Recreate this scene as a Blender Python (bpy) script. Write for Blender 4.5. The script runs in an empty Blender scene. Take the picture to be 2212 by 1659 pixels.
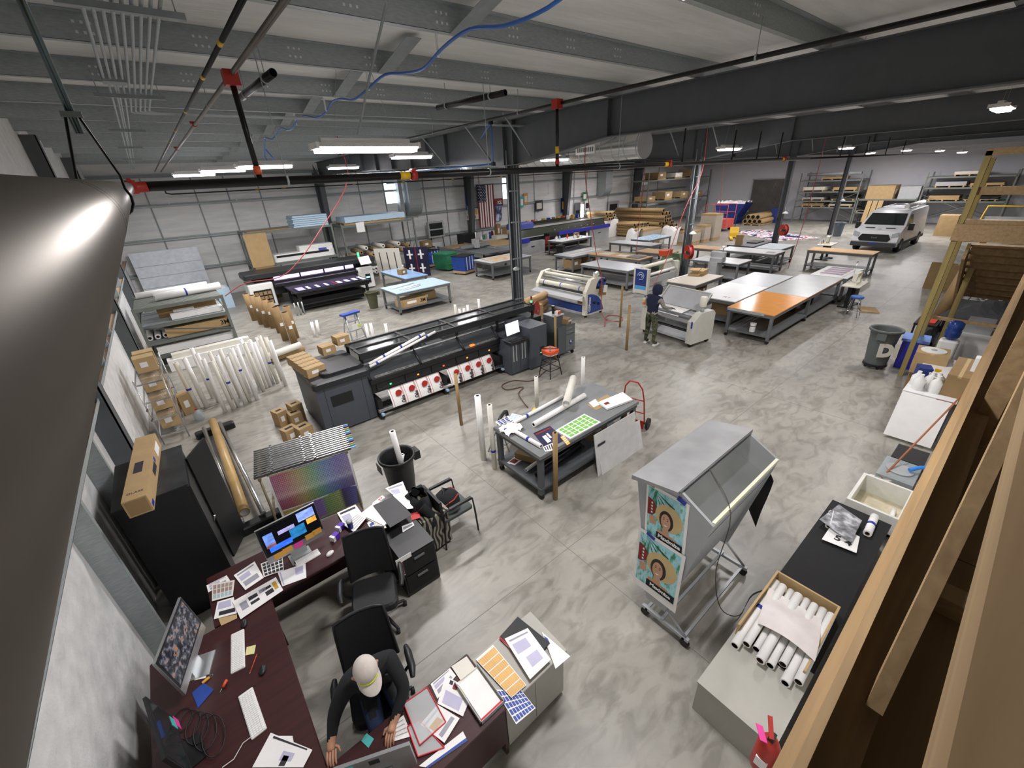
import bpy, math, random
from mathutils import Vector, Matrix, Euler
random.seed(11)
SC = bpy.context.scene
COL = SC.collection
PI = math.pi

# ---------------------------------------------------------------- camera
H = 4.7
FPX = 893.9
YAW, PITCH, ROLL = 0.66404, 0.45825, -0.05765
FWD = Vector((math.sin(YAW) * math.cos(PITCH), math.cos(YAW) * math.cos(PITCH), -math.sin(PITCH)))
_r = Vector((math.cos(YAW), -math.sin(YAW), 0))
_u = _r.cross(FWD)
RGT = math.cos(ROLL) * _r + math.sin(ROLL) * _u
UPV = -math.sin(ROLL) * _r + math.cos(ROLL) * _u
cam_data = bpy.data.cameras.new('camera')
cam_data.sensor_width = 36.0
cam_data.sensor_fit = 'HORIZONTAL'
cam_data.lens = 36.0 * FPX / 2212.0
cam_data.clip_start = 0.01
cam_data.clip_end = 300
cam = bpy.data.objects.new('camera', cam_data)
cam.matrix_world = Matrix(((RGT.x, UPV.x, -FWD.x, 0), (RGT.y, UPV.y, -FWD.y, 0), (RGT.z, UPV.z, -FWD.z, H), (0, 0, 0, 1)))
COL.objects.link(cam)
SC.camera = cam


def ray(px, py):
    return RGT * ((px - 1106) / FPX) - UPV * ((py - 829.5) / FPX) + FWD


def G(px, py, z=0.0):
    """photo pixel -> point on the horizontal plane at height z"""
    d = ray(px, py)
    return Vector((0, 0, H)) + d * ((z - H) / d.z)


def GY(px, py, y):
    d = ray(px, py)
    return Vector((0, 0, H)) + d * (y / d.y)


def GX(px, py, x):
    d = ray(px, py)
    return Vector((0, 0, H)) + d * (x / d.x)


# ---------------------------------------------------------------- world, light, exposure
w = bpy.data.worlds.new('world')
SC.world = w
w.use_nodes = True
w.node_tree.nodes['Background'].inputs[0].default_value = (0.80, 0.90, 1.0, 1)
w.node_tree.nodes['Background'].inputs[1].default_value = 6.0
SC.view_settings.view_transform = 'Standard'
SC.view_settings.look = 'None'
SC.view_settings.exposure = 0.38
SC.view_settings.gamma = 1.0
SC.view_settings.use_curve_mapping = False
LAMP_W = 130.0      # watts of each high bay lamp


# ---------------------------------------------------------------- materials
def lin(h):
    if isinstance(h, str):
        h = h.lstrip('#')
        c = [int(h[i:i + 2], 16) / 255 for i in (0, 2, 4)]
        return tuple((x / 12.92 if x <= 0.04045 else ((x + 0.055) / 1.055) ** 2.4) for x in c)
    return tuple(h)


MATS = {}


def mat(name, hexc, rough=0.6, metal=0.0, var=0.08, scale=6.0, bump=0.0, stretch=None, alpha=1.0, spec=0.5, emit=0.0, trans=0.0):
    if name in MATS:
        return MATS[name]
    m = bpy.data.materials.new(name)
    m.use_nodes = True
    nt = m.node_tree
    b = nt.nodes['Principled BSDF']
    c = lin(hexc)
    b.inputs['Roughness'].default_value = rough
    b.inputs['Metallic'].default_value = metal
    b.inputs['Specular IOR Level'].default_value = spec
    b.inputs['Alpha'].default_value = alpha
    if trans:
        b.inputs['Transmission Weight'].default_value = trans
    tc = nt.nodes.new('ShaderNodeTexCoord')
    nz = nt.nodes.new('ShaderNodeTexNoise')
    nz.inputs['Scale'].default_value = scale
    nz.inputs['Detail'].default_value = 5
    if stretch:
        mp = nt.nodes.new('ShaderNodeMapping')
        mp.inputs['Scale'].default_value = stretch
        nt.links.new(tc.outputs['Object'], mp.inputs['Vector'])
        nt.links.new(mp.outputs['Vector'], nz.inputs['Vector'])
    else:
        nt.links.new(tc.outputs['Object'], nz.inputs['Vector'])
    rp = nt.nodes.new('ShaderNodeValToRGB')
    rp.color_ramp.elements[0].position = 0.3
    rp.color_ramp.elements[1].position = 0.7
    rp.color_ramp.elements[0].color = tuple(max(0, x * (1 - var)) for x in c) + (1,)
    rp.color_ramp.elements[1].color = tuple(min(1, x * (1 + var)) for x in c) + (1,)
    nt.links.new(nz.outputs['Fac'], rp.inputs['Fac'])
    nt.links.new(rp.outputs['Color'], b.inputs['Base Color'])
    if bump:
        bp = nt.nodes.new('ShaderNodeBump')
        bp.inputs['Strength'].default_value = bump
        bp.inputs['Distance'].default_value = 0.02
        nt.links.new(nz.outputs['Fac'], bp.inputs['Height'])
        nt.links.new(bp.outputs['Normal'], b.inputs['Normal'])
    if emit:
        nt.links.new(rp.outputs['Color'], b.inputs['Emission Color'])
        b.inputs['Emission Strength'].default_value = emit
    MATS[name] = m
    return m


def nodes_of(name, rough=0.6, metal=0.0):
    m = bpy.data.materials.new(name)
    m.use_nodes = True
    b = m.node_tree.nodes['Principled BSDF']
    b.inputs['Roughness'].default_value = rough
    b.inputs['Metallic'].default_value = metal
    MATS[name] = m
    return m, m.node_tree, b


def ramp(nt, stops, interp='LINEAR'):
    r = nt.nodes.new('ShaderNodeValToRGB')
    r.color_ramp.interpolation = interp
    e = r.color_ramp.elements
    while len(e) < len(stops):
        e.new(0.5)
    for i, (p, c) in enumerate(stops):
        e[i].position = p
        e[i].color = lin(c) + (1,)
    return r


def concrete():
    m, nt, b = nodes_of('concrete', 0.38)
    tc = nt.nodes.new('ShaderNodeTexCoord')
    n1 = nt.nodes.new('ShaderNodeTexNoise'); n1.inputs['Scale'].default_value = 0.9; n1.inputs['Detail'].default_value = 9; n1.inputs['Roughness'].default_value = 0.62; n1.inputs['Distortion'].default_value = 0.4
    n2 = nt.nodes.new('ShaderNodeTexNoise'); n2.inputs['Scale'].default_value = 3.2; n2.inputs['Detail'].default_value = 6; n2.inputs['Distortion'].default_value = 1.2
    nt.links.new(tc.outputs['Object'], n1.inputs['Vector'])
    mp = nt.nodes.new('ShaderNodeMapping'); mp.inputs['Scale'].default_value = (0.7, 1.5, 1)
    nt.links.new(tc.outputs['Object'], mp.inputs['Vector']); nt.links.new(mp.outputs['Vector'], n2.inputs['Vector'])
    r1 = ramp(nt, [(0.3, '#86837b'), (0.5, '#97948b'), (0.62, '#a09c92'), (0.75, '#aca79b')])
    r2 = ramp(nt, [(0.35, '#9b9790'), (0.55, '#ffffff'), (0.7, '#ffffff')])
    nt.links.new(n1.outputs['Fac'], r1.inputs['Fac']); nt.links.new(n2.outputs['Fac'], r2.inputs['Fac'])
    mx = nt.nodes.new('ShaderNodeMix'); mx.data_type = 'RGBA'; mx.blend_type = 'MULTIPLY'; mx.inputs['Factor'].default_value = 0.45
    nt.links.new(r1.outputs['Color'], mx.inputs['A']); nt.links.new(r2.outputs['Color'], mx.inputs['B'])
    nt.links.new(mx.outputs['Result'], b.inputs['Base Color'])
    rr = nt.nodes.new('ShaderNodeMapRange'); rr.inputs['To Min'].default_value = 0.28; rr.inputs['To Max'].default_value = 0.5
    nt.links.new(n2.outputs['Fac'], rr.inputs['Value']); nt.links.new(rr.outputs['Result'], b.inputs['Roughness'])
    return m


def wood(name, a, c, axis=0, rough=0.7, scale=1.0):
    m, nt, b = nodes_of(name, rough)
    tc = nt.nodes.new('ShaderNodeTexCoord')
    mp = nt.nodes.new('ShaderNodeMapping')
    s = [14.0, 14.0, 14.0]; s[axis] = 0.7
    mp.inputs['Scale'].default_value = [x * scale for x in s]
    n = nt.nodes.new('ShaderNodeTexNoise'); n.inputs['Scale'].default_value = 1.6; n.inputs['Detail'].default_value = 6; n.inputs['Distortion'].default_value = 0.6
    nt.links.new(tc.outputs['Object'], mp.inputs['Vector']); nt.links.new(mp.outputs['Vector'], n.inputs['Vector'])
    r = ramp(nt, [(0.25, a), (0.75, c)])
    nt.links.new(n.outputs['Fac'], r.inputs['Fac']); nt.links.new(r.outputs['Color'], b.inputs['Base Color'])
    return m


def insulation():
    m, nt, b = nodes_of('insulation', 0.42)
    tc = nt.nodes.new('ShaderNodeTexCoord')
    mp = nt.nodes.new('ShaderNodeMapping'); mp.inputs['Scale'].default_value = (0.5, 3.0, 3.0)
    n = nt.nodes.new('ShaderNodeTexNoise'); n.inputs['Scale'].default_value = 1.5; n.inputs['Detail'].default_value = 5
    nt.links.new(tc.outputs['Object'], mp.inputs['Vector']); nt.links.new(mp.outputs['Vector'], n.inputs['Vector'])
    r = ramp(nt, [(0.3, '#d4d5d3'), (0.7, '#e9e9e7')])
    nt.links.new(n.outputs['Fac'], r.inputs['Fac']); nt.links.new(r.outputs['Color'], b.inputs['Base Color'])
    bp = nt.nodes.new('ShaderNodeBump'); bp.inputs['Strength'].default_value = 0.5; bp.inputs['Distance'].default_value = 0.05
    nt.links.new(n.outputs['Fac'], bp.inputs['Height']); nt.links.new(bp.outputs['Normal'], b.inputs['Normal'])
    return m


def camo():
    m, nt, b = nodes_of('camouflage', 0.85)
    tc = nt.nodes.new('ShaderNodeTexCoord'); n = nt.nodes.new('ShaderNodeTexNoise'); n.inputs['Scale'].default_value = 9
    nt.links.new(tc.outputs['Object'], n.inputs['Vector'])
    r = ramp(nt, [(0.0, '#22241c'), (0.42, '#434a33'), (0.52, '#5c5f45'), (0.6, '#2f3426')], 'CONSTANT')
    nt.links.new(n.outputs['Fac'], r.inputs['Fac']); nt.links.new(r.outputs['Color'], b.inputs['Base Color'])
    return m


def zebra():
    m, nt, b = nodes_of('zebra_cloth', 0.85)
    tc = nt.nodes.new('ShaderNodeTexCoord'); n = nt.nodes.new('ShaderNodeTexWave'); n.inputs['Scale'].default_value = 5; n.inputs['Distortion'].default_value = 7; n.inputs['Detail'].default_value = 1.5
    nt.links.new(tc.outputs['Object'], n.inputs['Vector'])
    r = ramp(nt, [(0.0, '#26241f'), (0.5, '#8f8a7c')], 'CONSTANT')
    nt.links.new(n.outputs['Fac'], r.inputs['Fac']); nt.links.new(r.outputs['Color'], b.inputs['Base Color'])
    return m


def chart_mat(name, stops, nx, nz, line='#22202a', lw=0.16, axis='X', size=(1, 1), dark=None):
    """printed colour chart: hue ramp over the sheet's own width, cut by a grid; local coords 0..size"""
    m, nt, b = nodes_of(name, 0.35)
    tc = nt.nodes.new('ShaderNodeTexCoord'); sp = nt.nodes.new('ShaderNodeSeparateXYZ')
    nt.links.new(tc.outputs['Generated'], sp.inputs['Vector'])
    r = ramp(nt, stops)
    nt.links.new(sp.outputs[axis], r.inputs['Fac'])
    col = r.outputs['Color']
    if dark:
        r2 = ramp(nt, dark)
        nt.links.new(sp.outputs['Z' if axis == 'X' else 'Y'], r2.inputs['Fac'])
        mx = nt.nodes.new('ShaderNodeMix'); mx.data_type = 'RGBA'; mx.blend_type = 'MIX'; mx.inputs['Factor'].default_value = 0.5
        nt.links.new(col, mx.inputs['A']); nt.links.new(r2.outputs['Color'], mx.inputs['B']); col = mx.outputs['Result']
    fac = None
    for ax, n in ((('X', nx), ('Z', nz)) if axis == 'X' else (('X', nx), ('Y', nz))):
        a = nt.nodes.new('ShaderNodeMath'); a.operation = 'MULTIPLY'; a.inputs[1].default_value = n
        f = nt.nodes.new('ShaderNodeMath'); f.operation = 'FRACT'
        l = nt.nodes.new('ShaderNodeMath'); l.operation = 'LESS_THAN'; l.inputs[1].default_value = lw
        nt.links.new(sp.outputs[ax], a.inputs[0]); nt.links.new(a.outputs[0], f.inputs[0]); nt.links.new(f.outputs[0], l.inputs[0])
        if fac is None:
            fac = l
        else:
            mx = nt.nodes.new('ShaderNodeMath'); mx.operation = 'MAXIMUM'
            nt.links.new(fac.outputs[0], mx.inputs[0]); nt.links.new(l.outputs[0], mx.inputs[1]); fac = mx
    mx = nt.nodes.new('ShaderNodeMix'); mx.data_type = 'RGBA'
    nt.links.new(fac.outputs[0], mx.inputs['Factor']); nt.links.new(col, mx.inputs['A']); mx.inputs['B'].default_value = lin(line) + (1,)
    nt.links.new(mx.outputs['Result'], b.inputs['Base Color'])
    return m


def print_mat(name, stops, scale=6, stretch=(1, 1, 1), rough=0.4, interp='CONSTANT', emit=0.0):
    """flat print / screen: coloured patches from stretched noise in the object's own coordinates"""
    m, nt, b = nodes_of(name, rough)
    tc = nt.nodes.new('ShaderNodeTexCoord'); mp = nt.nodes.new('ShaderNodeMapping'); mp.inputs['Scale'].default_value = stretch
    n = nt.nodes.new('ShaderNodeTexNoise'); n.inputs['Scale'].default_value = scale; n.inputs['Detail'].default_value = 3
    nt.links.new(tc.outputs['Object'], mp.inputs['Vector']); nt.links.new(mp.outputs['Vector'], n.inputs['Vector'])
    r = ramp(nt, stops, interp)
    nt.links.new(n.outputs['Fac'], r.inputs['Fac']); nt.links.new(r.outputs['Color'], b.inputs['Base Color'])
    if emit:
        nt.links.new(r.outputs['Color'], b.inputs['Emission Color']); b.inputs['Emission Strength'].default_value = emit
    return m


def led_mat(name, c, s):
    m, nt, b = nodes_of(name, 0.4)
    b.inputs['Base Color'].default_value = lin(c) + (1,)
    b.inputs['Emission Color'].default_value = lin(c) + (1,)
    b.inputs['Emission Strength'].default_value = s
    return m


CONC = concrete(); INSUL = insulation(); CAMO = camo(); ZEBRA = zebra()
WHITEWALL = mat('painted_wall', '#cfcfd6', 0.7, var=0.03, scale=1.5)
DRYWALL = mat('drywall', '#dcdcd8', 0.8, var=0.03)
GALV = mat('galvanised_steel', '#a3abac', 0.5, 0.3, 0.12, 14, stretch=(1, 4, 4))
GALVD = mat('dull_galvanised', '#8d9596', 0.55, 0.25, 0.1, 9)
DSTEEL = mat('dark_grey_paint', '#55595c', 0.55, 0.1, 0.06, 5)
DSTEEL2 = mat('charcoal_paint', '#54585b', 0.5, 0.1, 0.06, 5)
TSTEEL = mat('table_grey_paint', '#6a6e6f', 0.5, 0.15, 0.08, 7)
RSTEEL = mat('rack_grey_green', '#6f746d', 0.5, 0.2, 0.08, 7)
LSTEEL = mat('light_grey_paint', '#a9abac', 0.5, 0.1, 0.05, 5)
CHROME = mat('bright_metal', '#c9cbcc', 0.22, 0.9, 0.05, 10)
ALU = mat('aluminium', '#b9bcbd', 0.35, 0.8, 0.05, 10)
BLACK = mat('black_plastic', '#17181a', 0.45, 0, 0.1, 8)
BLACKM = mat('black_matt', '#0f0f10', 0.8, 0, 0.12, 12)
BPIPE = mat('black_pipe', '#232323', 0.32, 0.5, 0.15, 9)
NPIPE = mat('raw_steel_pipe', '#77736d', 0.34, 0.7, 0.12, 5, stretch=(1, 0.4, 1))
REDP = mat('red_paint', '#a8281c', 0.45, 0, 0.1, 10)
REDD = mat('dark_red', '#7c1d1a', 0.5, 0, 0.12, 10)
ORANGE = mat('orange', '#d9552b', 0.5, 0, 0.08, 8)
BLUE = mat('blue', '#24479c', 0.5, 0, 0.1, 6)
BLUED = mat('deep_blue', '#1c2f74', 0.5, 0, 0.1, 6)
BLUEL = mat('pale_blue', '#a9c4dd', 0.55, 0, 0.05, 5)
TAPE = mat('blue_tape', '#26349b', 0.5, 0, 0.06, 9)
GREEN = mat('green', '#2c7a55', 0.55, 0, 0.1, 7)
MGREEN = mat('machine_green', '#6e8a62', 0.5, 0, 0.08, 7)
OLIVE = mat('olive', '#50513c', 0.6, 0, 0.1, 7)
YELLOW = mat('yellow', '#e0b41e', 0.5, 0, 0.08, 7)
WHITE = mat('white_plastic', '#e4e4e0', 0.45, 0, 0.04, 5)
CREAM = mat('cream_paint', '#dedbca', 0.45, 0, 0.04, 5)
PAPER = mat('white_paper', '#ecebe8', 0.65, 0, 0.03, 6)
PAPER2 = mat('offwhite_paper', '#dcd8cc', 0.65, 0, 0.04, 6)
KRAFT = mat('kraft_paper', '#9d8258', 0.75, 0, 0.1, 10, stretch=(1, 1, 0.2))
KCORE = mat('kraft_core_hole', '#4a3322', 0.9, 0, 0.1, 10)
CARD = mat('cardboard', '#ab9066', 0.8, 0, 0.08, 5)
CARD2 = mat('brown_cardboard', '#8f754f', 0.8, 0, 0.1, 5)
CARDP = mat('pale_cardboard', '#b99e72', 0.8, 0, 0.07, 5)
BTOP = mat('beige_board_top', '#d2ab7c', 0.6, 0, 0.06, 4, stretch=(0.5, 6, 6))
GTOP = mat('pale_grey_laminate', '#c5c8cb', 0.32, 0, 0.04, 3)
GTOP2 = mat('grey_laminate', '#a9abab', 0.3, 0, 0.08, 2)
WTOP = mat('white_laminate', '#e2e3e3', 0.32, 0, 0.03, 3)
SPECK = mat('speckled_top', '#b9b2a5', 0.5, 0, 0.1, 40)
OTOP = mat('orange_laminate', '#e39a4c', 0.16, 0, 0.07, 5)
DTOP = mat('scuffed_grey_top', '#7c7f7f', 0.38, 0, 0.14, 3)
MAHOG = wood('mahogany_laminate', '#33161a', '#43201f', 0, 0.4)
PINE = wood('pine_lumber', '#8d7350', '#ab9068', 0, 0.75)
PINEZ = wood('pine_upright', '#857747', '#a39158', 2, 0.75)
PLY = wood('plywood', '#7a6140', '#957a52', 0, 0.8, 0.5)
PALLET = wood('pallet_wood', '#a98c62', '#c2a67a', 0, 0.8)
FOAMB = mat('blue_foam_board', '#b9d2e4', 0.6, 0, 0.05, 3)
RUBBER = mat('rubber', '#1b1b1c', 0.7, 0, 0.1, 8)
FABRIC = mat('black_mesh_fabric', '#101113', 0.9, 0, 0.2, 40)
LEATH = mat('black_upholstery', '#17191b', 0.6, 0, 0.12, 14)
NAVY = mat('navy_cloth', '#161c38', 0.85, 0, 0.12, 14)
BLKCL = mat('black_cloth', '#131619', 0.9, 0, 0.2, 12)
HGREY = mat('heather_grey_cloth', '#8d8a82', 0.9, 0, 0.12, 20)
SKIN = mat('skin', '#b98a6d', 0.55, 0, 0.06, 12)
SKIND = mat('dark_skin', '#4d3327', 0.55, 0, 0.06, 12)
DENIM = mat('blue_denim', '#1c2c4c', 0.85, 0, 0.12, 16)
HAIR = mat('dark_blond_hair', '#4a3c2c', 0.8, 0, 0.2, 30)
CAPM = mat('pale_grey_cap', '#c9c0b8', 0.85, 0, 0.06, 20)
GLASS = mat('tinted_glass', '#222a2a', 0.08, 0, 0.1, 3)
SMOKE = mat('smoked_acrylic', '#4b4f52', 0.12, 0, 0.05, 3, alpha=0.45)
CLEAR = mat('clear_film', '#e8ecec', 0.15, 0, 0.04, 4, alpha=0.35)
CLEARP = mat('translucent_plastic', '#b9c2c4', 0.2, 0, 0.05, 4, alpha=0.6)
WATERB = mat('blue_bottle', '#27458c', 0.12, 0, 0.15, 6, alpha=0.85)
HPGREY = mat('printer_slate', '#4a4f57', 0.45, 0.1, 0.05, 6)
HPDARK = mat('printer_dark', '#26282a', 0.45, 0.1, 0.08, 6)
UVBLUE = mat('printer_blue', '#2b2fa6', 0.4, 0, 0.08, 6)
UVBLUE2 = mat('hood_blue', '#4a55a8', 0.35, 0, 0.06, 6)
LAMB = mat('laminator_blue', '#32509a', 0.4, 0, 0.08, 6)
OFFW = mat('pale_grey_machine', '#c9c8bd', 0.45, 0, 0.04, 6)
LEDW = led_mat('lamp_tube', '#fff6fb', 14.0)
LEDP = led_mat('pinkish_led', '#d9b8ff', 1.8)
LEDG = led_mat('green_led', '#38e070', 3.0)
LEDR = led_mat('red_led', '#ff4020', 3.0)
LEDO = led_mat('orange_led', '#ff7a20', 2.5)
LEDB = led_mat('cyan_led', '#7ae0ff', 3.0)
SCRW = print_mat('pale_screen', [(0, '#c9d6f0'), (0.5, '#e8ecf8'), (0.62, '#e9c9d2')], 14, (1, 1, 3), 0.3, emit=0.9)


# ---------------------------------------------------------------- mesh builder
class B:
    def __init__(self):
        self.v = []; self.f = []; self.mi = []; self.sm = []; self.cur = 0; self.smooth = False

    def m(self, i):
        self.cur = i
        return self

    def add(self, vs, fs, smooth=None):
        o = len(self.v)
        self.v += [tuple(p) for p in vs]
        for f in fs:
            self.f.append(tuple(o + i for i in f)); self.mi.append(self.cur); self.sm.append(self.smooth if smooth is None else smooth)
        return self

    def box(self, x0, x1, y0, y1, z0, z1):
        vs = [(x0, y0, z0), (x1, y0, z0), (x1, y1, z0), (x0, y1, z0), (x0, y0, z1), (x1, y0, z1), (x1, y1, z1), (x0, y1, z1)]
        return self.add(vs, [(3, 2, 1, 0), (4, 5, 6, 7), (0, 1, 5, 4), (1, 2, 6, 5), (2, 3, 7, 6), (3, 0, 4, 7)], False)

    def ob(self, c, s, rot=(0, 0, 0)):
        """box by centre, size and euler rotation"""
        R = Euler(rot).to_matrix(); c = Vector(c)
        vs = [c + R @ Vector((s[0] * a / 2, s[1] * b / 2, s[2] * d / 2)) for d in (-1, 1) for b in (-1, 1) for a in (-1, 1)]
        return self.add(vs, [(0, 2, 3, 1), (4, 5, 7, 6), (0, 1, 5, 4), (1, 3, 7, 5), (3, 2, 6, 7), (2, 0, 4, 6)], False)

    def rbox(self, x0, x1, y0, y1, z0, z1, r=0.02):
        """box with rounded vertical edges and a chamfered top"""
        pts = []
        for cx, cy, a0 in ((x1 - r, y1 - r, 0), (x0 + r, y1 - r, 90), (x0 + r, y0 + r, 180), (x1 - r, y0 + r, 270)):
            for k in range(4):
                a = math.radians(a0 + 30 * k)
                pts.append((cx + r * math.cos(a), cy + r * math.sin(a)))
        mx, my = (x0 + x1) / 2, (y0 + y1) / 2
        c = min(r, (z1 - z0) * 0.4) * 0.5
        def ins(p):
            return (p[0] + math.copysign(c, mx - p[0]), p[1] + math.copysign(c, my - p[1]))
        n = len(pts)
        vs = [(p[0], p[1], z0) for p in pts] + [(p[0], p[1], z1 - c) for p in pts] + [ins(p) + (z1,) for p in pts]
        fs = [tuple(reversed(range(n))), tuple(range(2 * n, 3 * n))]
        for k in range(2):
            for i in range(n):
                j = (i + 1) % n
                fs.append((k * n + i, k * n + j, (k + 1) * n + j, (k + 1) * n + i))
        return self.add(vs, fs, False)

    def cyl(self, a, b, r0, r1=None, n=12, caps=True):
        a = Vector(a); b = Vector(b); r1 = r0 if r1 is None else r1
        d = (b - a).normalized()
        u = d.orthogonal().normalized(); w_ = d.cross(u)
        vs = []
        for p, r in ((a, r0), (b, r1)):
            for i in range(n):
                t = 2 * PI * i / n
                vs.append(p + u * (r * math.cos(t)) + w_ * (r * math.sin(t)))
        self.add(vs, [(i, (i + 1) % n, n + (i + 1) % n, n + i) for i in range(n)], True)
        if caps:
            o = len(self.v) - 2 * n
            self.f.append(tuple(o + i for i in reversed(range(n)))); self.mi.append(self.cur); self.sm.append(False)
            self.f.append(tuple(o + n + i for i in range(n))); self.mi.append(self.cur); self.sm.append(False)
        return self

    def tube(self, a, b, r, ri, n=14, depth=0.06, mrim=0, mhole=1):
        """rolled tube: outer skin, rim rings at both ends, short dark bore"""
        a = Vector(a); b = Vector(b); d = (b - a).normalized()
        u = d.orthogonal().normalized(); w_ = d.cross(u)
        def ring(p, rr):
            return [p + u * (rr * math.cos(2 * PI * i / n)) + w_ * (rr * math.sin(2 * PI * i / n)) for i in range(n)]
        rings = [ring(a + d * depth, ri * 0.98), ring(a, ri), ring(a, r), ring(b, r), ring(b, ri), ring(b - d * depth, ri * 0.98)]
        ms = [mhole, mrim, 0, mrim, mhole]
        vs = [p for rg in rings for p in rg]
        o = len(self.v); self.v += [tuple(p) for p in vs]
        for k in range(5):
            for i in range(n):
                j = (i + 1) % n
                self.f.append((o + k * n + i, o + k * n + j, o + (k + 1) * n + j, o + (k + 1) * n + i)); self.mi.append(ms[k]); self.sm.append(k == 2)
        self.f.append(tuple(o + i for i in reversed(range(n)))); self.mi.append(mhole); self.sm.append(False)
        self.f.append(tuple(o + 5 * n + i for i in range(n))); self.mi.append(mhole); self.sm.append(False)
        return self

    def path(self, pts, r, n=6, closed=False):
        pts = [Vector(p) for p in pts]
        N = len(pts); rings = []
        prev = None
        for i, p in enumerate(pts):
            t = (pts[min(i + 1, N - 1)] - pts[max(i - 1, 0)])
            t = t.normalized() if t.length > 1e-9 else Vector((0, 0, 1))
            if prev is None:
                u = t.orthogonal().normalized()
            else:
                u = (prev - t * prev.dot(t))
                u = u.normalized() if u.length > 1e-6 else t.orthogonal().normalized()
            prev = u; w_ = t.cross(u)
            rr = r[i] if isinstance(r, (list, tuple)) else r
            rings.append([p + u * (rr * math.cos(2 * PI * k / n)) + w_ * (rr * math.sin(2 * PI * k / n)) for k in range(n)])
        vs = [q for rg in rings for q in rg]
        fs = [(i * n + k, i * n + (k + 1) % n, (i + 1) * n + (k + 1) % n, (i + 1) * n + k) for i in range(N - 1) for k in range(n)]
        self.add(vs, fs, True)
        self.add(rings[0], [tuple(reversed(range(n)))], False); self.add(rings[-1], [tuple(range(n))], False)
        return self

    def prism(self, prof, ax, t0, t1):
        """extrude a closed 2-D profile along axis ax ('x': prof=(y,z), 'y': prof=(x,z), 'z': prof=(x,y))"""
        def p3(q, t):
            return (t, q[0], q[1]) if ax == 'x' else ((q[0], t, q[1]) if ax == 'y' else (q[0], q[1], t))
        n = len(prof)
        vs = [p3(q, t0) for q in prof] + [p3(q, t1) for q in prof]
        fs = [tuple(range(n)), tuple(reversed(range(n, 2 * n)))] + [(i, n + i, n + (i + 1) % n, (i + 1) % n) for i in range(n)]
        return self.add(vs, fs, False)

    def lathe(self, prof, n=18, c=(0, 0, 0), capb=True, capt=True):
        vs = [(c[0] + r * math.cos(2 * PI * i / n), c[1] + r * math.sin(2 * PI * i / n), c[2] + z) for r, z in prof for i in range(n)]
        k = len(prof)
        fs = [(j * n + i, j * n + (i + 1) % n, (j + 1) * n + (i + 1) % n, (j + 1) * n + i) for j in range(k - 1) for i in range(n)]
        self.add(vs, fs, True)
        if capb: self.add(vs[:n], [tuple(reversed(range(n)))], False)
        if capt: self.add(vs[-n:], [tuple(range(n))], False)
        return self

    def sheet(self, pts, t=0.004):
        """flat polygon given as 3-D points, thickened along its normal"""
        P_ = [Vector(p) for p in pts]
        nrm = (P_[1] - P_[0]).cross(P_[2] - P_[0]).normalized()
        if nrm.z < 0: nrm = -nrm
        n = len(P_)
        vs = P_ + [p + nrm * t for p in P_]
        fs = [tuple(range(n)), tuple(range(n, 2 * n))] + [(i, (i + 1) % n, n + (i + 1) % n, n + i) for i in range(n)]
        return self.add(vs, fs, False)

    def grid(self, fn, nu, nv, t=0.0, smooth=True):
        """surface fn(u,v)->point, optionally doubled for thickness along z"""
        vs = [Vector(fn(i / nu, j / nv)) for j in range(nv + 1) for i in range(nu + 1)]
        fs = [(j * (nu + 1) + i, j * (nu + 1) + i + 1, (j + 1) * (nu + 1) + i + 1, (j + 1) * (nu + 1) + i) for j in range(nv) for i in range(nu)]
        return self.add(vs, fs, smooth)

    def mesh(self, name, mats):
        me = bpy.data.meshes.new(name)
        me.from_pydata(self.v, [], self.f)
        for m_ in (mats if isinstance(mats, (list, tuple)) else [mats]):
            me.materials.append(m_)
        me.polygons.foreach_set('material_index', self.mi)
        me.polygons.foreach_set('use_smooth', self.sm)
        me.update()
        return me

    def to(self, par, name, mats, label=None):
        """make this mesh a part of a thing (coordinates local to the thing)"""
        o = bpy.data.objects.new(name, self.mesh(name, mats))
        COL.objects.link(o); o.parent = par
        if label: o['label'] = label
        return o

    def one(self, name, label, cat, mats, loc=(0, 0, 0), rz=0.0, group=None, rot=None):
        """make this mesh a thing of its own"""
        o = bpy.data.objects.new(name, self.mesh(name, mats))
        COL.objects.link(o); o.location = loc; o.rotation_euler = rot or (0, 0, rz)
        o['label'] = label; o['category'] = cat
        if group: o['group'] = group
        return o

    def struct(self, name, mats, label=None):
        o = bpy.data.objects.new(name, self.mesh(name, mats))
        COL.objects.link(o); o['kind'] = 'structure'
        if label: o['label'] = label
        return o


def thing(name, label, cat, loc=(0, 0, 0), rz=0.0, group=None):
    o = bpy.data.objects.new(name, None)
    COL.objects.link(o)
    o.empty_display_size = 0.1
    o.location = loc; o.rotation_euler = (0, 0, rz)
    o['label'] = label; o['category'] = cat
    if group: o['group'] = group
    return o


def dup(o, loc=None, rz=None, label=None, group=None, par=None):
    c = o.copy(); COL.objects.link(c)
    if par is not None: c.parent = par
    if loc is not None: c.location = loc
    if rz is not None: c.rotation_euler = (0, 0, rz)
    if label: c['label'] = label
    if group: c['group'] = group
    for ch in list(o.children):
        dup(ch, par=c)
    return c


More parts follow.
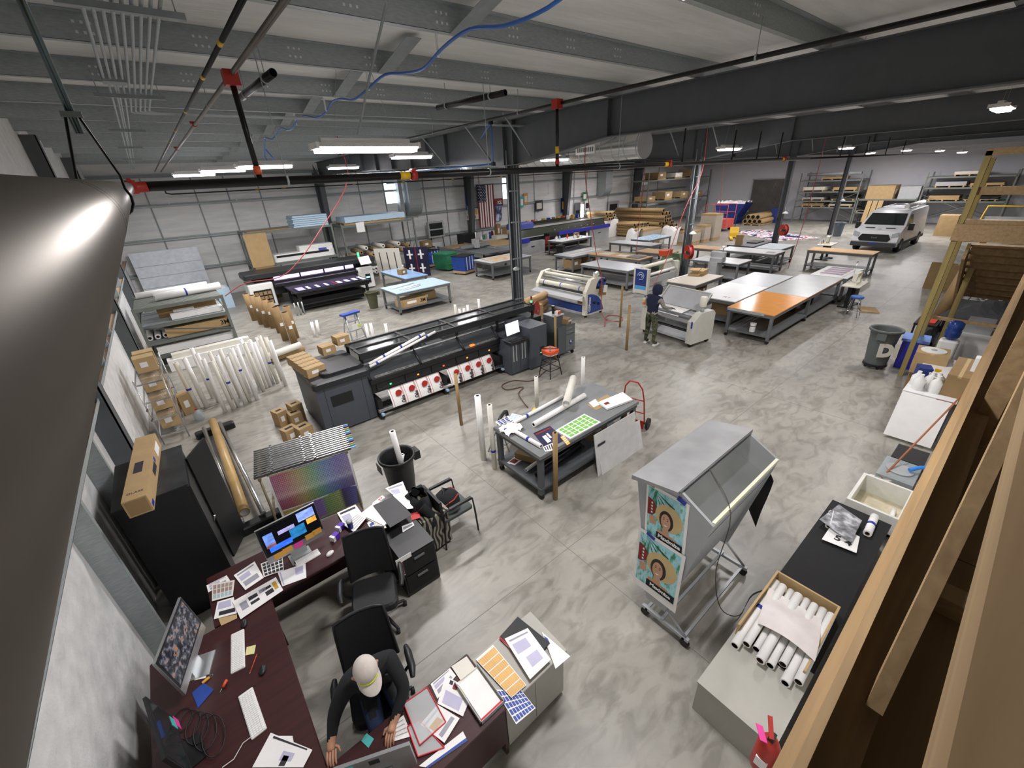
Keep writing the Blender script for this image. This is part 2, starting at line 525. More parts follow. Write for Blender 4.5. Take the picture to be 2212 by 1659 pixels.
def text(par, name, s, size, m_, loc, rot, xscale=1.0, ext=0.0008, bold=0.0):
    cu = bpy.data.curves.new(name, 'FONT'); cu.body = s; cu.size = size; cu.extrude = ext; cu.align_x = 'CENTER'; cu.align_y = 'CENTER'; cu.offset = bold
    cu.resolution_u = 3
    t = bpy.data.objects.new(name, cu); COL.objects.link(t)
    dg = bpy.context.evaluated_depsgraph_get()
    me = bpy.data.meshes.new_from_object(t.evaluated_get(dg))
    bpy.data.objects.remove(t)
    me.materials.clear(); me.materials.append(m_)
    o = bpy.data.objects.new(name, me); COL.objects.link(o); o.parent = par
    o.location = loc; o.rotation_euler = rot; o.scale = (xscale, 1, 1)
    return o


def smooth(pts, k=5):
    """Catmull-Rom through the points, for cords and hoses"""
    P_ = [Vector(p) for p in pts]; out = []
    for i in range(len(P_) - 1):
        a, b_, c, d = P_[max(i - 1, 0)], P_[i], P_[i + 1], P_[min(i + 2, len(P_) - 1)]
        for j in range(k):
            t = j / k
            out.append(0.5 * ((2 * b_) + (c - a) * t + (2 * a - 5 * b_ + 4 * c - d) * t * t + (3 * b_ - a - 3 * c + d) * t ** 3))
    return out + [P_[-1]]


def lerp(a, b, t):
    return Vector(a) * (1 - t) + Vector(b) * t


def arc(c, r, a0, a1, n, plane='xy'):
    out = []
    for i in range(n + 1):
        t = a0 + (a1 - a0) * i / n
        u, v_ = r * math.cos(t), r * math.sin(t)
        c = Vector(c)
        out.append(c + (Vector((u, v_, 0)) if plane == 'xy' else Vector((u, 0, v_)) if plane == 'xz' else Vector((0, u, v_))))
    return out
# ================================================================ setting
XW, XE, YN, YS, ZR = -1.5, 46.9, 26.9, -8.0, 6.33
floor = B().box(XW, XE, YS, YN, -0.1, 0).struct('floor', CONC, 'polished grey concrete floor with cloudy mottling')
JM = mat('joint_filler', '#77746c', 0.8, 0, 0.1, 8)
for x in (3.1, 9.6, 16.1, 22.6, 29.1, 35.6):
    B().box(x - 0.004, x + 0.004, YS, YN, 0, 0.0006).to(floor, 'saw_joint', JM)
for y in (2.9, 9.4, 15.9, 22.4):
    B().box(XW, XE, y - 0.004, y + 0.004, 0, 0.0006).to(floor, 'saw_joint', JM)

# roof: white vinyl backed insulation over galvanised purlins
ceiling = B().box(XW, XE, YS, YN, ZR, ZR + 0.1).struct('ceiling', INSUL, 'white insulated metal roof')
purl = None
PURL = [4.6 + 1.85 * k for k in range(-6, 12)]
for y in PURL:
    if purl is None:
        purl = B().box(XW, XE, -0.002, 0.002, 6.1, ZR).box(XW, XE, -0.002, 0.075, 6.1, 6.104).box(XW, XE, -0.075, 0.002, 6.322, 6.327).box(XW, XE, 0.071, 0.075, 6.1, 6.125).to(ceiling, 'purlin', GALV)
        purl.location = (0, y, 0)
    else:
        dup(purl, (0, y, 0))
for y in PURL[3:]:
    for x in (3.15, 12.6, 22.2):
        B().ob((x, y - 0.45, 6.19), (0.2, 0.95, 0.006), (-0.2, 0, 0)).to(ceiling, 'bridging', GALVD)
bh = B()
for y in PURL[3:9]:
    for x in [-0.9 + 0.95 * k for k in range(8)]:
        for z in (6.17, 6.25):
            for k in range(3):
                bh.ob((x + 0.06 * k, y - 0.004, z), (0.022, 0.003, 0.022))
bo = bh.to(ceiling, 'bolt_hole', mat('bolt_hole_light', '#d9dcdc', 0.6)); bo['kind'] = 'stuff'


def wall_y(y0, y1, x0, x1, z0, z1, holes):
    """wall in an x-z plane with rectangular openings"""
    b = B(); xs = sorted({x0, x1} | {h for q in holes for h in q[:2]}); zs = sorted({z0, z1} | {h for q in holes for h in q[2:]})
    for i in range(len(xs) - 1):
        for k in range(len(zs) - 1):
            cx, cz = (xs[i] + xs[i + 1]) / 2, (zs[k] + zs[k + 1]) / 2
            if any(q[0] < cx < q[1] and q[2] < cz < q[3] for q in holes):
                continue
            b.box(xs[i], xs[i + 1], y0, y1, zs[k], zs[k + 1])
    return b


W1 = (11.9, 13.05, 3.75, 4.93)
W2 = (21.2, 21.75, 3.42, 4.82)
wb = wall_y(YN, YN + 0.1, XW, XE, 0, ZR, [W1, W2]).struct('wall_back', INSUL, 'white insulated back wall with steel girts')
girt = B().box(XW, XE, YN - 0.2, YN, -0.004, 0.004).box(XW, XE, YN - 0.2, YN - 0.196, -0.06, 0.004).box(XW, XE, YN - 0.004, YN, 0, 0.07).to(wb, 'girt', GALV)
girt.location = (0, 0, 2.98)
for z in (4.46, 1.5):
    dup(girt, (0, 0, z))
B().box(XW, XE, YN - 0.12, YN, 5.62, 5.75).to(wb, 'eave_strut', GALVD)
seam = B().box(-0.03, 0.03, YN - 0.03, YN, 0, 5.6).to(wb, 'panel_seam', GALVD)
seam.location = (0.3, 0, 0)
for x in (2.2, 3.55, 5.0, 10.3, 11.85, 13.1, 14.6, 16.2, 19.1, 22.7, 24.4, 29.0, 30.6, 33.6, 39.0, 41.5):
    dup(seam, (x, 0, 0))
rnd = random.Random(3)
for k in range(40):
    x = rnd.uniform(-1, 30); z = rnd.choice((5.45, 4.3, 2.85))
    B().box(x - 0.03, x + 0.03, YN - 0.012, YN, z - rnd.uniform(0.5, 1.0), z).to(wb, 'insulation_fold', INSUL)
FRAME = mat('window_frame', '#dfe3e6', 0.5, 0, 0.03)
for i, q in enumerate((W1, W2)):
    wo = B().box(q[0], q[1], YN - 0.03, YN + 0.02, q[2] - 0.06, q[2]).box(q[0], q[1], YN - 0.03, YN + 0.02, q[3], q[3] + 0.06).box(q[0] - 0.06, q[0], YN - 0.03, YN + 0.02, q[2] - 0.06, q[3] + 0.06).box(q[1], q[1] + 0.06, YN - 0.03, YN + 0.02, q[2] - 0.06, q[3] + 0.06).struct('window_%d' % (i + 1), FRAME, 'bright daylight window in the back wall')
    B().box(q[0], q[1], YN + 0.04, YN + 0.045, q[2], q[3]).to(wo, 'pane', mat('window_glass', '#f4f8ff', 0.05, 0, 0.01, 3, alpha=0.15))
B().box(12.1, 12.9, YN + 0.02, YN + 0.03, 4.83, 4.9).to(bpy.data.objects['window_1'], 'blind_remnant', BLUEL)

wl = B().box(XW - 0.1, XW, YS, YN, 0, ZR).struct('wall_left', INSUL, 'white insulated end wall with girts and cables')
for z, y0, y1 in ((2.25, -8, 7.56), (2.25, 7.82, 14.0), (2.25, 14.26, 26.6), (4.0, -8, 26.6)):
    B().box(XW, XW + 0.2, y0, y1, z - 0.004, z).to(wl, 'girt', mat('dusty_girt', '#a58f78', 0.7, 0.1, 0.12, 5))
    B().box(XW + 0.196, XW + 0.2, y0, y1, z - 0.004, z + 0.06).to(wl, 'girt_lip', GALV)
for y, z0, z1 in ((3.9, 2.25, 6.3), (5.0, 2.25, 6.3), (9.4, 2.25, 4.0), (10.6, 2.25, 4.0), (11.6, 2.25, 4.0), (4.9, 0, 2.24), (6.3, 0, 2.24), (16.3, 2.25, 4.0), (18.4, 2.25, 4.0)):
    B().box(XW, XW + 0.19, y - 0.003, y + 0.003, z0, z1).box(XW + 0.185, XW + 0.19, y, y + 0.07, z0, z1).to(wl, 'stud', GALV)
for k, (cm, dx) in enumerate(((REDP, 0.05), (PAPER, 0.07), (PAPER2, 0.09), (ORANGE, 0.06), (TSTEEL, 0.15))):
    pts = [(XW + dx + 0.012 * math.sin(1.7 * y + k), y, 2.262 + 0.006 * (k % 3)) for y in [-1 + 0.35 * i for i in range(25)]]
    B().path(pts, 0.007, 5).to(wl, 'cable', cm)
for y0 in (7.56, 14.0, 20.4):
    c = B().box(XW, XW + 0.26, y0, y0 + 0.02, 0, 6.05).box(XW + 0.24, XW + 0.26, y0 - 0.0, y0 + 0.26, 0, 6.05).box(XW, XW + 0.26, y0 + 0.24, y0 + 0.26, 0, 6.05)
    o = c.one('end_wall_column', 'dark steel column against the white end wall %s' % ('behind the black cabinet' if y0 < 8 else 'beside the wire shelving' if y0 < 15 else 'near the back corner'), 'column', DSTEEL2)
B().box(XW + 0.2, XW + 0.215, 7.80, 7.83, 0.0, 4.4).to(wl, 'conduit', GALV)
B().box(XE, XE + 0.1, YS, YN, 0, ZR).struct('wall_right', WHITEWALL, 'pale lilac grey painted far wall')
B().box(XW, XE, YS - 0.1, YS, 0, ZR).struct('wall_front', DRYWALL)
B().box(XE - 0.9, XE - 0.5, -8, YN, 4.98, 5.22).to(bpy.data.objects['wall_right'], 'duct_run', LSTEEL)

# rigid steel frames
for k in range(4):
    x = 8.1 + 9.7 * k
    wh = ('first', 'second', 'third', 'fourth')[k]
    r = thing('roof_rafter', 'deep dark grey tapered steel rafter, %s one out from the white end wall' % wh, 'beam', (x, 0, 0))
    und = [(-8, 5.36), (1, 5.40), (6.5, 5.41), (9.4, 5.06), (10.2, 5.06), (12.4, 5.2), (23, 5.44), (26.5, 5.1)]
    web = [(y, z) for y, z in und] + [(26.5, 6.07), (-8, 6.07)]
    B().prism(web, 'x', -0.006, 0.006).to(r, 'web', DSTEEL2)
    B().box(-0.13, 0.13, -8, 26.5, 6.07, 6.09).to(r, 'top_flange', DSTEEL2)
    f = B()
    for a, b_ in zip(und[:-1], und[1:]):
        f.add([(-0.13, a[0], a[1]), (0.13, a[0], a[1]), (0.13, b_[0], b_[1]), (-0.13, b_[0], b_[1]), (-0.13, a[0], a[1] - 0.02), (0.13, a[0], a[1] - 0.02), (0.13, b_[0], b_[1] - 0.02), (-0.13, b_[0], b_[1] - 0.02)],
              [(0, 1, 2, 3), (7, 6, 5, 4), (0, 4, 5, 1), (2, 6, 7, 3), (1, 5, 6, 2), (0, 3, 7, 4)])
    f.to(r, 'bottom_flange', DSTEEL2)
    for y in (6.5, 9.6, 10.0, 12.97, 14.2, 15.4, 17, 18.5, 20, 21.5):
        zb = 5.41 if y < 7 else 5.06 if y < 10.2 else 5.2 + (y - 12.4) * 0.0226
        B().box(-0.12, 0.12, y - 0.008, y + 0.008, zb, 6.07).to(r, 'stiffener', DSTEEL)
    for y in (8.9, 10.6, 13.0):
        B().cyl((-0.1, y, 5.2), (-0.95, y, 6.1), 0.022, n=4).to(r, 'flange_brace', GALV)
    c = thing('wall_column', 'tapered dark steel column on the white back wall under the %s rafter' % wh, 'column', (x - 0.2 if k == 0 else x, 0, 0))
    B().box(-0.13, 0.13, 26.68, 26.7, 0, 5.6).to(c, 'outer_flange', DSTEEL2)
    B().prism([(26.35, 0), (26.69, 0), (26.69, 6.0), (25.75, 5.3)], 'x', -0.006, 0.006).to(c, 'web', DSTEEL2)
    B().prism([(26.33, 0), (26.36, 0), (25.78, 5.3), (25.75, 5.3)], 'x', -0.13, 0.13).to(c, 'inner_flange', DSTEEL2)
    c = thing('interior_column', 'dark grey steel column standing %s' % ('wrapped in conduits beside the long slate printer' if k == 0 else 'behind the green machine' if k == 1 else 'by the graphic lying on the floor' if k == 2 else 'in front of the far racks'), 'column', (x, 9.8, 0))
    B().box(-0.13, 0.13, -0.13, -0.115, 0, 5.05).to(c, 'flange', DSTEEL); B().box(-0.13, 0.13, 0.115, 0.13, 0, 5.05).to(c, 'flange', DSTEEL)
    B().box(-0.006, 0.006, -0.115, 0.115, 0, 5.05).to(c, 'web', DSTEEL)
    if k in (0, 1):
        B().cyl((-0.2, -0.02, 1.1), (-0.2, -0.02, 5.4), 0.016, n=8).to(c, 'conduit', GALV)
        B().cyl((-0.07, -0.15, 0.4), (-0.07, -0.15, 5.6), 0.016, n=8).to(c, 'conduit', GALV)
        B().cyl((0.02, -0.15, 0.4), (0.02, -0.15, 5.6), 0.016, n=8).to(c, 'conduit', GALV)
        for z in (1.4, 2.6, 3.6, 4.4):
            B().box(-0.24, 0.05, -0.17, -0.131, z, z + 0.035).to(c, 'strut_clip', GALVD)
    if k == 0:
        B().rbox(-0.42, -0.14, -0.16, 0.02, 0.55, 1.1, 0.01).to(c, 'electric_panel', LSTEEL)
        B().rbox(0.02, 0.16, -0.22, -0.13, 0.72, 0.86, 0.01).to(c, 'outlet_box', WHITE)
        B().lathe([(0.09, 0), (0.1, 0.05), (0.03, 0.09)], 14, (-0.18, -0.2, 2.3)).to(c, 'horn', LSTEEL)
    if k:
        B().lathe([(0.05, 0), (0.16, 0.03), (0.12, 0.08), (0.03, 0.14)], 14, (-0.1, -0.25, 2.2)).to(c, 'dome_lamp', WHITE)
        B().cyl((-0.1, -0.25, 2.33), (0, -0.12, 2.6), 0.015, n=6).to(c, 'lamp_arm', GALV)

# round spiral duct dropping to the back wall, wall ducts
for nm, x, lab in (('near', 13.4, 'silver ventilation duct curving down the back wall beside the bright window'), ('far', 32.4, 'silver ventilation duct on the back wall before the far corner rack')):
    d = thing('wall_duct', lab, 'duct', (x, 26.6, 0))
    prof = [(-0.75, 5.9), (0.2, 5.9), (0.2, 2.95), (-0.05, 2.95)] + [(-0.05 - 0.7 * math.sin(t), 3.65 - 0.7 * math.cos(t)) for t in [0.25 * i for i in range(1, 7)]] + [(-0.75, 3.9)]
    B().prism(prof, 'x', -0.45, 0.45).to(d, 'plenum', GALV)
    for z in (3.9, 4.4, 4.9):
        B().box(-0.46, 0.46, -0.765, -0.75, z, z + 0.025).to(d, 'standing_seam', CHROME)
    if nm == 'near':
        B().box(-0.8, -0.55, -0.2, 0.2, 2.8, 5.9).to(d, 'riser', LSTEEL)
sd = thing('spiral_duct', 'round silver spiral duct with a grille hanging past the first rafter', 'duct', (13.4, 9.3, 5.5))
B().cyl((0, 0, 0), (0, 16.6, 0), 0.40, n=28).to(sd, 'duct_body', CHROME)
for k in range(33):
    B().cyl((0, 0.05 + 0.5 * k, 0), (0, 0.08 + 0.5 * k, 0), 0.407, n=28, caps=False).to(sd, 'spiral_rib', GALV)
B().cyl((0, -0.02, 0), (0, 0.0, 0), 0.41, n=28).to(sd, 'end_cap', LSTEEL)
B().ob((-0.42, 2.2, 0.02), (0.05, 0.9, 0.28)).to(sd, 'grille', WHITE)
for k in range(8):
    B().ob((-0.447, 1.85 + 0.1 * k, 0.02), (0.01, 0.06, 0.14)).to(sd, 'grille_slot', TSTEEL)

# ---------------------------------------------------------------- lamps
LAMPS = []


def lamp_unit(p, rz=0.0, s=1.0, lab='white high bay lamp hanging on thin wires'):
    t = thing('high_bay_lamp', lab, 'lamp', p, rz, 'high bay lamps under the roof')
    L = 0.62 * s
    B().prism([(-0.16, 0.02), (0.16, 0.02), (0.12, 0.07), (-0.12, 0.07)], 'x', -L, L).to(t, 'housing', WHITE)
    B().box(-L * 0.88, L * 0.88, -0.05, 0.05, 0.07, 0.13).to(t, 'driver_box', WHITE)
    for s_ in (-1, 1):
        B().box(s_ * L - 0.02, s_ * L + 0.02, -0.17, 0.17, 0.0, 0.075).to(t, 'end_plate', WHITE)
        B().cyl((s_ * L * 0.6, 0, 0.13), (s_ * L * 0.25, 0, ZR - p[2]), 0.003, n=4).to(t, 'suspension_wire', GALV)
    B().prism([(-0.14, 0.018), (0.14, 0.018), (0.11, -0.045), (-0.11, -0.045)], 'x', -L + 0.02, L - 0.02).to(t, 'lens', LEDW)
    ld = bpy.data.lights.new('lamp_light', 'AREA'); ld.shape = 'RECTANGLE'; ld.size = 1.2 * s; ld.size_y = 0.26; ld.energy = LAMP_W; ld.color = (1.0, 0.97, 0.98); ld.spread = math.radians(175)
    lo = bpy.data.objects.new('lamp_light', ld); COL.objects.link(lo); lo.parent = t; lo.location = (0, 0, -0.06)
    return t


LLAB = ('nearest high bay lamp fed by a flexible whip beside the red riser', 'high bay lamp seen behind the red riser', 'high bay lamp over the slatted shelf', 'high bay lamp over the back corner', 'high bay lamp over the orange topped table', 'high bay lamp beside the column behind the green machine', 'high bay lamp glowing below the spiral duct')
for li, (px, py, z) in enumerate(((795, 322, 5.2), (572, 360, 5.3), (482, 369, 5.42), (420, 378, 5.42), (1575, 322, 5.27), (1497, 336, 5.4), (1198, 345, 5.28), (1682, 330, 5.3),
                  (1610, 337, 5.35), (1797, 329, 5.25), (1828, 320, 5.2), (1880, 331, 5.06), (1958, 325, 5.05), (2030, 326, 4.93), (2078, 329, 4.765))):
    p = G(px, py, z)
    lamp_unit((p.x, p.y, p.z), 0.0, 1.2 if li == 0 else 1.0, *([LLAB[li]] if li < 7 else []))
for p in ((6.6, 12.6, 5.45), (7.0, 19.5, 5.5), (12.3, 19.5, 5.5), (22, 20.5, 5.5), (30.5, 21.5, 5.5), (39, 21, 5.5), (8.9, 2.6, 5.6), (2.6, 1.9, 5.75), (15.5, 1.5, 5.55)):  # extra lamps with no seen source, added to light the hall evenly
    lamp_unit(p)
# ================================================================ pipes near the roof
def hanger(par, x, y, z, r, top=6.1):
    B().cyl((x, y, z + r), (x, y, top), 0.005, n=5).to(par, 'hanger_rod', GALV)
    B().cyl((x, y - 0.012, z), (x, y + 0.012, z), r + 0.006, n=14).to(par, 'hanger_ring', GALV) if par.get('axis') == 'y' else B().cyl((x - 0.012, y, z), (x + 0.012, y, z), r + 0.006, n=14).to(par, 'hanger_ring', GALV)


def coupling(par, p, d, r, m_=REDP):
    p = Vector(p); d = Vector(d)
    B().cyl(p - d * 0.04, p + d * 0.04, r * 1.35, n=14).cyl(p + Vector((0, 0, r * 1.3)) - d.cross(Vector((0, 0, 1))) * 0.06, p + Vector((0, 0, r * 1.3)) + d.cross(Vector((0, 0, 1))) * 0.06, 0.02, n=6).to(par, 'grooved_coupling', m_)


RM = 0.0445
mp = thing('sprinkler_main', 'black sprinkler main with red couplings crossing the hall', 'pipe', (0, 5.6, 0)); mp['axis'] = 'x'
B().cyl((0.1, 0, 4.82), (17, 0, 4.82), RM, n=18).to(mp, 'pipe', BPIPE)
B().cyl((17, 0, 4.82), (38, 0, 4.80), 0.03, n=12).to(mp, 'pipe', BPIPE)
for px in (285, 893, 1445, 1694):
    p = GY(px, 405 - (px - 303) * 0.0435, 5.6)
    coupling(mp, (p.x, 0, 4.82), (1, 0, 0), RM)
    if px > 300:
        B().cyl((p.x - 0.2, 0, 4.82), (p.x - 0.06, 0, 4.82), RM + 0.002, n=18).to(mp, 'yellow_tag', YELLOW)
for px in (621, 1056, 1335):
    p = GY(px, 405 - (px - 303) * 0.0435, 5.6)
    hanger(mp, p.x, 0, 4.82, RM)
for x, yb in ((1.08, 0.0), (5.62, 0.0)):
    B().cyl((x, 0, 4.82), (x, 0, 5.78), 0.028, n=12).to(mp, 'riser', BPIPE)
    coupling(mp, (x, 0, 4.93), (0, 0, 1), 0.028, ORANGE if x < 2 else REDP)
    B().ob((x, 0, 5.74), (0.13, 0.13, 0.13)).to(mp, 'tee_fitting', REDP)
B().cyl((5.62, 0, 5.05), (5.62, 0, 5.15), 0.031, n=12).to(mp, 'yellow_tag', YELLOW)
for x in (9.5, 11.8, 13.2, 14.6, 20, 23, 26, 29):
    B().cyl((x, 0, 4.84), (x, 0, 5.5), 0.02, n=8).to(mp, 'riser', BPIPE)

npipe = thing('steel_pipe', 'large raw steel pipe running close along the end wall to a red coupling', 'pipe', (0, 0, 0)); npipe['axis'] = 'y'
c0 = Vector((-0.0745, -1.2, 4.63)); c1 = Vector((-0.045, 5.6, 4.82)); dn = (c1 - c0).normalized()
el = c1 - dn * 0.09
B().cyl(c0, el, RM, n=64).to(npipe, 'pipe', NPIPE)
elb = [el, el + Vector((0.008, 0.035, 0)), el + Vector((0.03, 0.07, 0.0)), el + Vector((0.07, 0.088, 0)), Vector((0.1, 5.6, 4.82))]
B().path(elb, RM * 1.06, 16).to(npipe, 'elbow', REDP)
hp = c0 + dn * ((1.62 + 1.2) / dn.y)
ringp = [hp + Vector((math.sin(a) * (RM + 0.004), 0, math.cos(a) * (RM + 0.004))) for a in [0.65 * PI * (k / 9.0) * 1.0 + 0.9 for k in range(10)]]
loop = [hp + Vector((0.012, 0, 0.19)), hp + Vector((RM * 0.98, 0, 0.055))] + [hp + Vector((math.cos(a) * (RM + 0.004), 0, math.sin(a) * (RM + 0.004))) for a in [0.5 - 0.41 * k for k in range(11)]] + [hp + Vector((-RM * 0.98, 0, 0.055)), hp + Vector((-0.012, 0, 0.19))]
B().path(loop, 0.0035, 6).to(npipe, 'clevis_hanger', BPIPE)
B().box(hp.x - 0.02, hp.x + 0.02, hp.y - 0.01, hp.y + 0.01, hp.z + 0.185, hp.z + 0.197).to(npipe, 'clevis_top', GALVD)
B().cyl(hp + Vector((0, 0, 0.15)), (hp.x, hp.y, 6.1), 0.0085, n=10).to(npipe, 'hanger_rod', mat('zinc_rod', '#4a5658', 0.25, 0.8))
for y in (0.72, 0.78):
    q = c0 + dn * ((y + 1.2) / dn.y)
    B().cyl(q - dn * 0.0006, q + dn * 0.0006, RM + 0.0002, n=48).to(npipe, 'scribe_mark', BPIPE)

br = thing('sprinkler_branch', 'thin black sprinkler branch pipe with yellow labels under the purlins', 'pipe', (0.9, 0, 5.8)); br['axis'] = 'y'
B().cyl((0, -3, 0), (0, 25, 0), 0.02, n=10).to(br, 'pipe', BPIPE)
for y in (4.6, 5.9, 8.2, 10.5, 12.4, 15, 18):
    B().cyl((0, y, 0), (0, y + 0.12, 0), 0.0215, n=10).to(br, 'yellow_label', YELLOW)
br = thing('sprinkler_branch', 'silver black sprinkler branch pipe over the red riser fitting', 'pipe', (1.1, 0, 5.78)); br['axis'] = 'y'
B().cyl((0, -3, 0), (0, 25, 0), 0.024, n=10).to(br, 'pipe', NPIPE)
for y in (9.5, 14.0):
    coupling(br, (0, y, 0), (0, 1, 0), 0.024)
for y in (3.2, 7.5, 11.3, 17):
    hanger(br, 0, y, 0, 0.024, 0.32)
br = thing('sprinkler_branch', 'black sprinkler branch pipe rising toward the second red riser fitting', 'pipe', (5.66, 0, 5.75)); br['axis'] = 'y'
B().cyl((0, -6, 0), (0, 16, 0), 0.026, n=10).to(br, 'pipe', BPIPE)
for y in (-0.8, 2.6, 6.6, 9.6):
    hanger(br, 0, y, 0, 0.026, 0.35)
for nm, a, b_, r, lab in (('open_pipe', (1.40, 6.94), (1.46, 5.51), 0.04, 'short open ended black pipe hung next to the red riser fitting'), ('open_pipe', (4.19, 6.89), (4.45, 5.45), 0.04, 'short black pipe hung on rods between the purlins and the first rafter')):
    t = thing(nm, lab, 'pipe', (0, 0, 5.8)); t['axis'] = 'y'
    B().tube((a[0], a[1], 0), (b_[0], b_[1], 0), r, r * 0.85, 14, 0.2).to(t, 'pipe', [BPIPE, BLACKM])
    for s in (0.15, 0.8):
        q = lerp((a[0], a[1], 0), (b_[0], b_[1], 0), s)
        hanger(t, q.x, q.y, 0, r, 0.3)

for k in range(9):
    x = 0.12 + 0.052 * k
    if k < 2:
        pts = [(x, -3, 5.9), (x, 7.0, 5.9), (x + 0.03, 7.3, 5.9), (x + 0.03, 25, 5.9)]
    elif k < 4:
        pts = [(x, -3, 5.9), (x, 25, 5.9)]
    else:
        ye = 9.2 + 0.05 * (8 - k)
        pts = [(x, -3, 5.9), (x, ye - 0.15, 5.9), (x + 0.05, ye - 0.04, 5.9), (x + 0.15, ye, 5.9), (8 + 0.1 * k, ye, 5.9)]
    B().path(pts, 0.0125, 8).one('conduit', 'galvanised conduit of the bundle under the purlins', 'conduit', GALV, group='conduit bundle under the roof')
for y, x0, x1 in ((4.4, 0.03, 0.62), (7.7, 0.03, 0.62), (11.2, 0.03, 0.45), (14.6, 0.05, 0.42), (18.5, 0.05, 0.42)):
    t = thing('strut_trapeze', 'steel strut hanger carrying the conduit bundle', 'bracket', (0, y, 5.86), group='strut hangers of the conduit bundle')
    B().box(x0 - 0.05, x1 + 0.05, -0.02, 0.02, -0.02, 0.02).to(t, 'strut', GALVD)
    for x in (x0, x1):
        B().cyl((x, 0, 0), (x, 0, 0.25), 0.005, n=5).to(t, 'rod', GALV)
jb = thing('junction_box', 'grey steel junction box on the conduits', 'electrical box', (0.2, 7.0, 5.93))
B().box(-0.1, 0.1, -0.1, 0.1, -0.06, 0.06).to(jb, 'box', GALVD); B().box(-0.09, 0.09, -0.105, -0.1, -0.05, 0.05).to(jb, 'cover', GALV)
jb = thing('junction_box', 'silver junction box with a flexible whip feeding the nearest lamp', 'electrical box', (1.55, 3.62, 6.0))
B().box(-0.12, 0.12, -0.08, 0.08, -0.08, 0.08).to(jb, 'box', GALV)
B().path([(0.12, 0, 0), (0.3, 0.05, 0.02), (0.42, 0.2, -0.02), (0.5, 0.9, -0.35), (0.6, 1.7, -0.75)], 0.012, 7).to(jb, 'flexible_whip', GALVD)
hosep = [(2.9, -2, 5.86)]
for k in range(30):
    y = -1.5 + 0.5 * k
    hosep.append((2.9 + 0.03 * math.sin(k), y, 5.92 + 0.06 * math.sin(y * 3.4)))
hosep += [(2.95, 13.6, 5.8), (3.0, 14.1, 5.6), (3.05, 14.0, 5.4), (3.1, 13.7, 5.5), (3.0, 13.8, 5.75)]
hose = thing('air_hose', 'bright blue air hose clipped along under the purlins', 'hose', (0, 0, 0))
B().path(smooth(hosep, 4), 0.016, 7).to(hose, 'tubing', mat('blue_hose', '#2c64b4', 0.4, 0, 0.08))
for y in PURL[4:10]:
    B().ob((2.9, y + 0.04, 5.99), (0.02, 0.02, 0.2)).to(hose, 'clip', WHITE)
ap = thing('air_pipe', 'blue compressed air pipe with black elbows crossing before the first rafter', 'pipe', (0, 0, 0))
BL2 = mat('air_pipe_blue', '#3f74b8', 0.4, 0, 0.06)
a1 = Vector((7.6, 11.0, 5.78)); a2 = Vector((6.1, 8.0, 5.78)); a3 = Vector((6.1, 8.0, 5.02)); a4 = Vector((6.0, 12.0, 5.05)); a5 = Vector((3.6, 15.8, 5.12))
for a, b_ in ((a1 + Vector((0.4, 0, 0)), a2 + Vector((0, 0, 0))), (a2, a3), (a3, a4), (a4, a5)):
    B().cyl(a, b_, 0.017, n=8).to(ap, 'pipe', BL2)
for q in (a2, a3, a4):
    B().ob(q, (0.07, 0.07, 0.07)).to(ap, 'elbow', BLACK)
gp = thing('gas_pipe', 'thin black pipe with yellow bands along the back wall', 'pipe', (0, 25.6, 4.95))
B().path([(1.0, 0, 0.35), (1.02, 0, 0.0), (1.2, 0, -0.05), (37, 0, 0.0)], 0.03, 8).to(gp, 'pipe', BPIPE)
for x in (4.6, 5.8, 9.5, 12.5, 16, 20):
    B().cyl((x, 0, -0.03), (x + 0.2, 0, -0.03), 0.033, n=8).to(gp, 'yellow_band', YELLOW)
# red air drops from the roof
for i, (p0, pts) in enumerate((
    ((760, 350), [GY(750, 392, 14.0), GY(690, 500, 14.2), GY(640, 570, 14.6), GY(600, 600, 15.0), GY(530, 612, 15.8), Vector((1.15, 16.25, 1.8))]),
    ((1262, 360), [GY(1264, 375, 9.4), GY(1275, 460, 9.4), GY(1290, 560, 9.4), GY(1300, 600, 9.4), G(1299, 668, 0.3), G(1310, 690, 0.02), G(1340, 694, 0.02), G(1342, 684, 0.02), G(1312, 682, 0.02), G(1306, 705, 0.02)]),
    ((1392, 360), [GY(1392, 372, 13.0), GY(1384, 450, 13.0), GY(1374, 545, 13.0)]), ((1518, 360), [GY(1516, 372, 9.35), GY(1480, 450, 9.35), GY(1440, 560, 9.35), GY(1412, 615, 9.4)]),
    ((1562, 360), [GY(1562, 372, 18.0), GY(1556, 440, 18.0), GY(1553, 470, 17.9)]), ((1770, 350), [GY(1768, 365, 7.45), GY(1745, 450, 7.45), GY(1722, 525, 7.45), GY(1702, 580, 7.45)]))):
    q = G(p0[0], p0[1] - 12, 5.9) if False else None
    first = pts[0]
    # top end hangs from the roof straight above the first control point
    path = [Vector((first.x - 0.02, first.y, 6.1))] + pts
    lab = ('red air hose swung over to the tall shelf of cartons', 'red air hose coiling on the floor beside the blue laminator', 'red hose dropping onto the beige tables', 'red hose slanting down to the pale laminator', 'red hose dropping over the blue hopper', 'red hose dropping behind the orange topped table')[i]
    B().path(smooth(path), 0.014, 6).one('air_drop_hose', lab, 'hose', mat('red_hose', '#b04a48', 0.5, 0, 0.08))

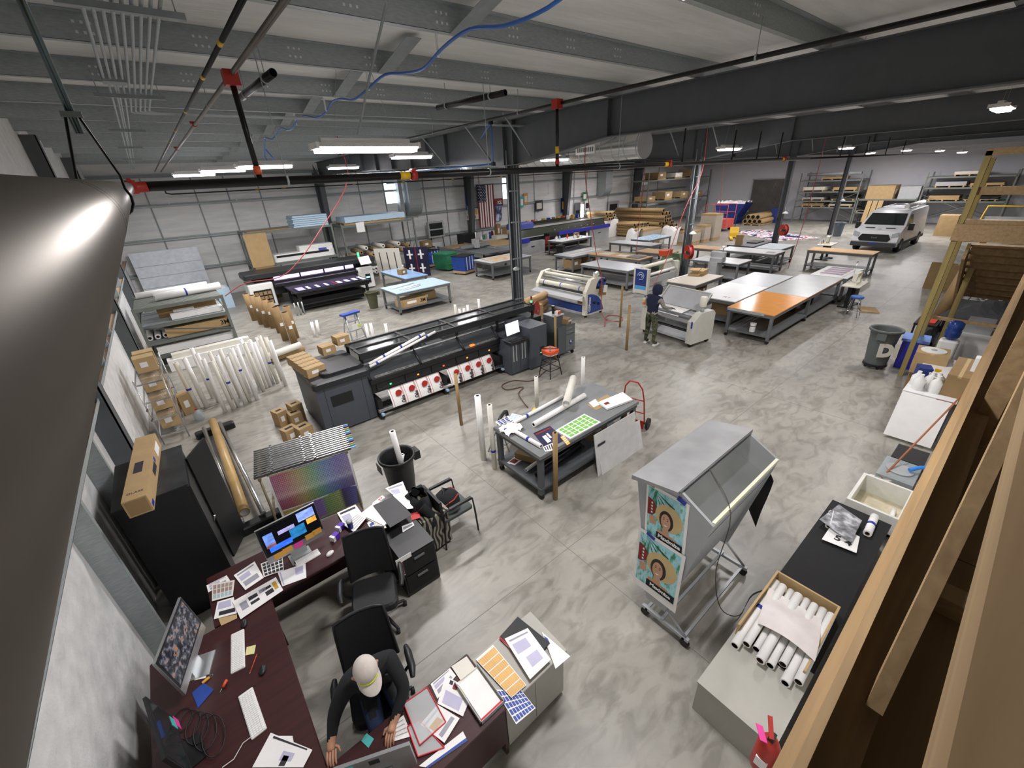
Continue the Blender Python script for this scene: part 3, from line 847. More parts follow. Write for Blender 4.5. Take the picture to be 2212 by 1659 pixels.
# ================================================================ mezzanine edge with lumber guard, stairs
mz = B().box(XW, 11.6, -0.12, 0.0, 0.12, 3.2).struct('wall_mezzanine', DRYWALL, 'drywall front of the mezzanine')
B().box(XW, 11.6, 0.0, 0.014, 0.12, 3.19).to(mz, 'drywall_sheet', DRYWALL)
B().box(XW, 11.6, 0.0, 0.016, 0.0, 0.12).to(mz, 'baseboard', BLACK)
dk = B().box(XW, 11.6, -7.9, -0.14, 3.0, 3.05).struct('mezzanine_deck', PLY, 'plywood mezzanine deck')
for x in (1.1, 2.35, 3.55, 4.8):
    B().box(x - 0.002, x + 0.002, -7.9, -0.14, 3.05, 3.0505).to(dk, 'board_joint', BLACKM)
B().box(1.95, 2.05, -2.4, -0.15, 3.05, 3.13).to(dk, 'cross_batten', PINE)
gd = thing('lumber_guard', 'rough lumber guard rail with diagonal brace along the mezzanine edge', 'railing', (0, 0, 0))
B().box(-1.4, 11.6, -0.13, 0.019, 3.2, 3.25).to(gd, 'sill_plate', PINE)
B().box(-1.4, 9.2, -0.036, -0.014, 3.25, 3.4).to(gd, 'toe_board', PINE)
B().box(-1.4, 11.6, -0.13, -0.04, 3.05, 3.2).to(gd, 'rim_board', PLY)
B().box(-1.4, 7.5, -0.115, -0.069, 4.27, 4.335).to(gd, 'top_rail', PINE)
B().box(-1.4, 7.5, -0.16, -0.115, 4.25, 4.335).to(gd, 'back_rail', PINE)
a = Vector((1.15, -0.1, 3.3)); b_ = Vector((2.05, -0.12, 4.2))
B().ob((a + b_) / 2, ((b_ - a).length, 0.038, 0.075), (0, -math.atan2(b_.z - a.z, b_.x - a.x), 0)).to(gd, 'diagonal_brace', PINE)
for x in (3.6, 7.0):
    B().box(x, x + 0.09, -0.17, -0.075, 3.05, 4.27).to(gd, 'post', PINE)
B().rbox(6.3, 6.42, 0.015, 0.06, 2.6, 2.75, 0.01).to(mz, 'outlet_box', WHITE)
rdp = thing('red_board', 'dark red painted board lying on the mezzanine deck', 'panel', (5.6, -0.95, 3.05))
B().box(-0.3, 0.5, -0.35, 0.1, 0, 0.03).to(rdp, 'board', REDD); B().box(-0.3, 0.5, 0.1, 0.13, 0, 0.06).to(rdp, 'edge_batten', PINE)

st = thing('lumber_stair_tower', 'rough lumber stair tower with plank treads beyond the mezzanine', 'stairs', (12.7, 0, 0))
p0 = G(1943, 812, 0); xx = p0.x - 12.7
B().box(xx, xx + 0.09, p0.y - 0.05, p0.y + 0.04, 0, 4.72).to(st, 'post', PINEZ)
B().box(xx + 0.9, xx + 0.99, p0.y - 0.05, p0.y + 0.04, 0, 4.6).to(st, 'post', PINEZ)
B().box(xx, xx + 0.09, p0.y - 3.0, p0.y + 0.04, 4.64, 4.76).to(st, 'top_beam', PINE)
B().box(xx + 0.09, xx + 0.13, p0.y - 3.0, p0.y, 3.95, 4.1).to(st, 'rail_board', PINE)
B().box(xx - 0.04, xx + 0.0, p0.y - 3.0, p0.y + 0.06, 3.1, 3.42).to(st, 'fascia_board', PINE)
B().box(xx, xx + 0.25, p0.y - 3.0, p0.y - 0.04, 3.42, 3.5).to(st, 'landing_edge', PINE)
for k in range(8):
    B().box(xx + 0.35 + 0.28 * k, xx + 0.64 + 0.28 * k, p0.y - 2.2, p0.y - 0.25, 2.95 - 0.19 * k, 2.99 - 0.19 * k).to(st, 'tread', PLY)
    B().box(xx + 0.62 + 0.28 * k, xx + 0.64 + 0.28 * k, p0.y - 2.2, p0.y - 0.25, 2.8 - 0.19 * k, 2.95 - 0.19 * k).to(st, 'riser_board', PLY)
for y in (-2.25, -0.25):
    B().prism([(xx + 0.3, 2.7), (xx + 0.3, 3.02), (xx + 2.9, 1.3), (xx + 2.9, 0.95)], 'y', p0.y + y, p0.y + y + 0.05).to(st, 'stringer', PINE)
B().box(xx + 1.2, xx + 1.29, p0.y - 0.4, p0.y - 0.3, 0, 3.0).to(st, 'post', PINEZ)
B().box(xx + 0.4, xx + 0.44, p0.y - 2.6, p0.y - 0.1, 1.35, 1.42).to(st, 'cross_board', PINE)
# ================================================================ shared builders
def carton(label, loc, size, rz=0.0, m_=None, group=None, name='cardboard_box', sticker=True, handle=False, tape=True, mark=None):
    t = thing(name, label, 'box', loc, rz, group)
    x, y, z = size[0] / 2, size[1] / 2, size[2]
    B().box(-x, x, -y, y, 0, z).to(t, 'body', m_ or CARD)
    if tape: B().box(-x - 0.001, x + 0.001, -0.025, 0.025, z - 0.03, z + 0.0015).to(t, 'tape_strip', CARDP)
    if sticker: B().box(-x * 0.5, x * 0.2, -y - 0.0015, -y, z * 0.35, z * 0.7).to(t, 'label_sticker', PAPER)
    if handle: B().box(-x * 0.55, x * 0.55, -0.035, 0.035, z - 0.001, z + 0.002).to(t, 'hand_hole', BLACKM)
    if mark:
        text(t, 'print', mark[0], mark[1], BLACKM, (mark[2] * x, -y - 0.0015, z * 0.5), (PI / 2, 0, 0), bold=0.004)
    return t


def roll(label, a, b_, r, ri=None, m_=None, group=None, tape=None, name='media_roll', core=None):
    a = Vector(a); b_ = Vector(b_)
    t = thing(name, label, 'roll', a, 0, group)
    d = b_ - a
    B().tube((0, 0, 0), d, r, ri or r * 0.55, 14).to(t, 'wound_sheet' if (m_ or PAPER) is not KRAFT else 'tube_wall', [m_ or PAPER, core or KCORE])
    if tape is not None:
        for q in (tape if isinstance(tape, (list, tuple)) else [tape]):
            dn_ = d.normalized()
            B().cyl(d * q - dn_ * 0.025, d * q + dn_ * 0.025, r + 0.0015, n=14).to(t, 'tape_band', TAPE)
    return t


def bench(label, x0, x1, y0, y1, top, h=0.9, frame=None, shelf=True, casters=True, legs=True, name='work_table', group=None, rz=0.0, midleg=False, split=None, th=0.03):
    """steel work table: top sheet, apron, square legs, lower shelf, casters (local origin at table centre on the floor)"""
    frame = frame or TSTEEL
    L, W_ = (x1 - x0) / 2, (y1 - y0) / 2
    t = thing(name, label, 'table', ((x0 + x1) / 2, (y0 + y1) / 2, 0), rz, group)
    B().box(-L, L, -W_, W_, h - th, h).to(t, 'table_top', top)
    B().box(-L + 0.02, L - 0.02, -W_ + 0.02, -W_ + 0.06, h - 0.13, h - th).box(-L + 0.02, L - 0.02, W_ - 0.06, W_ - 0.02, h - 0.13, h - th).box(-L + 0.02, -L + 0.06, -W_ + 0.06, W_ - 0.06, h - 0.13, h - th).box(L - 0.06, L - 0.02, -W_ + 0.06, W_ - 0.06, h - 0.13, h - th).to(t, 'apron', frame)
    xs = [-L + 0.03, L - 0.11] + ([-0.04] if midleg else [])
    for x in xs:
        for y in (-W_ + 0.03, W_ - 0.11):
            B().box(x, x + 0.08, y, y + 0.08, 0.1 if casters else 0, h - 0.13).to(t, 'leg', frame)
            if casters:
                B().cyl((x + 0.015, y + 0.04, 0.05), (x + 0.065, y + 0.04, 0.05), 0.05, n=10).to(t, 'caster', RUBBER)
    if shelf:
        B().box(-L + 0.02, L - 0.02, -W_ + 0.02, W_ - 0.02, 0.2, 0.24).to(t, 'lower_shelf', frame)
    return t


PAPN = [0]


def paper(label, pts, z, m_=None, t=0.003, cat='paper', name='paper_sheet', prints=None, group=None):
    """sheet whose corners are seen at the given photo pixels on a surface at height z; prints are patches in sheet u,v"""
    PAPN[0] += 1
    P_ = [G(p[0], p[1], z) for p in pts]
    c = sum(P_, Vector()) / len(P_); c.z = z
    th = thing(name, label, cat, c, 0, group)
    B().sheet([p - c for p in P_], t).to(th, 'sheet', m_ or PAPER)
    if prints and len(P_) == 4:
        Q = [p - c for p in P_]
        def uv(u, v_):
            a = Q[0].lerp(Q[1], u); b2 = Q[3].lerp(Q[2], u)
            return a.lerp(b2, v_) + Vector((0, 0, t + 0.0008))
        for (u0, u1, v0, v1, pm) in prints:
            B().sheet([uv(u0, v0), uv(u1, v0), uv(u1, v1), uv(u0, v1)], 0.0006).to(th, 'print', pm)
    return th


INK = mat('grey_ink', '#9a9aa4', 0.6, 0, 0.05)
INKD = mat('dark_ink', '#2a2830', 0.6, 0, 0.05)
INKP = mat('lilac_ink', '#b9b6cf', 0.6, 0, 0.05)
GOLD = mat('gold_ink', '#c79a3a', 0.5, 0, 0.08)
PINK = mat('pink_note', '#e3459a', 0.6, 0, 0.04)
TEAL = mat('teal_note', '#4fb3b0', 0.6, 0, 0.04)
YNOTE = mat('yellow_note', '#e6e0a0', 0.6, 0, 0.04)
ONOTE = mat('orange_note', '#e0a545', 0.6, 0, 0.04)
PURPLE = mat('purple_print', '#5a2fb0', 0.5, 0, 0.06)
REDS = mat('red_sleeve_edge', '#d0303a', 0.3, 0, 0.06)
KEYM = mat('key_caps', '#f2f2ef', 0.5, 0, 0.02)

# ================================================================ office corner (desks)
d1 = thing('office_desk', 'dark mahogany desk against the end wall carrying two keyboards and monitors', 'desk', (-0.8, 3.17, 0))
B().rbox(-0.53, 0.53, -0.97, 0.965, 0.715, 0.75, 0.015).to(d1, 'desk_top', MAHOG)
B().box(-0.5, 0.5, -0.95, -0.92, 0, 0.714).to(d1, 'side_panel', MAHOG); B().box(-0.5, -0.47, -0.92, 0.95, 0.1, 0.714).to(d1, 'back_panel', MAHOG); B().box(-0.5, 0.5, 0.92, 0.95, 0, 0.714).to(d1, 'side_panel', MAHOG)
d2 = thing('office_desk', 'dark mahogany desk with the space picture computer and a heap of printouts', 'desk', (0.1, 4.54, 0))
B().rbox(-0.9, 0.92, -0.39, 0.39, 0.715, 0.75, 0.015).to(d2, 'desk_top', MAHOG)
B().box(-0.88, -0.85, -0.36, 0.36, 0, 0.714).to(d2, 'side_panel', MAHOG); B().box(0.87, 0.9, -0.36, 0.36, 0, 0.714).to(d2, 'side_panel', MAHOG); B().box(-0.85, 0.87, 0.1, 0.13, 0.08, 0.714).to(d2, 'modesty_panel', MAHOG)
d3 = thing('office_desk', 'dark mahogany desk at which the man in the cap works', 'desk', (0.375, 1.92, 0))
B().rbox(-0.64, 0.64, -0.3, 0.3, 0.715, 0.75, 0.015).to(d3, 'desk_top', MAHOG)
B().box(-0.63, -0.6, -0.28, 0.28, 0, 0.714).to(d3, 'side_panel', MAHOG); B().box(0.6, 0.63, -0.28, 0.28, 0, 0.714).to(d3, 'side_panel', MAHOG); B().box(-0.6, 0.6, -0.28, -0.25, 0.2, 0.714).to(d3, 'modesty_panel', MAHOG)
gc = thing('side_cabinet', 'pale grey low cabinet covered with swatches and printouts at the desk end', 'cabinet', (1.37, 1.9, 0))
GCM = mat('pale_grey_laminate2', '#a9a79e', 0.5, 0, 0.04)
B().box(-0.34, 0.36, -0.24, 0.24, 0.05, 0.7).to(gc, 'body', GCM); B().rbox(-0.35, 0.38, -0.27, 0.25, 0.7, 0.73, 0.01).to(gc, 'top_board', GCM); B().box(-0.33, 0.35, -0.2, 0.2, 0, 0.05).to(gc, 'plinth', TSTEEL)
B().box(-0.005, 0.0, -0.2415, -0.24, 0.08, 0.68).to(gc, 'door_gap', TSTEEL)
pc = thing('pedestal_cabinet', 'black two drawer pedestal under loose papers beside the zebra cloth', 'cabinet', (1.28, 4.2, 0))
B().box(-0.24, 0.22, -0.5, 0.5, 0.02, 0.68).to(pc, 'body', BLACK)
for z in (0.08, 0.38):
    dr = B().box(-0.22, 0.2, -0.515, -0.5, z, z + 0.27).to(pc, 'drawer', BLACKM)
    B().box(-0.08, 0.06, -0.53, -0.515, z + 0.2, z + 0.225).to(dr, 'handle', TSTEEL)
zc = thing('zebra_cloth', 'zebra striped cloth draped over the small side table', 'cloth', (1.72, 4.45, 0))
B().box(-0.17, 0.2, -0.33, 0.3, 0.02, 0.62).to(zc, 'side_table', BLACKM)
def zf(u, v_):
    P_ = [(-0.19, -0.36), (0.23, -0.36), (0.23, 0.33), (-0.19, 0.33), (-0.19, -0.36)]
    k = min(3, int(u * 4)); f_ = u * 4 - k
    x = P_[k][0] * (1 - f_) + P_[k + 1][0] * f_; y = P_[k][1] * (1 - f_) + P_[k + 1][1] * f_
    return (x + 0.015 * math.sin(40 * u) * v_, y + 0.015 * math.cos(33 * u) * v_, 0.64 - v_ * (0.5 + 0.08 * math.sin(9 * u)))
B().grid(zf, 48, 6).to(zc, 'hanging_cloth', ZEBRA)
B().box(-0.19, 0.23, -0.36, 0.33, 0.625, 0.64).to(zc, 'cloth_top', ZEBRA)


def computer(label, loc, rz, screen, w_=0.65, h_=0.36, chin=0.09, case=None, note=None, tilt=0.1, back_logo=False):
    t = thing('desktop_computer', label, 'computer', loc, rz)
    case = case or ALU
    c, s = math.cos(tilt), math.sin(tilt)
    def q(x, y, z):
        return (x, y * c + z * s, 0.12 + z * c - y * s)
    def slab(x0, x1, y0, y1, z0, z1, nm, m_):
        vs = [q(x, y, z) for z in (z0, z1) for y in (y0, y1) for x in (x0, x1)]
        return B().add(vs, [(0, 2, 3, 1), (4, 5, 7, 6), (0, 1, 5, 4), (1, 3, 7, 5), (3, 2, 6, 7), (2, 0, 4, 6)]).to(t, nm, m_)
    slab(-w_ / 2, w_ / 2, -0.008, 0.014, 0, h_ + chin + 0.03, 'case', case)
    slab(-w_ / 2 + 0.004, w_ / 2 - 0.004, -0.0095, -0.008, chin, h_ + chin + 0.026, 'bezel', BLACK)
    sc = slab(-w_ / 2 + 0.025, w_ / 2 - 0.025, -0.011, -0.0095, chin + 0.02, h_ + chin + 0.006, 'screen', screen)
    B().box(-0.12, 0.12, -0.1, 0.09, 0, 0.012).to(t, 'foot', case)
    B().prism([(0.02, 0.012), (0.06, 0.012), (0.055, 0.25), (0.03, 0.25)], 'x', -0.09, 0.09).to(t, 'stand', case)
    if back_logo:
        lg = slab(-0.035, 0.035, 0.014, 0.0146, 0.26, 0.33, 'logo', BLACK)
    for n_, (u, z, m_) in enumerate(note or []):
        slab(u - 0.05, u + 0.05, -0.016, -0.0115, z, z + 0.07, 'sticky_note', m_)
    return t, slab


space = mat('space_black', '#05060c', 0.3, 0, 0.2, 9, emit=0.4)
c1_, sl = computer('aluminium computer showing pictures of space and planets', (0.14, 4.52, 0.75), 0.06, space, note=[(-0.2, 0.02, ONOTE), (-0.1, 0.03, ONOTE), (0.02, 0.02, PINK), (0.16, 0.05, ONOTE), (0.25, 0.06, ONOTE)])
for (x0, x1, z0, z1, hx, e) in ((-0.28, -0.18, 0.23, 0.38, '#5a77b8', 0.6), (-0.28, -0.18, 0.2, 0.25, '#7a4436', 0.5), (-0.26, -0.02, 0.13, 0.2, '#2450c8', 0.9), (-0.02, 0.15, 0.16, 0.3, '#1e5f8c', 0.6), (0.1, 0.29, 0.33, 0.45, '#6d82c4', 0.7), (0.18, 0.29, 0.25, 0.32, '#c98a3a', 0.6), (-0.13, 0.05, 0.3, 0.35, '#8a84b0', 0.6)):
    pm = print_mat('space_picture_%d' % int(1000 + 1000 * x0 + 100 * z0), [(0.3, hx), (0.62, '#%02x%02x%02x' % tuple(min(255, int(int(hx[i:i + 2], 16) * 1.35)) for i in (1, 3, 5)))], 14, (1, 1, 2), 0.3, 'LINEAR', emit=e)
    sl(x0, x1, -0.0118, -0.0111, z0, z1, 'picture', pm)
scr2 = print_mat('dark_collage', [(0.3, '#14161c'), (0.45, '#3a3d48'), (0.55, '#6a6c74'), (0.63, '#a86a34'), (0.68, '#2a2c34')], 22, (1, 1, 1), 0.3, emit=0.35)
c2_, sl = computer('aluminium computer with a dark photo collage beside the end wall', (-0.95, 3.78, 0.75), math.radians(71.5), scr2)
c3_, sl = computer('thin black monitor with teal and pink notes on its corner', (-1.09, 3.02, 0.75), math.radians(100), GLASS, 0.6, 0.34, 0.03, BLACK, tilt=0.12)
sl(0.16, 0.26, -0.014, -0.011, 0.02, 0.1, 'sticky_note', TEAL)
sl(0.2, 0.3, -0.0142, -0.0112, -0.05, 0.03, 'sticky_note', PINK)
c4_, sl = computer('aluminium computer seen from its back in front of the man', (0.035, 1.84, 0.75), math.radians(156), GLASS, 0.5, 0.28, 0.06, back_logo=True)
sl(0.13, 0.21, 0.0146, 0.016, 0.3, 0.36, 'sticky_note', TEAL)


def keyboard(label, c, L, rz, full=True):
    t = thing('keyboard', label, 'keyboard', c, rz)
    B().rbox(-L / 2, L / 2, -0.058, 0.058, 0, 0.012, 0.01).to(t, 'base', WHITE)
    n = int(L / 0.0195)
    b = B()
    for r in range(5):
        for k in range(n):
            x = -L / 2 + 0.012 + k * (L - 0.02) / n
            b.box(x, x + 0.015, -0.05 + r * 0.0202, -0.034 + r * 0.0202, 0.012, 0.017)
    k_ = b.to(t, 'key_caps', KEYM); k_['kind'] = 'stuff'
    return t


keyboard('small white keyboard in front of the space picture computer', (0.19, 4.42, 0.75), 0.28, 0.05)
keyboard('white keyboard beside the yellow sticky note', (-0.65, 3.71, 0.75), 0.44, math.radians(82))
keyboard('white keyboard beside the printed drawings with its cable trailing', (-0.645, 3.02, 0.75), 0.44, math.radians(-86))
for lab, c, rz, m_ in (('white mouse next to the small keyboard', (0.42, 4.3, 0.75), 0.4, WHITE), ('black mouse at the head of the white keyboard', (-0.55, 3.98, 0.75), 1.4, BLACK), ('black mouse in the middle of the desk', (-0.5, 3.34, 0.75), 1.2, BLACK)):
    t = thing('mouse', lab, 'mouse', c, rz)
    B().lathe([(0.028, 0), (0.031, 0.01), (0.026, 0.024), (0.012, 0.03)], 14).to(t, 'shell', m_)
    t.scale = (1.7, 1, 1)
    B().box(-0.002, 0.02, -0.002, 0.002, 0.029, 0.031).to(t, 'wheel', TSTEEL)
t = thing('pencil', 'orange pencil lying on the mahogany desk', 'pencil', G(548, 1433, 0.754), 1.05)
B().cyl((-0.085, 0, 0.004), (0.085, 0, 0.004), 0.004, n=6).to(t, 'shaft', ORANGE); B().cyl((-0.1, 0, 0.004), (-0.085, 0, 0.004), 0.0005, 0.004, n=6).to(t, 'tip', CARDP)
t = thing('screwdriver', 'stubby orange screwdriver on the mahogany desk', 'tool', G(482, 1487, 0.754), 0.9)
B().cyl((0, 0, 0.014), (0.06, 0, 0.014), 0.012, 0.014, n=10).to(t, 'handle', ORANGE); B().cyl((-0.04, 0, 0.014), (0, 0, 0.014), 0.003, n=6).to(t, 'blade', CHROME)
t = thing('key_fob', 'orange key fob with ring on the mahogany desk', 'keys', G(445, 1470, 0.754), 0.3)
B().rbox(-0.03, 0.03, -0.012, 0.012, 0, 0.012, 0.006).to(t, 'fob', ONOTE); B().path(arc((0.045, 0, 0.004), 0.014, 0, 6.28, 12), 0.002, 5).to(t, 'ring', CHROME)
paper('pale yellow sticky note on the mahogany desk', [(533, 1398), (553, 1393), (549, 1412), (530, 1416)], 0.752, YNOTE, 0.002, 'note', 'sticky_note')
paper('blue printed brochure with white lettering under the collage computer', [(415, 1497), (440, 1475), (462, 1490), (428, 1530)], 0.752, BLUE, 0.003, 'brochure', 'brochure')
paper('white notepad behind the collage computer stand', [(425, 1440), (450, 1425), (445, 1465), (420, 1470)], 0.752, PAPER, 0.006, 'notepad', 'notepad')
t = thing('coiled_cable', 'tangle of black cables behind the monitors', 'cable', (-1.12, 3.35, 0.755))
for k in range(5):
    B().path([(0.08 * math.cos(a) + 0.05 * k, (0.1 + 0.02 * k) * math.sin(a) - 0.08 * k, 0.005 + 0.004 * k) for a in [0.42 * i for i in range(16)]], 0.004, 5).to(t, 'loop', BLACK)
B().path([G(545, 1590, 0.756), G(525, 1605, 0.756), G(505, 1640, 0.756), G(480, 1658, 0.756)] , 0.004, 5).one('keyboard_cable', 'white cable trailing from the keyboard to the desk edge', 'cable', WHITE)

# printouts on the desks: (label, corner pixels, height, material, prints)
W4 = [(0.1, 0.9, 0.08, 0.16, INK), (0.1, 0.6, 0.25, 0.5, INKP), (0.12, 0.85, 0.6, 0.85, INK)]
PAPERS = [
    ('open ring binder sheet next to the swatch card', [(505, 1243), (550, 1213), (570, 1248), (530, 1275)], 0.757, PAPER, W4),
    ('swatch card with rows of black squares', [(563, 1218), (610, 1200), (613, 1232), (570, 1247)], 0.756, PAPER, [(0.06 + 0.19 * i, 0.21 + 0.19 * i, 0.08 + 0.23 * j, 0.26 + 0.23 * j, INKD) for i in range(5) for j in range(4)]),
    ('printed job sheet beside the blue pen', [(600, 1237), (660, 1217), (662, 1248), (610, 1267)], 0.756, PAPER, [(0.6, 0.9, 0.1, 0.6, INKP), (0.05, 0.1, 0.05, 0.95, INKP)]),
    ('sheet with black floor plan shapes in a red sleeve', [(502, 1300), (596, 1247), (612, 1275), (520, 1338)], 0.762, PAPER, [(0.1, 0.25, 0.3, 0.7, INK), (0.3, 0.5, 0.25, 0.45, INKD), (0.3, 0.5, 0.55, 0.7, INKD), (0.55, 0.7, 0.2, 0.4, INK), (0.62, 0.82, 0.25, 0.4, INKD), (0.65, 0.83, 0.5, 0.75, INKD), (0.86, 0.95, 0.2, 0.7, GOLD)]),
    ('colour proof of brownish tiles', [(458, 1262), (507, 1253), (503, 1287), (458, 1299)], 0.76, PAPER2, [(0.06 + 0.18 * i, 0.2 + 0.18 * i, 0.1 + 0.28 * j, 0.34 + 0.28 * j, mat('tile_print_%d' % j, ('#a08c88', '#98827c', '#9db8c2')[j], 0.5)) for i in range(5) for j in range(3)]),
    ('white form at the desk corner', [(446, 1265), (490, 1243), (497, 1254), (450, 1280)], 0.754, PAPER, W4),
    ('white drawing sheet with a black photo strip', [(470, 1300), (505, 1290), (512, 1325), (462, 1338)], 0.756, PAPER, [(0.2, 0.95, 0.65, 0.88, INKD), (0.1, 0.8, 0.1, 0.5, INKP)]),
    ('manila envelope corner under the drawings', [(472, 1336), (512, 1327), (512, 1336), (478, 1352)], 0.753, CARDP, None),
    ('drawing of a figure on white sheet at the desk end', [(585, 1583), (675, 1620), (655, 1658), (545, 1658)], 0.758, PAPER, [(0.45, 0.7, 0.4, 0.75, INKP), (0.5, 0.62, 0.55, 0.95, INKD), (0.1, 0.9, 0.05, 0.12, INKD)]),
    ('white sheet lying under the figure drawing', [(590, 1590), (632, 1590), (636, 1612), (560, 1640)], 0.754, PAPER, None),
    # papers right of the first desk
    ('tilted clipboard sheet behind the purple boxes', [(728, 1108), (768, 1090), (790, 1120), (745, 1137)], 0.775, PAPER, [(0.1, 0.9, 0.1, 0.22, INKD), (0.1, 0.5, 0.35, 0.75, INKP)]),
    ('lined order form curling over the clipboard', [(740, 1132), (775, 1108), (792, 1118), (765, 1150)], 0.79, PAPER, [(0.1, 0.9, 0.1 + 0.18 * j, 0.14 + 0.18 * j, INK) for j in range(5)]),
    ('newsletter with large blue letters', [(793, 1130), (806, 1122), (818, 1142), (805, 1152)], 0.77, PAPER, [(0.2, 0.8, 0.2, 0.45, BLUE), (0.2, 0.8, 0.6, 0.85, BLUED)]),
    ('cream folder on the paper heap', [(796, 1105), (812, 1098), (835, 1140), (815, 1148)], 0.78, PAPER2, None),
    ('dark grey card sheet topping the paper heap', [(806, 1092), (850, 1072), (890, 1112), (843, 1140)], 0.80, mat('dark_card', '#3b3b3d', 0.6), None),
    ('white report under the jacket', [(832, 1055), (870, 1040), (890, 1090), (862, 1080)], 0.73, PAPER, W4),
    ('printed sheet with red bars', [(804, 1087), (826, 1070), (832, 1075), (808, 1090)], 0.79, PAPER, [(0.1 + 0.2 * i, 0.24 + 0.2 * i, 0.3, 0.7, REDS) for i in range(4)]),
    ('red folder sticking out under the grey card', [(885, 1110), (905, 1105), (909, 1118), (890, 1124)], 0.685, mat('red_folder', '#c8403e', 0.6), None),
    ('striped magazine at the heap edge', [(868, 1137), (892, 1128), (895, 1135), (870, 1150)], 0.685, PAPER, [(0.1, 0.9, 0.3, 0.7, INK)]),
    ('white sheaf of papers by the jacket sleeve', [(848, 1070), (880, 1060), (893, 1098), (880, 1100)], 0.76, PAPER, None),
    # third desk and grey cabinet
    ('white estimate sheet with a photo and yellow bars', [(962, 1460), (1022, 1492), (1000, 1548), (945, 1520)], 0.757, PAPER, [(0.2, 0.32, 0.05, 0.2, INKD), (0.35, 0.5, 0.08, 0.3, REDD), (0.6, 0.9, 0.1, 0.3, YNOTE), (0.15, 0.8, 0.45, 0.9, INKP)]),
    ('white form half under the estimate sheet', [(930, 1478), (972, 1443), (985, 1460), (945, 1510)], 0.754, PAPER, W4),
    ('folded form lying over the red sleeve', [(908, 1565), (945, 1522), (993, 1552), (960, 1605)], 0.762, PAPER, [(0.1, 0.9, 0.1, 0.16, INKP), (0.1, 0.6, 0.3, 0.55, GOLD), (0.1, 0.9, 0.7, 0.85, INK)]),
    ('white sheet with a blue band along the desk edge', [(905, 1655), (1000, 1580), (1010, 1600), (925, 1659)], 0.754, PAPER, [(0.0, 1.0, 0.72, 1.0, BLUE)]),
    ('lined pad under the man\'s hand', [(830, 1575), (872, 1545), (890, 1590), (840, 1605)], 0.753, PAPER, [(0.1, 0.9, 0.15 + 0.2 * j, 0.19 + 0.2 * j, INK) for j in range(4)]),
    ('pinkish cream sheet above the letter tray', [(975, 1440), (1008, 1418), (1027, 1445), (995, 1470)], 0.76, PAPER2, None),
    ('blue swatch chart hanging over the cabinet edge', [(1070, 1490), (1125, 1490), (1157, 1530), (1115, 1565)], 0.732, PAPER, [(0.04 + 0.137 * i, 0.15 + 0.137 * i, 0.05 + 0.19 * j, 0.2 + 0.19 * j, BLUE) for i in range(7) for j in range(5)]),
    ('gold swatch chart curling on the cabinet', [(1028, 1425), (1065, 1393), (1137, 1480), (1105, 1508)], 0.745, PAPER, [(0.03 + 0.095 * i, 0.11 + 0.095 * i, 0.05 + 0.16 * j, 0.19 + 0.16 * j, mat('ochre_swatch', '#d9a64e', 0.5)) for i in range(10) for j in range(6)]),
    ('white drawing set on the black binder', [(1090, 1380), (1140, 1357), (1190, 1425), (1145, 1468)], 0.775, PAPER, [(0.1, 0.9, 0.08, 0.12, INK), (0.12, 0.7, 0.2, 0.45, INKP), (0.3, 0.8, 0.6, 0.85, INKP)]),
    ('white drawing under the set with black edge marks', [(1080, 1380), (1128, 1345), (1150, 1365), (1100, 1400)], 0.75, PAPER, [(0.1 + 0.18 * i, 0.2 + 0.18 * i, 0.05, 0.18, INKD) for i in range(5)]),
    ('loose white sheets at the far end of the cabinet', [(1170, 1365), (1205, 1395), (1232, 1418), (1200, 1445)], 0.745, PAPER, [(0.05, 0.3, 0.1, 0.3, BLUE)]),
]
for lab, pts, z, m_, pr in PAPERS:
    paper(lab, pts, z, m_, prints=pr)
def sleeve(label, pts, z):
    t = paper(label, pts, z, CLEAR, 0.002, 'plastic sleeve', 'plastic_sleeve')
    P_ = [G(p[0], p[1], z) for p in pts]; c = sum(P_, Vector()) / 4; c.z = z
    for a, b2 in zip(P_, P_[1:] + P_[:1]):
        B().path([a - c + Vector((0, 0, 0.003)), b2 - c + Vector((0, 0, 0.003))], 0.005, 5).to(t, 'red_edge', REDS)
sleeve('clear job sleeve with red edges on the desk', [(872, 1520), (923, 1485), (963, 1560), (907, 1610)], 0.766)
sleeve('second clear red edged sleeve beneath the first', [(880, 1570), (905, 1555), (960, 1615), (903, 1635)], 0.759)
lt = thing('letter_tray', 'grey letter tray holding a clear red edged sleeve', 'tray', (0.905, 1.86, 0.75), 0.0)
B().box(-0.12, 0.12, -0.2, 0.2, 0.0, 0.006).to(lt, 'base', PAPER2)
for x0, x1, y0, y1 in ((-0.12, -0.115, -0.2, 0.2), (0.115, 0.12, -0.2, 0.2), (-0.12, 0.12, -0.2, -0.195)):
    B().box(x0, x1, y0, y1, 0, 0.05).to(lt, 'wall', LSTEEL)
B().box(-0.1, 0.1, -0.18, 0.17, 0.006, 0.02).to(lt, 'sleeve', PAPER); B().box(-0.11, 0.11, -0.19, -0.17, 0.02, 0.026).to(lt, 'red_edge', REDS)
bb = thing('ring_binder', 'black binder with a red spine on the grey cabinet', 'binder', (1.5, 1.95, 0.73), 0.15)
B().box(-0.13, 0.13, -0.2, 0.2, 0, 0.04).to(bb, 'cover', BLACK); B().box(-0.14, -0.13, -0.2, 0.2, 0, 0.035).to(bb, 'spine', REDS)
for lab, px, py, m_ in (('teal sticky note on the mahogany desk beside the man', 794, 1600, TEAL),):
    paper(lab, [(px - 14, py), (px - 2, py - 16), (px + 14, py - 4), (px + 2, py + 16)], 0.753, m_, 0.002, 'note', 'sticky_note')
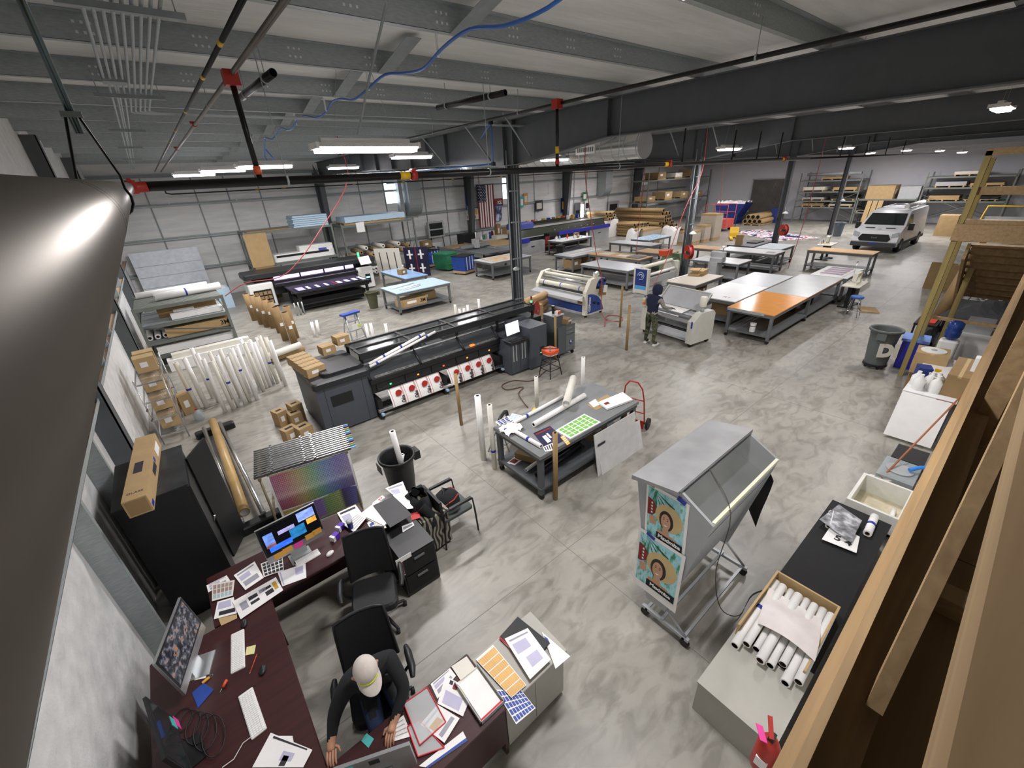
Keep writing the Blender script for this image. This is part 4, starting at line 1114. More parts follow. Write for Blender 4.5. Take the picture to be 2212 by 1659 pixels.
for lab, c in (('purple tea box nearest the sheet clipboard', (0.66, 4.62, 0.75)), ('purple tea box nearest the white mouse', (0.55, 4.5, 0.75))):
    t = thing('product_box', lab, 'box', c, 0.5)
    B().box(-0.05, 0.05, -0.035, 0.035, 0, 0.07).to(t, 'body', PURPLE); B().box(-0.051, -0.02, -0.036, 0.036, 0, 0.071).to(t, 'white_end', PAPER)
t = thing('tumbler', 'dark plaid tumbler with a grey lid', 'cup', (0.76, 4.5, 0.75))
B().lathe([(0.03, 0), (0.037, 0.14), (0.039, 0.15)], 16).to(t, 'cup', BLUED); B().lathe([(0.041, 0.15), (0.041, 0.165), (0.02, 0.172)], 16).to(t, 'lid', LSTEEL)
t = thing('stacked_paper', 'thick stack of mixed papers under the grey card', 'paper stack', (1.15, 4.5, 0.75), 0.25)
for k in range(5):
    B().ob((0.01 * (k % 3), 0.012 * (k % 2), 0.005 + 0.009 * k), (0.34 - 0.01 * k, 0.44, 0.008), (0, 0, 0.05 * (k - 2))).to(t, 'sheaf', (PAPER, PAPER2)[k % 2])
t = thing('hanging_swatch', 'brown brick swatch sheet hanging off the pedestal', 'paper', (1.08, 3.7, 0))
B().box(-0.1, 0.1, -0.012, -0.008, 0.42, 0.72).to(t, 'sheet', PAPER)
for i in range(6):
    for j in range(6):
        B().box(-0.06 + 0.025 * i, -0.04 + 0.025 * i, -0.0135, -0.012, 0.44 + 0.035 * j, 0.468 + 0.035 * j).to(t, 'swatch', REDD)


def office_chair(label, loc, rz, mesh_back=True, lean=0.12):
    t = thing('office_chair', label, 'chair', loc, rz)   # sits facing -y
    B().rbox(-0.25, 0.25, -0.26, 0.22, 0.42, 0.52, 0.09).to(t, 'seat', LEATH)
    def bk(u, v_):
        x = (u - 0.5) * (0.5 - 0.05 * v_)
        return (x, 0.22 + lean * v_ + 0.05 - 0.14 * (x / 0.25) ** 2 * 0.4, 0.5 + 0.58 * v_)
    b = B().grid(bk, 8, 8)
    b.grid(lambda u, v_: Vector(bk(1 - u, v_)) + Vector((0, 0.03, 0)), 8, 8).to(t, 'backrest', FABRIC)
    fr = [bk(0, i / 6) for i in range(7)] + [bk(i / 6, 1) for i in range(1, 7)] + [bk(1, 1 - i / 6) for i in range(1, 7)]
    B().path([Vector(p) + Vector((0, 0.015, 0)) for p in fr], 0.018, 7).to(t, 'back_frame', BLACK)
    for s in (-1, 1):
        B().path([(s * 0.27, 0.05, 0.45), (s * 0.32, 0.04, 0.52), (s * 0.33, 0.02, 0.66)], 0.018, 6).to(t, 'arm_post', BLACK)
        B().path([(s * 0.33, 0.14, 0.665), (s * 0.335, 0.06, 0.69), (s * 0.335, -0.1, 0.69), (s * 0.32, -0.18, 0.67)], [0.022, 0.035, 0.035, 0.022], 8).to(t, 'armrest', BLACK)
    B().cyl((0, 0, 0.1), (0, 0, 0.43), 0.03, n=10).to(t, 'gas_lift', BLACK)
    for k in range(5):
        a = 2 * PI * k / 5 + 0.3
        B().path([(0, 0, 0.13), (0.16 * math.cos(a), 0.16 * math.sin(a), 0.12), (0.3 * math.cos(a), 0.3 * math.sin(a), 0.085)], [0.03, 0.024, 0.016], 7).to(t, 'base_leg', BLACK)
        B().cyl((0.3 * math.cos(a) - 0.02, 0.3 * math.sin(a), 0.03), (0.3 * math.cos(a) + 0.02, 0.3 * math.sin(a), 0.03), 0.03, n=10).to(t, 'caster', RUBBER)
    return t


office_chair('empty black office chair turned from the mahogany desk', (0.66, 3.66, 0), -0.35)
office_chair('black office chair in which the man in the cap sits', (0.27, 2.66, 0), -0.22)

# guest chair with backpack, jacket
g = thing('guest_chair', 'black steel guest chair with grey green seat loaded with a backpack', 'chair', (2.1, 4.32, 0), math.radians(90))
B().rbox(-0.24, 0.24, -0.24, 0.24, 0.42, 0.47, 0.04).to(g, 'seat', mat('grey_green_vinyl', '#3e4745', 0.6))
for s in (-1, 1):
    B().path([(s * 0.28, -0.26, 0), (s * 0.28, -0.24, 0.42), (s * 0.28, -0.22, 0.64), (s * 0.28, 0.2, 0.66), (s * 0.28, 0.26, 0.6), (s * 0.28, 0.3, 0)], 0.014, 7).to(g, 'leg_frame', BLACK)
    B().box(s * 0.28 - 0.02, s * 0.28 + 0.02, -0.2, 0.16, 0.655, 0.685).to(g, 'armrest', BLACK)
B().box(-0.24, 0.24, 0.24, 0.28, 0.5, 0.82).to(g, 'backrest', LEATH)
bp = thing('backpack', 'black backpack with red trim on the guest chair seat', 'bag', (2.08, 4.36, 0.47), 0.3)
B().lathe([(0.16, 0), (0.19, 0.05), (0.18, 0.13), (0.12, 0.2), (0.03, 0.22)], 14).to(bp, 'body', BLKCL)
B().path([(-0.15, -0.1, 0.12), (-0.02, -0.17, 0.17), (0.12, -0.12, 0.15)], 0.009, 6).to(bp, 'red_piping', REDP); B().path([(-0.05, 0, 0.2), (0, 0.06, 0.27), (0.07, 0.03, 0.2)], 0.014, 7).to(bp, 'carry_handle', BLACK)
B().lathe([(0.08, 0), (0.1, 0.04), (0.07, 0.1)], 12, (0.13, 0.05, 0.04)).to(bp, 'front_pocket', mat('red_pocket', '#6d1512', 0.7))
jk = thing('jacket', 'black hooded jacket thrown over the papers and zebra cloth', 'jacket', (1.68, 4.45, 0.64))
def jf(u, v_):
    a = 2 * PI * u; r = (0.10 + 0.10 * v_) * (1 + 0.16 * math.sin(5 * a + 4 * v_))
    return (r * math.cos(a) + 0.02, 1.45 * r * math.sin(a), 0.2 * (1 - v_ ** 2) + 0.03 * math.sin(9 * a + 7 * v_) * v_ - 0.05 * v_)
B().grid(jf, 40, 12).to(jk, 'body', BLKCL)
B().path([(0.03, 0.14, 0.12), (0.16, 0.24, 0.06), (0.24, 0.16, -0.08)], [0.06, 0.055, 0.04], 9).to(jk, 'sleeve', BLKCL)
B().path([(-0.04, -0.2, 0.12), (0.03, -0.3, 0.0), (0.02, -0.34, -0.16)], [0.07, 0.06, 0.045], 9).to(jk, 'sleeve', BLKCL)

# trash can near the desk with a roll in it
def trash_can(label, loc, s=1.0, m_=None, dolly=False):
    t = thing('trash_can', label, 'trash can', loc)
    m_ = m_ or BLACK; z0 = 0.12 if dolly else 0
    B().lathe([(0.20 * s, z0), (0.235 * s, z0 + 0.55 * s), (0.265 * s, z0 + 0.74 * s), (0.30 * s, z0 + 0.75 * s), (0.30 * s, z0 + 0.79 * s), (0.28 * s, z0 + 0.8 * s), (0.255 * s, z0 + 0.76 * s), (0.225 * s, z0 + 0.3 * s), (0.19 * s, z0 + 0.05)], 24, capb=True, capt=True).to(t, 'barrel', m_)
    for sx in (-1, 1):
        B().box(sx * 0.29 * s - 0.03, sx * 0.29 * s + 0.05 * sx + 0.03, -0.09, 0.09, z0 + 0.6 * s, z0 + 0.75 * s).to(t, 'grip', m_)
    if dolly:
        B().lathe([(0.22 * s, 0.07), (0.22 * s, 0.12)], 20).to(t, 'dolly', BLACK)
        for k in range(4):
            a = k * PI / 2 + 0.6
            B().cyl((0.18 * math.cos(a) - 0.015, 0.18 * math.sin(a), 0.035), (0.18 * math.cos(a) + 0.015, 0.18 * math.sin(a), 0.035), 0.035, n=10).to(t, 'caster', RUBBER)
    return t


trash_can('tall black trash can behind the paper heap with rolls standing in it', (1.9, 5.58, 0))
roll('white media roll standing out of the black trash can', (1.93, 5.47, 0.32), (1.86, 5.42, 1.34), 0.045)
roll('short white roll leaning inside the black trash can', (1.9, 5.7, 0.25), (2.02, 5.62, 0.72), 0.03)

# black cabinet with open door and the carton on top
bc = thing('steel_cabinet', 'tall black steel cabinet with an open door against the end wall', 'cabinet', (-0.92, 5.8, 0))
B().box(-0.33, 0.31, -0.52, 0.52, 0, 1.8).to(bc, 'body', mat('black_cabinet', '#15171a', 0.5, 0.1, 0.25, 3))
B().box(-0.345, 0.325, -0.535, 0.535, 1.8, 1.815).to(bc, 'top_panel', mat('scuffed_black', '#26292c', 0.45, 0.1, 0.5, 4))
dr = B().box(0.31, 0.335, -0.51, -0.02, 0.06, 1.77).to(bc, 'door', BLACK); B().cyl((0.34, -0.06, 0.9), (0.37, -0.06, 0.98), 0.01, n=6).to(dr, 'handle', CHROME)
dr = B().ob((0.45, 0.4, 0.91), (0.5, 0.025, 1.72), (0, 0, 1.1)).to(bc, 'door', BLACK)
B().box(0.30, 0.312, 0.0, 0.5, 0.08, 1.76).to(bc, 'dark_interior', BLACKM)
for z in (0.5, 0.95, 1.4):
    B().box(-0.2, 0.314, 0.02, 0.5, z, z + 0.02).to(bc, 'shelf', TSTEEL)
lc = thing('long_carton', 'long brown carton lying on top of the black cabinet', 'box', (-0.95, 5.75, 1.815), math.radians(-4))
B().box(-0.1, 0.1, -0.75, 0.75, 0, 0.2).to(lc, 'body', CARD); B().box(-0.085, 0.085, -0.752, -0.75, 0.015, 0.185).to(lc, 'recessed_end', CARD2)
B().box(0.1, 0.102, 0.35, 0.6, 0.05, 0.16).to(lc, 'shipping_label', PAPER); B().box(-0.05, 0.03, -0.2, 0.05, 0.2, 0.2012).to(lc, 'print', INKD); B().box(0.1, 0.1012, -0.15, 0.1, 0.06, 0.14).to(lc, 'print', INKD)
B().box(0.1, 0.102, -0.72, -0.62, 0.02, 0.07).to(lc, 'blue_tape', TAPE); B().box(0.1, 0.102, 0.12, 0.18, 0.1, 0.16).to(lc, 'blue_tape', TAPE)
text(lc, 'print', 'GLASS', 0.05, INKD, (0, -0.62, 0.201), (0, 0, 0))

# roller stand on the floor
rs = thing('roll_cradle', 'low cradle with two chrome rollers and black end blocks on the floor', 'roll stand', (-0.3, 8.4, 0), math.radians(2))
for y in (-1.95, 1.95):
    B().rbox(-0.32, 0.42, y - 0.09, y + 0.09, 0, 0.14, 0.04).to(rs, 'end_block', BLACK)
for x in (-0.13, 0.17):
    B().cyl((x, -1.95, 0.19), (x, 1.95, 0.19), 0.04, n=14).to(rs, 'roller', CHROME)
roll('kraft roll resting between the chrome rollers of the cradle', (-0.28, 6.55, 0.29), (-0.3, 10.35, 0.29), 0.075, 0.06, mat('glossy_kraft', '#b8975f', 0.35, 0, 0.1, 5), core=PAPER)

# rack of hanging colour charts
cr = thing('chart_rack', 'tan rack hung with printed colour charts clamped in silver bars', 'rack', (0.72, 6.1, 0), math.radians(-10))
for s in (-0.62, 0.55):
    for y in (-0.3, 0.42):
        B().cyl((s, y * 1.05, 0), (s, y, 1.13), 0.018, n=6).to(cr, 'leg', mat('tan_metal', '#8d8267', 0.5, 0.2))
    B().box(s - 0.02, s + 0.02, -0.34, 0.46, 1.12, 1.16).to(cr, 'side_rail', MATS['tan_metal'])
    B().box(s - 0.015, s + 0.015, -0.3, 0.42, 0.45, 0.48).to(cr, 'cross_rail', MATS['tan_metal'])
B().box(-0.62, 0.55, -0.32, -0.3, 0.12, 0.15).to(cr, 'foot_rail', MATS['tan_metal'])
for k in range(13):
    y = -0.32 + 0.062 * k
    B().box(-0.68, 0.62, y - 0.006, y + 0.006, 1.16, 1.2).to(cr, 'clamp_bar', CHROME)
    for x in (-0.45, -0.02, 0.12):
        B().ob((x + 0.01 * (k % 2), y, 1.21), (0.03, 0.03, 0.03)).to(cr, 'wing_nut', CHROME)
    B().ob((0.66, y, 1.185), (0.08, 0.014, 0.03)).to(cr, 'end_tab', (BLUEL, TEAL, ONOTE, BLUE)[k % 4])
ch1 = chart_mat('rainbow_chart', [(0.0, '#d0538a'), (0.15, '#e16a6a'), (0.32, '#e0c860'), (0.5, '#7bd07a'), (0.68, '#6aa6e8'), (0.85, '#7a6fd0'), (1, '#9a90c8')], 46, 22, lw=0.12, dark=[(0, '#4c4454'), (0.3, '#8a8490'), (0.42, '#e9e6ec'), (0.55, '#c0bcc6'), (1, '#8a8292')])
ch2 = chart_mat('muted_chart', [(0.0, '#b8a85a'), (0.25, '#c0b070'), (0.3, '#6a5aa0'), (0.5, '#8a70b0'), (0.55, '#7a9a60'), (0.75, '#a0b070'), (0.8, '#4a3f60'), (1, '#6a6ab8')], 50, 26, lw=0.12)
def cf(z0, z1, y, am):
    return lambda u, v_: (-0.5 + 1.05 * u, y - am * math.sin(PI * v_) - am * 0.4 * math.sin(6 * u) * v_, z1 + (z0 - z1) * (1 - (1 - v_)))
for z0, z1, y, m_, bm in ((0.52, 1.14, -0.335, ch1, 0.03), (0.10, 1.14, -0.31, ch2, 0.02)):
    B().grid(cf(z0, z1, y, bm), 16, 8).to(cr, 'hanging_chart', m_)
    B().grid(lambda u, v_: Vector(cf(z0 - 0.02, z1, y, bm)(u * 1.06 - 0.03, v_)) + Vector((0, 0.004, 0)), 16, 8).to(cr, 'chart_paper', PAPER)
for k in range(4):
    y = -0.1 + 0.14 * k
    B().box(-0.52, 0.55, y, y + 0.003, 0.2 + 0.05 * k, 1.14).to(cr, 'hanging_sheet', PAPER)
# ================================================================ people
def figure(name, label, nodes, edges, matfn, mats, fingers=None, extra=None):
    """one continuous skin surface grown from joints; nodes: {name: (x,y,z,r)}; first node is the root"""
    keys = list(nodes)
    me = bpy.data.meshes.new(name)
    me.from_pydata([nodes[k][:3] for k in keys], [(keys.index(a), keys.index(b_)) for a, b_ in edges], [])
    ob = bpy.data.objects.new(name, me); COL.objects.link(ob)
    ob.modifiers.new('skin', 'SKIN')
    for i, k in enumerate(keys):
        sv = me.skin_vertices[0].data[i]
        r = nodes[k][3]
        sv.radius = (r, r) if not isinstance(r, tuple) else r
        sv.use_root = (i == 0)
    s = ob.modifiers.new('sub', 'SUBSURF'); s.levels = 2; s.render_levels = 2
    dg = bpy.context.evaluated_depsgraph_get()
    em = bpy.data.meshes.new_from_object(ob.evaluated_get(dg))
    bpy.data.objects.remove(ob)
    b = B()
    b.v = [tuple(v_.co) for v_ in em.vertices]
    for p in em.polygons:
        b.f.append(tuple(p.vertices)); b.mi.append(matfn(p.center)); b.sm.append(True)
    for ch, r, mi in fingers or []:
        b.m(mi).path(ch, r, 7)
    return b.one(name, label, 'person', mats)


def hand(w_, d, side, up, mi, s=1.0, curl=0.25):
    """five tapered fingers leaving a palm at wrist w_ heading along d; side = toward the thumb"""
    w_ = Vector(w_); d = Vector(d).normalized(); side = Vector(side).normalized(); up = Vector(up).normalized()
    out = []
    for k, L in enumerate((0.068, 0.078, 0.072, 0.056)):
        o = w_ + d * 0.075 * s + side * (0.030 - 0.02 * k) * s
        a = o + d * L * 0.4 * s + up * 0.006
        b_ = o + d * L * 0.75 * s - up * curl * 0.04
        c = o + d * L * 0.95 * s - up * curl * 0.12
        out.append(([o - d * 0.02, a, b_, c], [0.0095 * s, 0.009 * s, 0.008 * s, 0.006 * s], mi))
    o = w_ + d * 0.025 * s + side * 0.03 * s
    out.append(([o - side * 0.01, o + side * 0.022 * s + d * 0.02 * s, o + side * 0.032 * s + d * 0.05 * s - up * curl * 0.03], [0.012 * s, 0.011 * s, 0.007 * s], mi))
    return out


# seated man in a cap
rw = Vector((-0.19, 2.33, 0.80)); lw = Vector((0.24, 2.13, 0.80))
N = {'pelvis': (0.28, 2.70, 0.60, 0.155), 'belly': (0.27, 2.65, 0.76, 0.15), 'chest': (0.235, 2.53, 0.95, 0.155), 'neckbase': (0.215, 2.44, 1.09, 0.085), 'neck': (0.205, 2.40, 1.15, 0.058), 'skull0': (0.20, 2.36, 1.21, 0.082), 'skull1': (0.195, 2.34, 1.29, 0.088),
     'rsh': (0.05, 2.50, 1.05, 0.085), 'rel': (-0.11, 2.44, 0.90, 0.058), 'rwr': (rw.x, rw.y, rw.z, 0.034), 'rpalm': (rw.x - 0.03, rw.y - 0.06, 0.785, 0.036),
     'lsh': (0.41, 2.44, 1.05, 0.085), 'lel': (0.42, 2.24, 0.90, 0.058), 'lwr': (lw.x, lw.y, lw.z, 0.034), 'lpalm': (lw.x - 0.05, lw.y - 0.055, 0.785, 0.036),
     'rhip': (0.19, 2.64, 0.58, 0.105), 'rkn': (0.13, 2.30, 0.58, 0.075), 'ran': (0.12, 2.32, 0.12, 0.048), 'rtoe': (0.11, 2.17, 0.05, 0.04),
     'lhip': (0.37, 2.62, 0.58, 0.105), 'lkn': (0.36, 2.28, 0.58, 0.075), 'lan': (0.36, 2.30, 0.12, 0.048), 'ltoe': (0.36, 2.15, 0.05, 0.04)}
E_ = [('pelvis', 'belly'), ('belly', 'chest'), ('chest', 'neckbase'), ('neckbase', 'neck'), ('neck', 'skull0'), ('skull0', 'skull1'), ('chest', 'rsh'), ('rsh', 'rel'), ('rel', 'rwr'), ('rwr', 'rpalm'), ('chest', 'lsh'), ('lsh', 'lel'), ('lel', 'lwr'), ('lwr', 'lpalm'),
      ('pelvis', 'rhip'), ('rhip', 'rkn'), ('rkn', 'ran'), ('ran', 'rtoe'), ('pelvis', 'lhip'), ('lhip', 'lkn'), ('lkn', 'lan'), ('lan', 'ltoe')]
def man_mat(c):
    if c.z > 1.135 and (c - Vector((0.2, 2.36, 1.2))).length < 0.24: return 1
    if (c - rw).length < 0.1 and c.y < rw.y - 0.0: return 1
    if (c - lw).length < 0.1 and c.y < lw.y - 0.0: return 1
    if c.z < 0.10: return 3
    if c.z < 0.64 and (c.y < 2.55 or c.z < 0.55): return 2
    return 0
fg = hand((rw.x, rw.y, 0.79), (-0.35, -0.95, -0.1), (0.95, -0.35, 0), (0, 0, 1), 1, 1.0, 0.35) + hand((lw.x, lw.y, 0.79), (-0.65, -0.75, -0.08), (-0.75, 0.65, 0), (0, 0, 1), 1, 1.0, 0.35)
man = figure('person', 'person in a black sweatshirt and pale cap seated at the desk, hands on its top', N, E_, man_mat, [BLKCL, SKIN, DENIM, BLACK], fg)
hc = Vector((0.197, 2.345, 1.285))
fz = B()
hd = Vector((0.0, -0.93, -0.36))  # face direction
fz.m(0).path([hc + hd * 0.075 + Vector((0, 0, 0.0)), hc + hd * 0.105 + Vector((0, 0, -0.025)), hc + hd * 0.085 + Vector((0, 0, -0.045))], [0.012, 0.017, 0.012], 7)
for s in (-1, 1):
    fz.m(0).path([hc + Vector((s * 0.083, 0.0, 0.01)), hc + Vector((s * 0.098, 0.012, -0.01)), hc + Vector((s * 0.085, 0.0, -0.035))], [0.008, 0.014, 0.008], 7)
    fz.m(1).cyl(hc + hd * 0.08 + Vector((s * 0.033, 0, 0.012)), hc + hd * 0.087 + Vector((s * 0.033, 0, 0.011)), 0.01, n=8)
fz.m(2).cyl(hc + hd * 0.088 + Vector((-0.025, 0, -0.075)), hc + hd * 0.088 + Vector((0.025, 0, -0.075)), 0.007, n=6)
fz.to(man, 'face', [SKIN, BLACKM, mat('lips', '#8f5a4c', 0.5)])
def hr(u, v_):
    a = PI * (0.08 + 0.84 * u) ; z = 0.05 - 0.17 * v_
    r = 0.09 + 0.012 * math.sin(14 * u) * v_
    return hc + Vector((r * math.cos(a), r * math.sin(a) * 0.95 + 0.005, z))
B().grid(hr, 18, 6).to(man, 'hair', HAIR)
CT = Matrix.Rotation(0.42, 3, 'X')
def dome(u, v_):
    a = 2 * PI * u; t_ = v_ * PI / 2
    return hc + CT @ Vector((0.094 * math.cos(a) * math.cos(t_), 0.108 * math.sin(a) * math.cos(t_), 0.012 + 0.1 * math.sin(t_)))
B().grid(dome, 24, 8).to(man, 'cap_crown', CAPM)
def brim(u, v_):
    a = PI * (1.12 + 0.76 * u)
    return hc + CT @ Vector((0.095 * math.cos(a), 0.107 * math.sin(a) - 0.09 * v_ * max(0, -math.sin(a)) ** 0.6, 0.014 - 0.02 * v_ - 0.02 * v_ * math.cos(a) ** 2))
cb = B().grid(brim, 14, 4); cb.grid(lambda u, v_: Vector(brim(1 - u, v_)) - Vector((0, 0, 0.006)), 14, 4).to(man, 'cap_brim', CAPM)
B().path([hc + CT @ Vector((0.095 * math.cos(a), 0.109 * math.sin(a), 0.026)) for a in [PI * (1.2 + 0.55 * k / 8) for k in range(9)]], 0.006, 5).to(man, 'yellow_stitching', mat('neon_thread', '#d8e020', 0.6))
B().ob((0.36, 2.385, 0.99), (0.06, 0.006, 0.03), (0.3, 0.0, -0.3)).to(man, 'chest_logo', LSTEEL)

# person at the laminator, seen from behind
bx, by = 10.55, 6.62
def wp(x, y, z): return (bx + x, by + y, z)   # x forward toward the machine (+x), y to the person's left
R_ = {'pelvis': wp(0, 0, 0.98) + (0.135,), 'waist': wp(0.01, 0, 1.12) + (0.135,), 'chest': wp(0.03, 0, 1.34) + (0.15,), 'nb': wp(0.06, -0.01, 1.50) + (0.09,), 'neck': wp(0.09, -0.02, 1.56) + (0.07,), 'sk0': wp(0.12, -0.03, 1.63) + (0.10,), 'sk1': wp(0.12, -0.04, 1.71) + (0.11,),
      'rs': wp(0.05, -0.2, 1.42) + (0.085,), 're': wp(0.12, -0.29, 1.17) + (0.06,), 'rw': wp(0.38, -0.36, 1.10) + (0.04,), 'rp': wp(0.45, -0.38, 1.09) + (0.036,),
      'ls': wp(0.03, 0.2, 1.42) + (0.085,), 'le': wp(0.10, 0.27, 1.16) + (0.06,), 'lw': wp(0.36, 0.2, 1.08) + (0.04,), 'lp': wp(0.43, 0.18, 1.07) + (0.036,),
      'rh': wp(0.0, -0.10, 0.9) + (0.105,), 'rk': wp(0.03, -0.13, 0.5) + (0.075,), 'ra': wp(-0.02, -0.14, 0.1) + (0.05,), 'rt': wp(0.15, -0.17, 0.055) + (0.045,),
      'lh': wp(0.0, 0.10, 0.9) + (0.105,), 'lk': wp(0.04, 0.12, 0.5) + (0.075,), 'la': wp(0.02, 0.16, 0.1) + (0.05,), 'lt': wp(0.2, 0.17, 0.055) + (0.045,)}
E2 = [('pelvis', 'waist'), ('waist', 'chest'), ('chest', 'nb'), ('nb', 'neck'), ('neck', 'sk0'), ('sk0', 'sk1'), ('chest', 'rs'), ('rs', 're'), ('re', 'rw'), ('rw', 'rp'), ('chest', 'ls'), ('ls', 'le'), ('le', 'lw'), ('lw', 'lp'),
      ('pelvis', 'rh'), ('rh', 'rk'), ('rk', 'ra'), ('ra', 'rt'), ('pelvis', 'lh'), ('lh', 'lk'), ('lk', 'la'), ('la', 'lt')]
def wm(c):
    x, y, z = c.x - bx, c.y - by, c.z
    if z < 0.09: return 4
    if z < 0.97 and x < 0.3: return 2
    if x > 0.37: return 3
    if abs(y) > 0.185 and z < 1.44: return 1
    if z < 1.03: return 5
    return 0
f2 = hand(wp(0.40, -0.37, 1.09), (0.9, -0.2, -0.15), (0.2, 0.9, 0.1), (0, 0, 1), 3) + hand(wp(0.38, 0.19, 1.07), (0.95, -0.1, -0.15), (-0.1, -0.95, 0.1), (0, 0, 1), 3)
wk = figure('person', 'person in a navy hooded vest and camouflage trousers reaching over the laminator', R_, E2, wm, [NAVY, HGREY, CAMO, SKIND, BLACK, HGREY], f2)
hk = Vector(wp(0.12, -0.035, 1.68))
def hood(u, v_):
    a = 2 * PI * (0.14 + 0.72 * u); t_ = -1.25 + 2.75 * v_
    r = 0.13 * math.cos(t_ * (0.55 if t_ < 0 else 0.98)) + 0.012
    return hk + Vector((r * math.cos(a) * 1.05 - 0.01, r * math.sin(a), 0.15 * math.sin(t_) - 0.015))
B().grid(hood, 18, 10).to(wk, 'hood', NAVY)
B().path([hk + Vector((0.1, -0.05, -0.02)), hk + Vector((0.125, -0.05, -0.03)), hk + Vector((0.105, -0.05, -0.05))], 0.014, 6).to(wk, 'nose', SKIND)
for s, q in ((-1, 'rt'), (1, 'lt')):
    p = Vector(R_[q][:3])
    B().rbox(p.x - 0.2, p.x + 0.07, p.y - 0.05, p.y + 0.05, 0, 0.03, 0.03).to(wk, 'shoe_sole', WHITE)
# ================================================================ long slate printer
hp = thing('wide_format_printer', 'long slate grey wide format printer with smoked canopy printing a striped banner', 'printer', (1.5, 8.2, 0))
def X(v_): return v_ - 1.5
def Y(v_): return v_ - 8.2
B().box(X(1.5), X(2.62), Y(8.36), Y(9.95), 0.04, 1.08).to(hp, 'left_cabinet', HPGREY)
B().rbox(X(1.47), X(2.68), Y(8.33), Y(10.0), 1.08, 1.22, 0.08).to(hp, 'left_cabinet_lid', HPDARK)
B().box(X(1.75), X(2.2), Y(8.352), Y(8.36), 0.62, 0.86).to(hp, 'vent_grille', BLACK)
for x in (1.66, 2.45):
    B().box(X(x), X(x) + 0.006, Y(8.357), Y(8.36), 0.06, 1.06).to(hp, 'panel_gap', BLACKM)
B().rbox(X(1.75), X(2.62), Y(8.55), Y(9.5), 1.22, 1.3, 0.1).to(hp, 'raised_hood', HPDARK)
B().box(X(2.62), X(7.5), Y(8.75), Y(9.6), 0.55, 1.0).to(hp, 'main_beam', HPDARK)
B().box(X(2.62), X(6.2), Y(8.32), Y(8.76), 0.62, 0.86).to(hp, 'front_beam', BLACK)
for k in range(5):
    d = B().box(X(2.72 + 0.69 * k), X(3.38 + 0.69 * k), Y(8.3), Y(8.32), 0.66, 0.83).to(hp, 'ink_drawer', HPDARK)
    B().box(X(3.02 + 0.69 * k), X(3.06 + 0.69 * k), Y(8.294), Y(8.3), 0.72, 0.75).to(d, 'indicator', (LEDG, LEDO, LEDR, LEDO, LEDO)[k])
B().box(X(2.6), X(6.25), Y(8.25), Y(8.72), 0.86, 0.96).to(hp, 'front_shelf', BLACK)
B().box(X(2.75), X(6.1), Y(8.34), Y(8.46), 0.96, 0.964).to(hp, 'print_strip', print_mat('print_strip', [(0.3, '#22242a'), (0.45, '#d8d2c4'), (0.55, '#6a6c72'), (0.62, '#e8e6e0')], 9, (1, 6, 1)))
B().box(X(5.3), X(5.42), Y(8.36), Y(8.44), 0.965, 0.99).to(hp, 'curing_glow', LEDO)
for x in (2.62, 3.85, 5.05, 6.15):
    B().cyl((X(x), Y(8.3), 0.96), (X(x), Y(8.62), 1.22), 0.035, n=6).to(hp, 'front_mullion', BLACK)
B().add([(X(2.64), Y(8.3), 0.97), (X(6.15), Y(8.3), 0.97), (X(6.15), Y(8.61), 1.21), (X(2.64), Y(8.61), 1.21)], [(0, 1, 2, 3)]).to(hp, 'front_window', SMOKE)
B().cyl((X(2.62), Y(8.62), 1.22), (X(6.3), Y(8.62), 1.22), 0.028, n=10).to(hp, 'guide_rod', ALU)
# canopy
for x in (2.66, 3.88, 5.15, 6.45, 7.75):
    B().box(X(x) - 0.03, X(x) + 0.03, Y(8.72), Y(8.78), 1.0, 1.42).to(hp, 'canopy_post', BLACK)
    B().box(X(x) - 0.03, X(x) + 0.03, Y(9.56), Y(9.62), 1.0, 1.42).to(hp, 'canopy_post', BLACK)
    B().box(X(x) - 0.03, X(x) + 0.03, Y(8.7), Y(9.64), 1.42, 1.45).to(hp, 'canopy_rib', HPDARK)
for y in (8.72, 9.15, 9.6):
    B().box(X(2.63), X(7.8), Y(y) - 0.03, Y(y) + 0.03, 1.42, 1.46).to(hp, 'canopy_rail', HPDARK)
B().box(X(2.63), X(7.8), Y(8.70), Y(8.76), 1.30, 1.42).to(hp, 'canopy_fascia', HPDARK)
for k in range(4):
    x0 = 2.7 + 1.27 * k
    B().box(X(x0), X(x0) + 1.2, Y(8.76), Y(9.58), 1.425, 1.431).to(hp, 'canopy_panel', SMOKE)
    B().box(X(x0), X(x0) + 1.2, Y(9.585), Y(9.59), 1.0, 1.42).to(hp, 'rear_window', SMOKE)
B().box(X(2.63), X(7.6), Y(8.78), Y(9.5), 1.0, 1.03).to(hp, 'carriage_bed', HPDARK)
B().cyl((X(2.7), Y(8.9), 1.12), (X(7.6), Y(8.9), 1.12), 0.03, n=8).to(hp, 'carriage_rail', ALU)
B().box(X(4.3), X(4.75), Y(8.82), Y(9.1), 1.04, 1.2).to(hp, 'print_carriage', LSTEEL)
B().box(X(7.35), X(7.85), Y(8.5), Y(9.6), 0.1, 1.15).to(hp, 'right_end', HPDARK)
B().box(X(6.15), X(6.75), Y(7.85), Y(8.8), 0.05, 0.95).to(hp, 'door_unit', HPGREY)
for x in (6.17, 6.47):
    d = B().box(X(x), X(x) + 0.27, Y(7.838), Y(7.85), 0.08, 0.92).to(hp, 'cabinet_door', HPGREY)
    for q in (0.07, 0.17):
        B().box(X(x) + q - 0.015, X(x) + q + 0.015, Y(7.83), Y(7.838), 0.4, 0.86).to(d, 'louvre', LSTEEL)
B().box(X(6.75), X(7.35), Y(7.75), Y(8.8), 0.05, 1.2).to(hp, 'tall_unit', HPGREY)
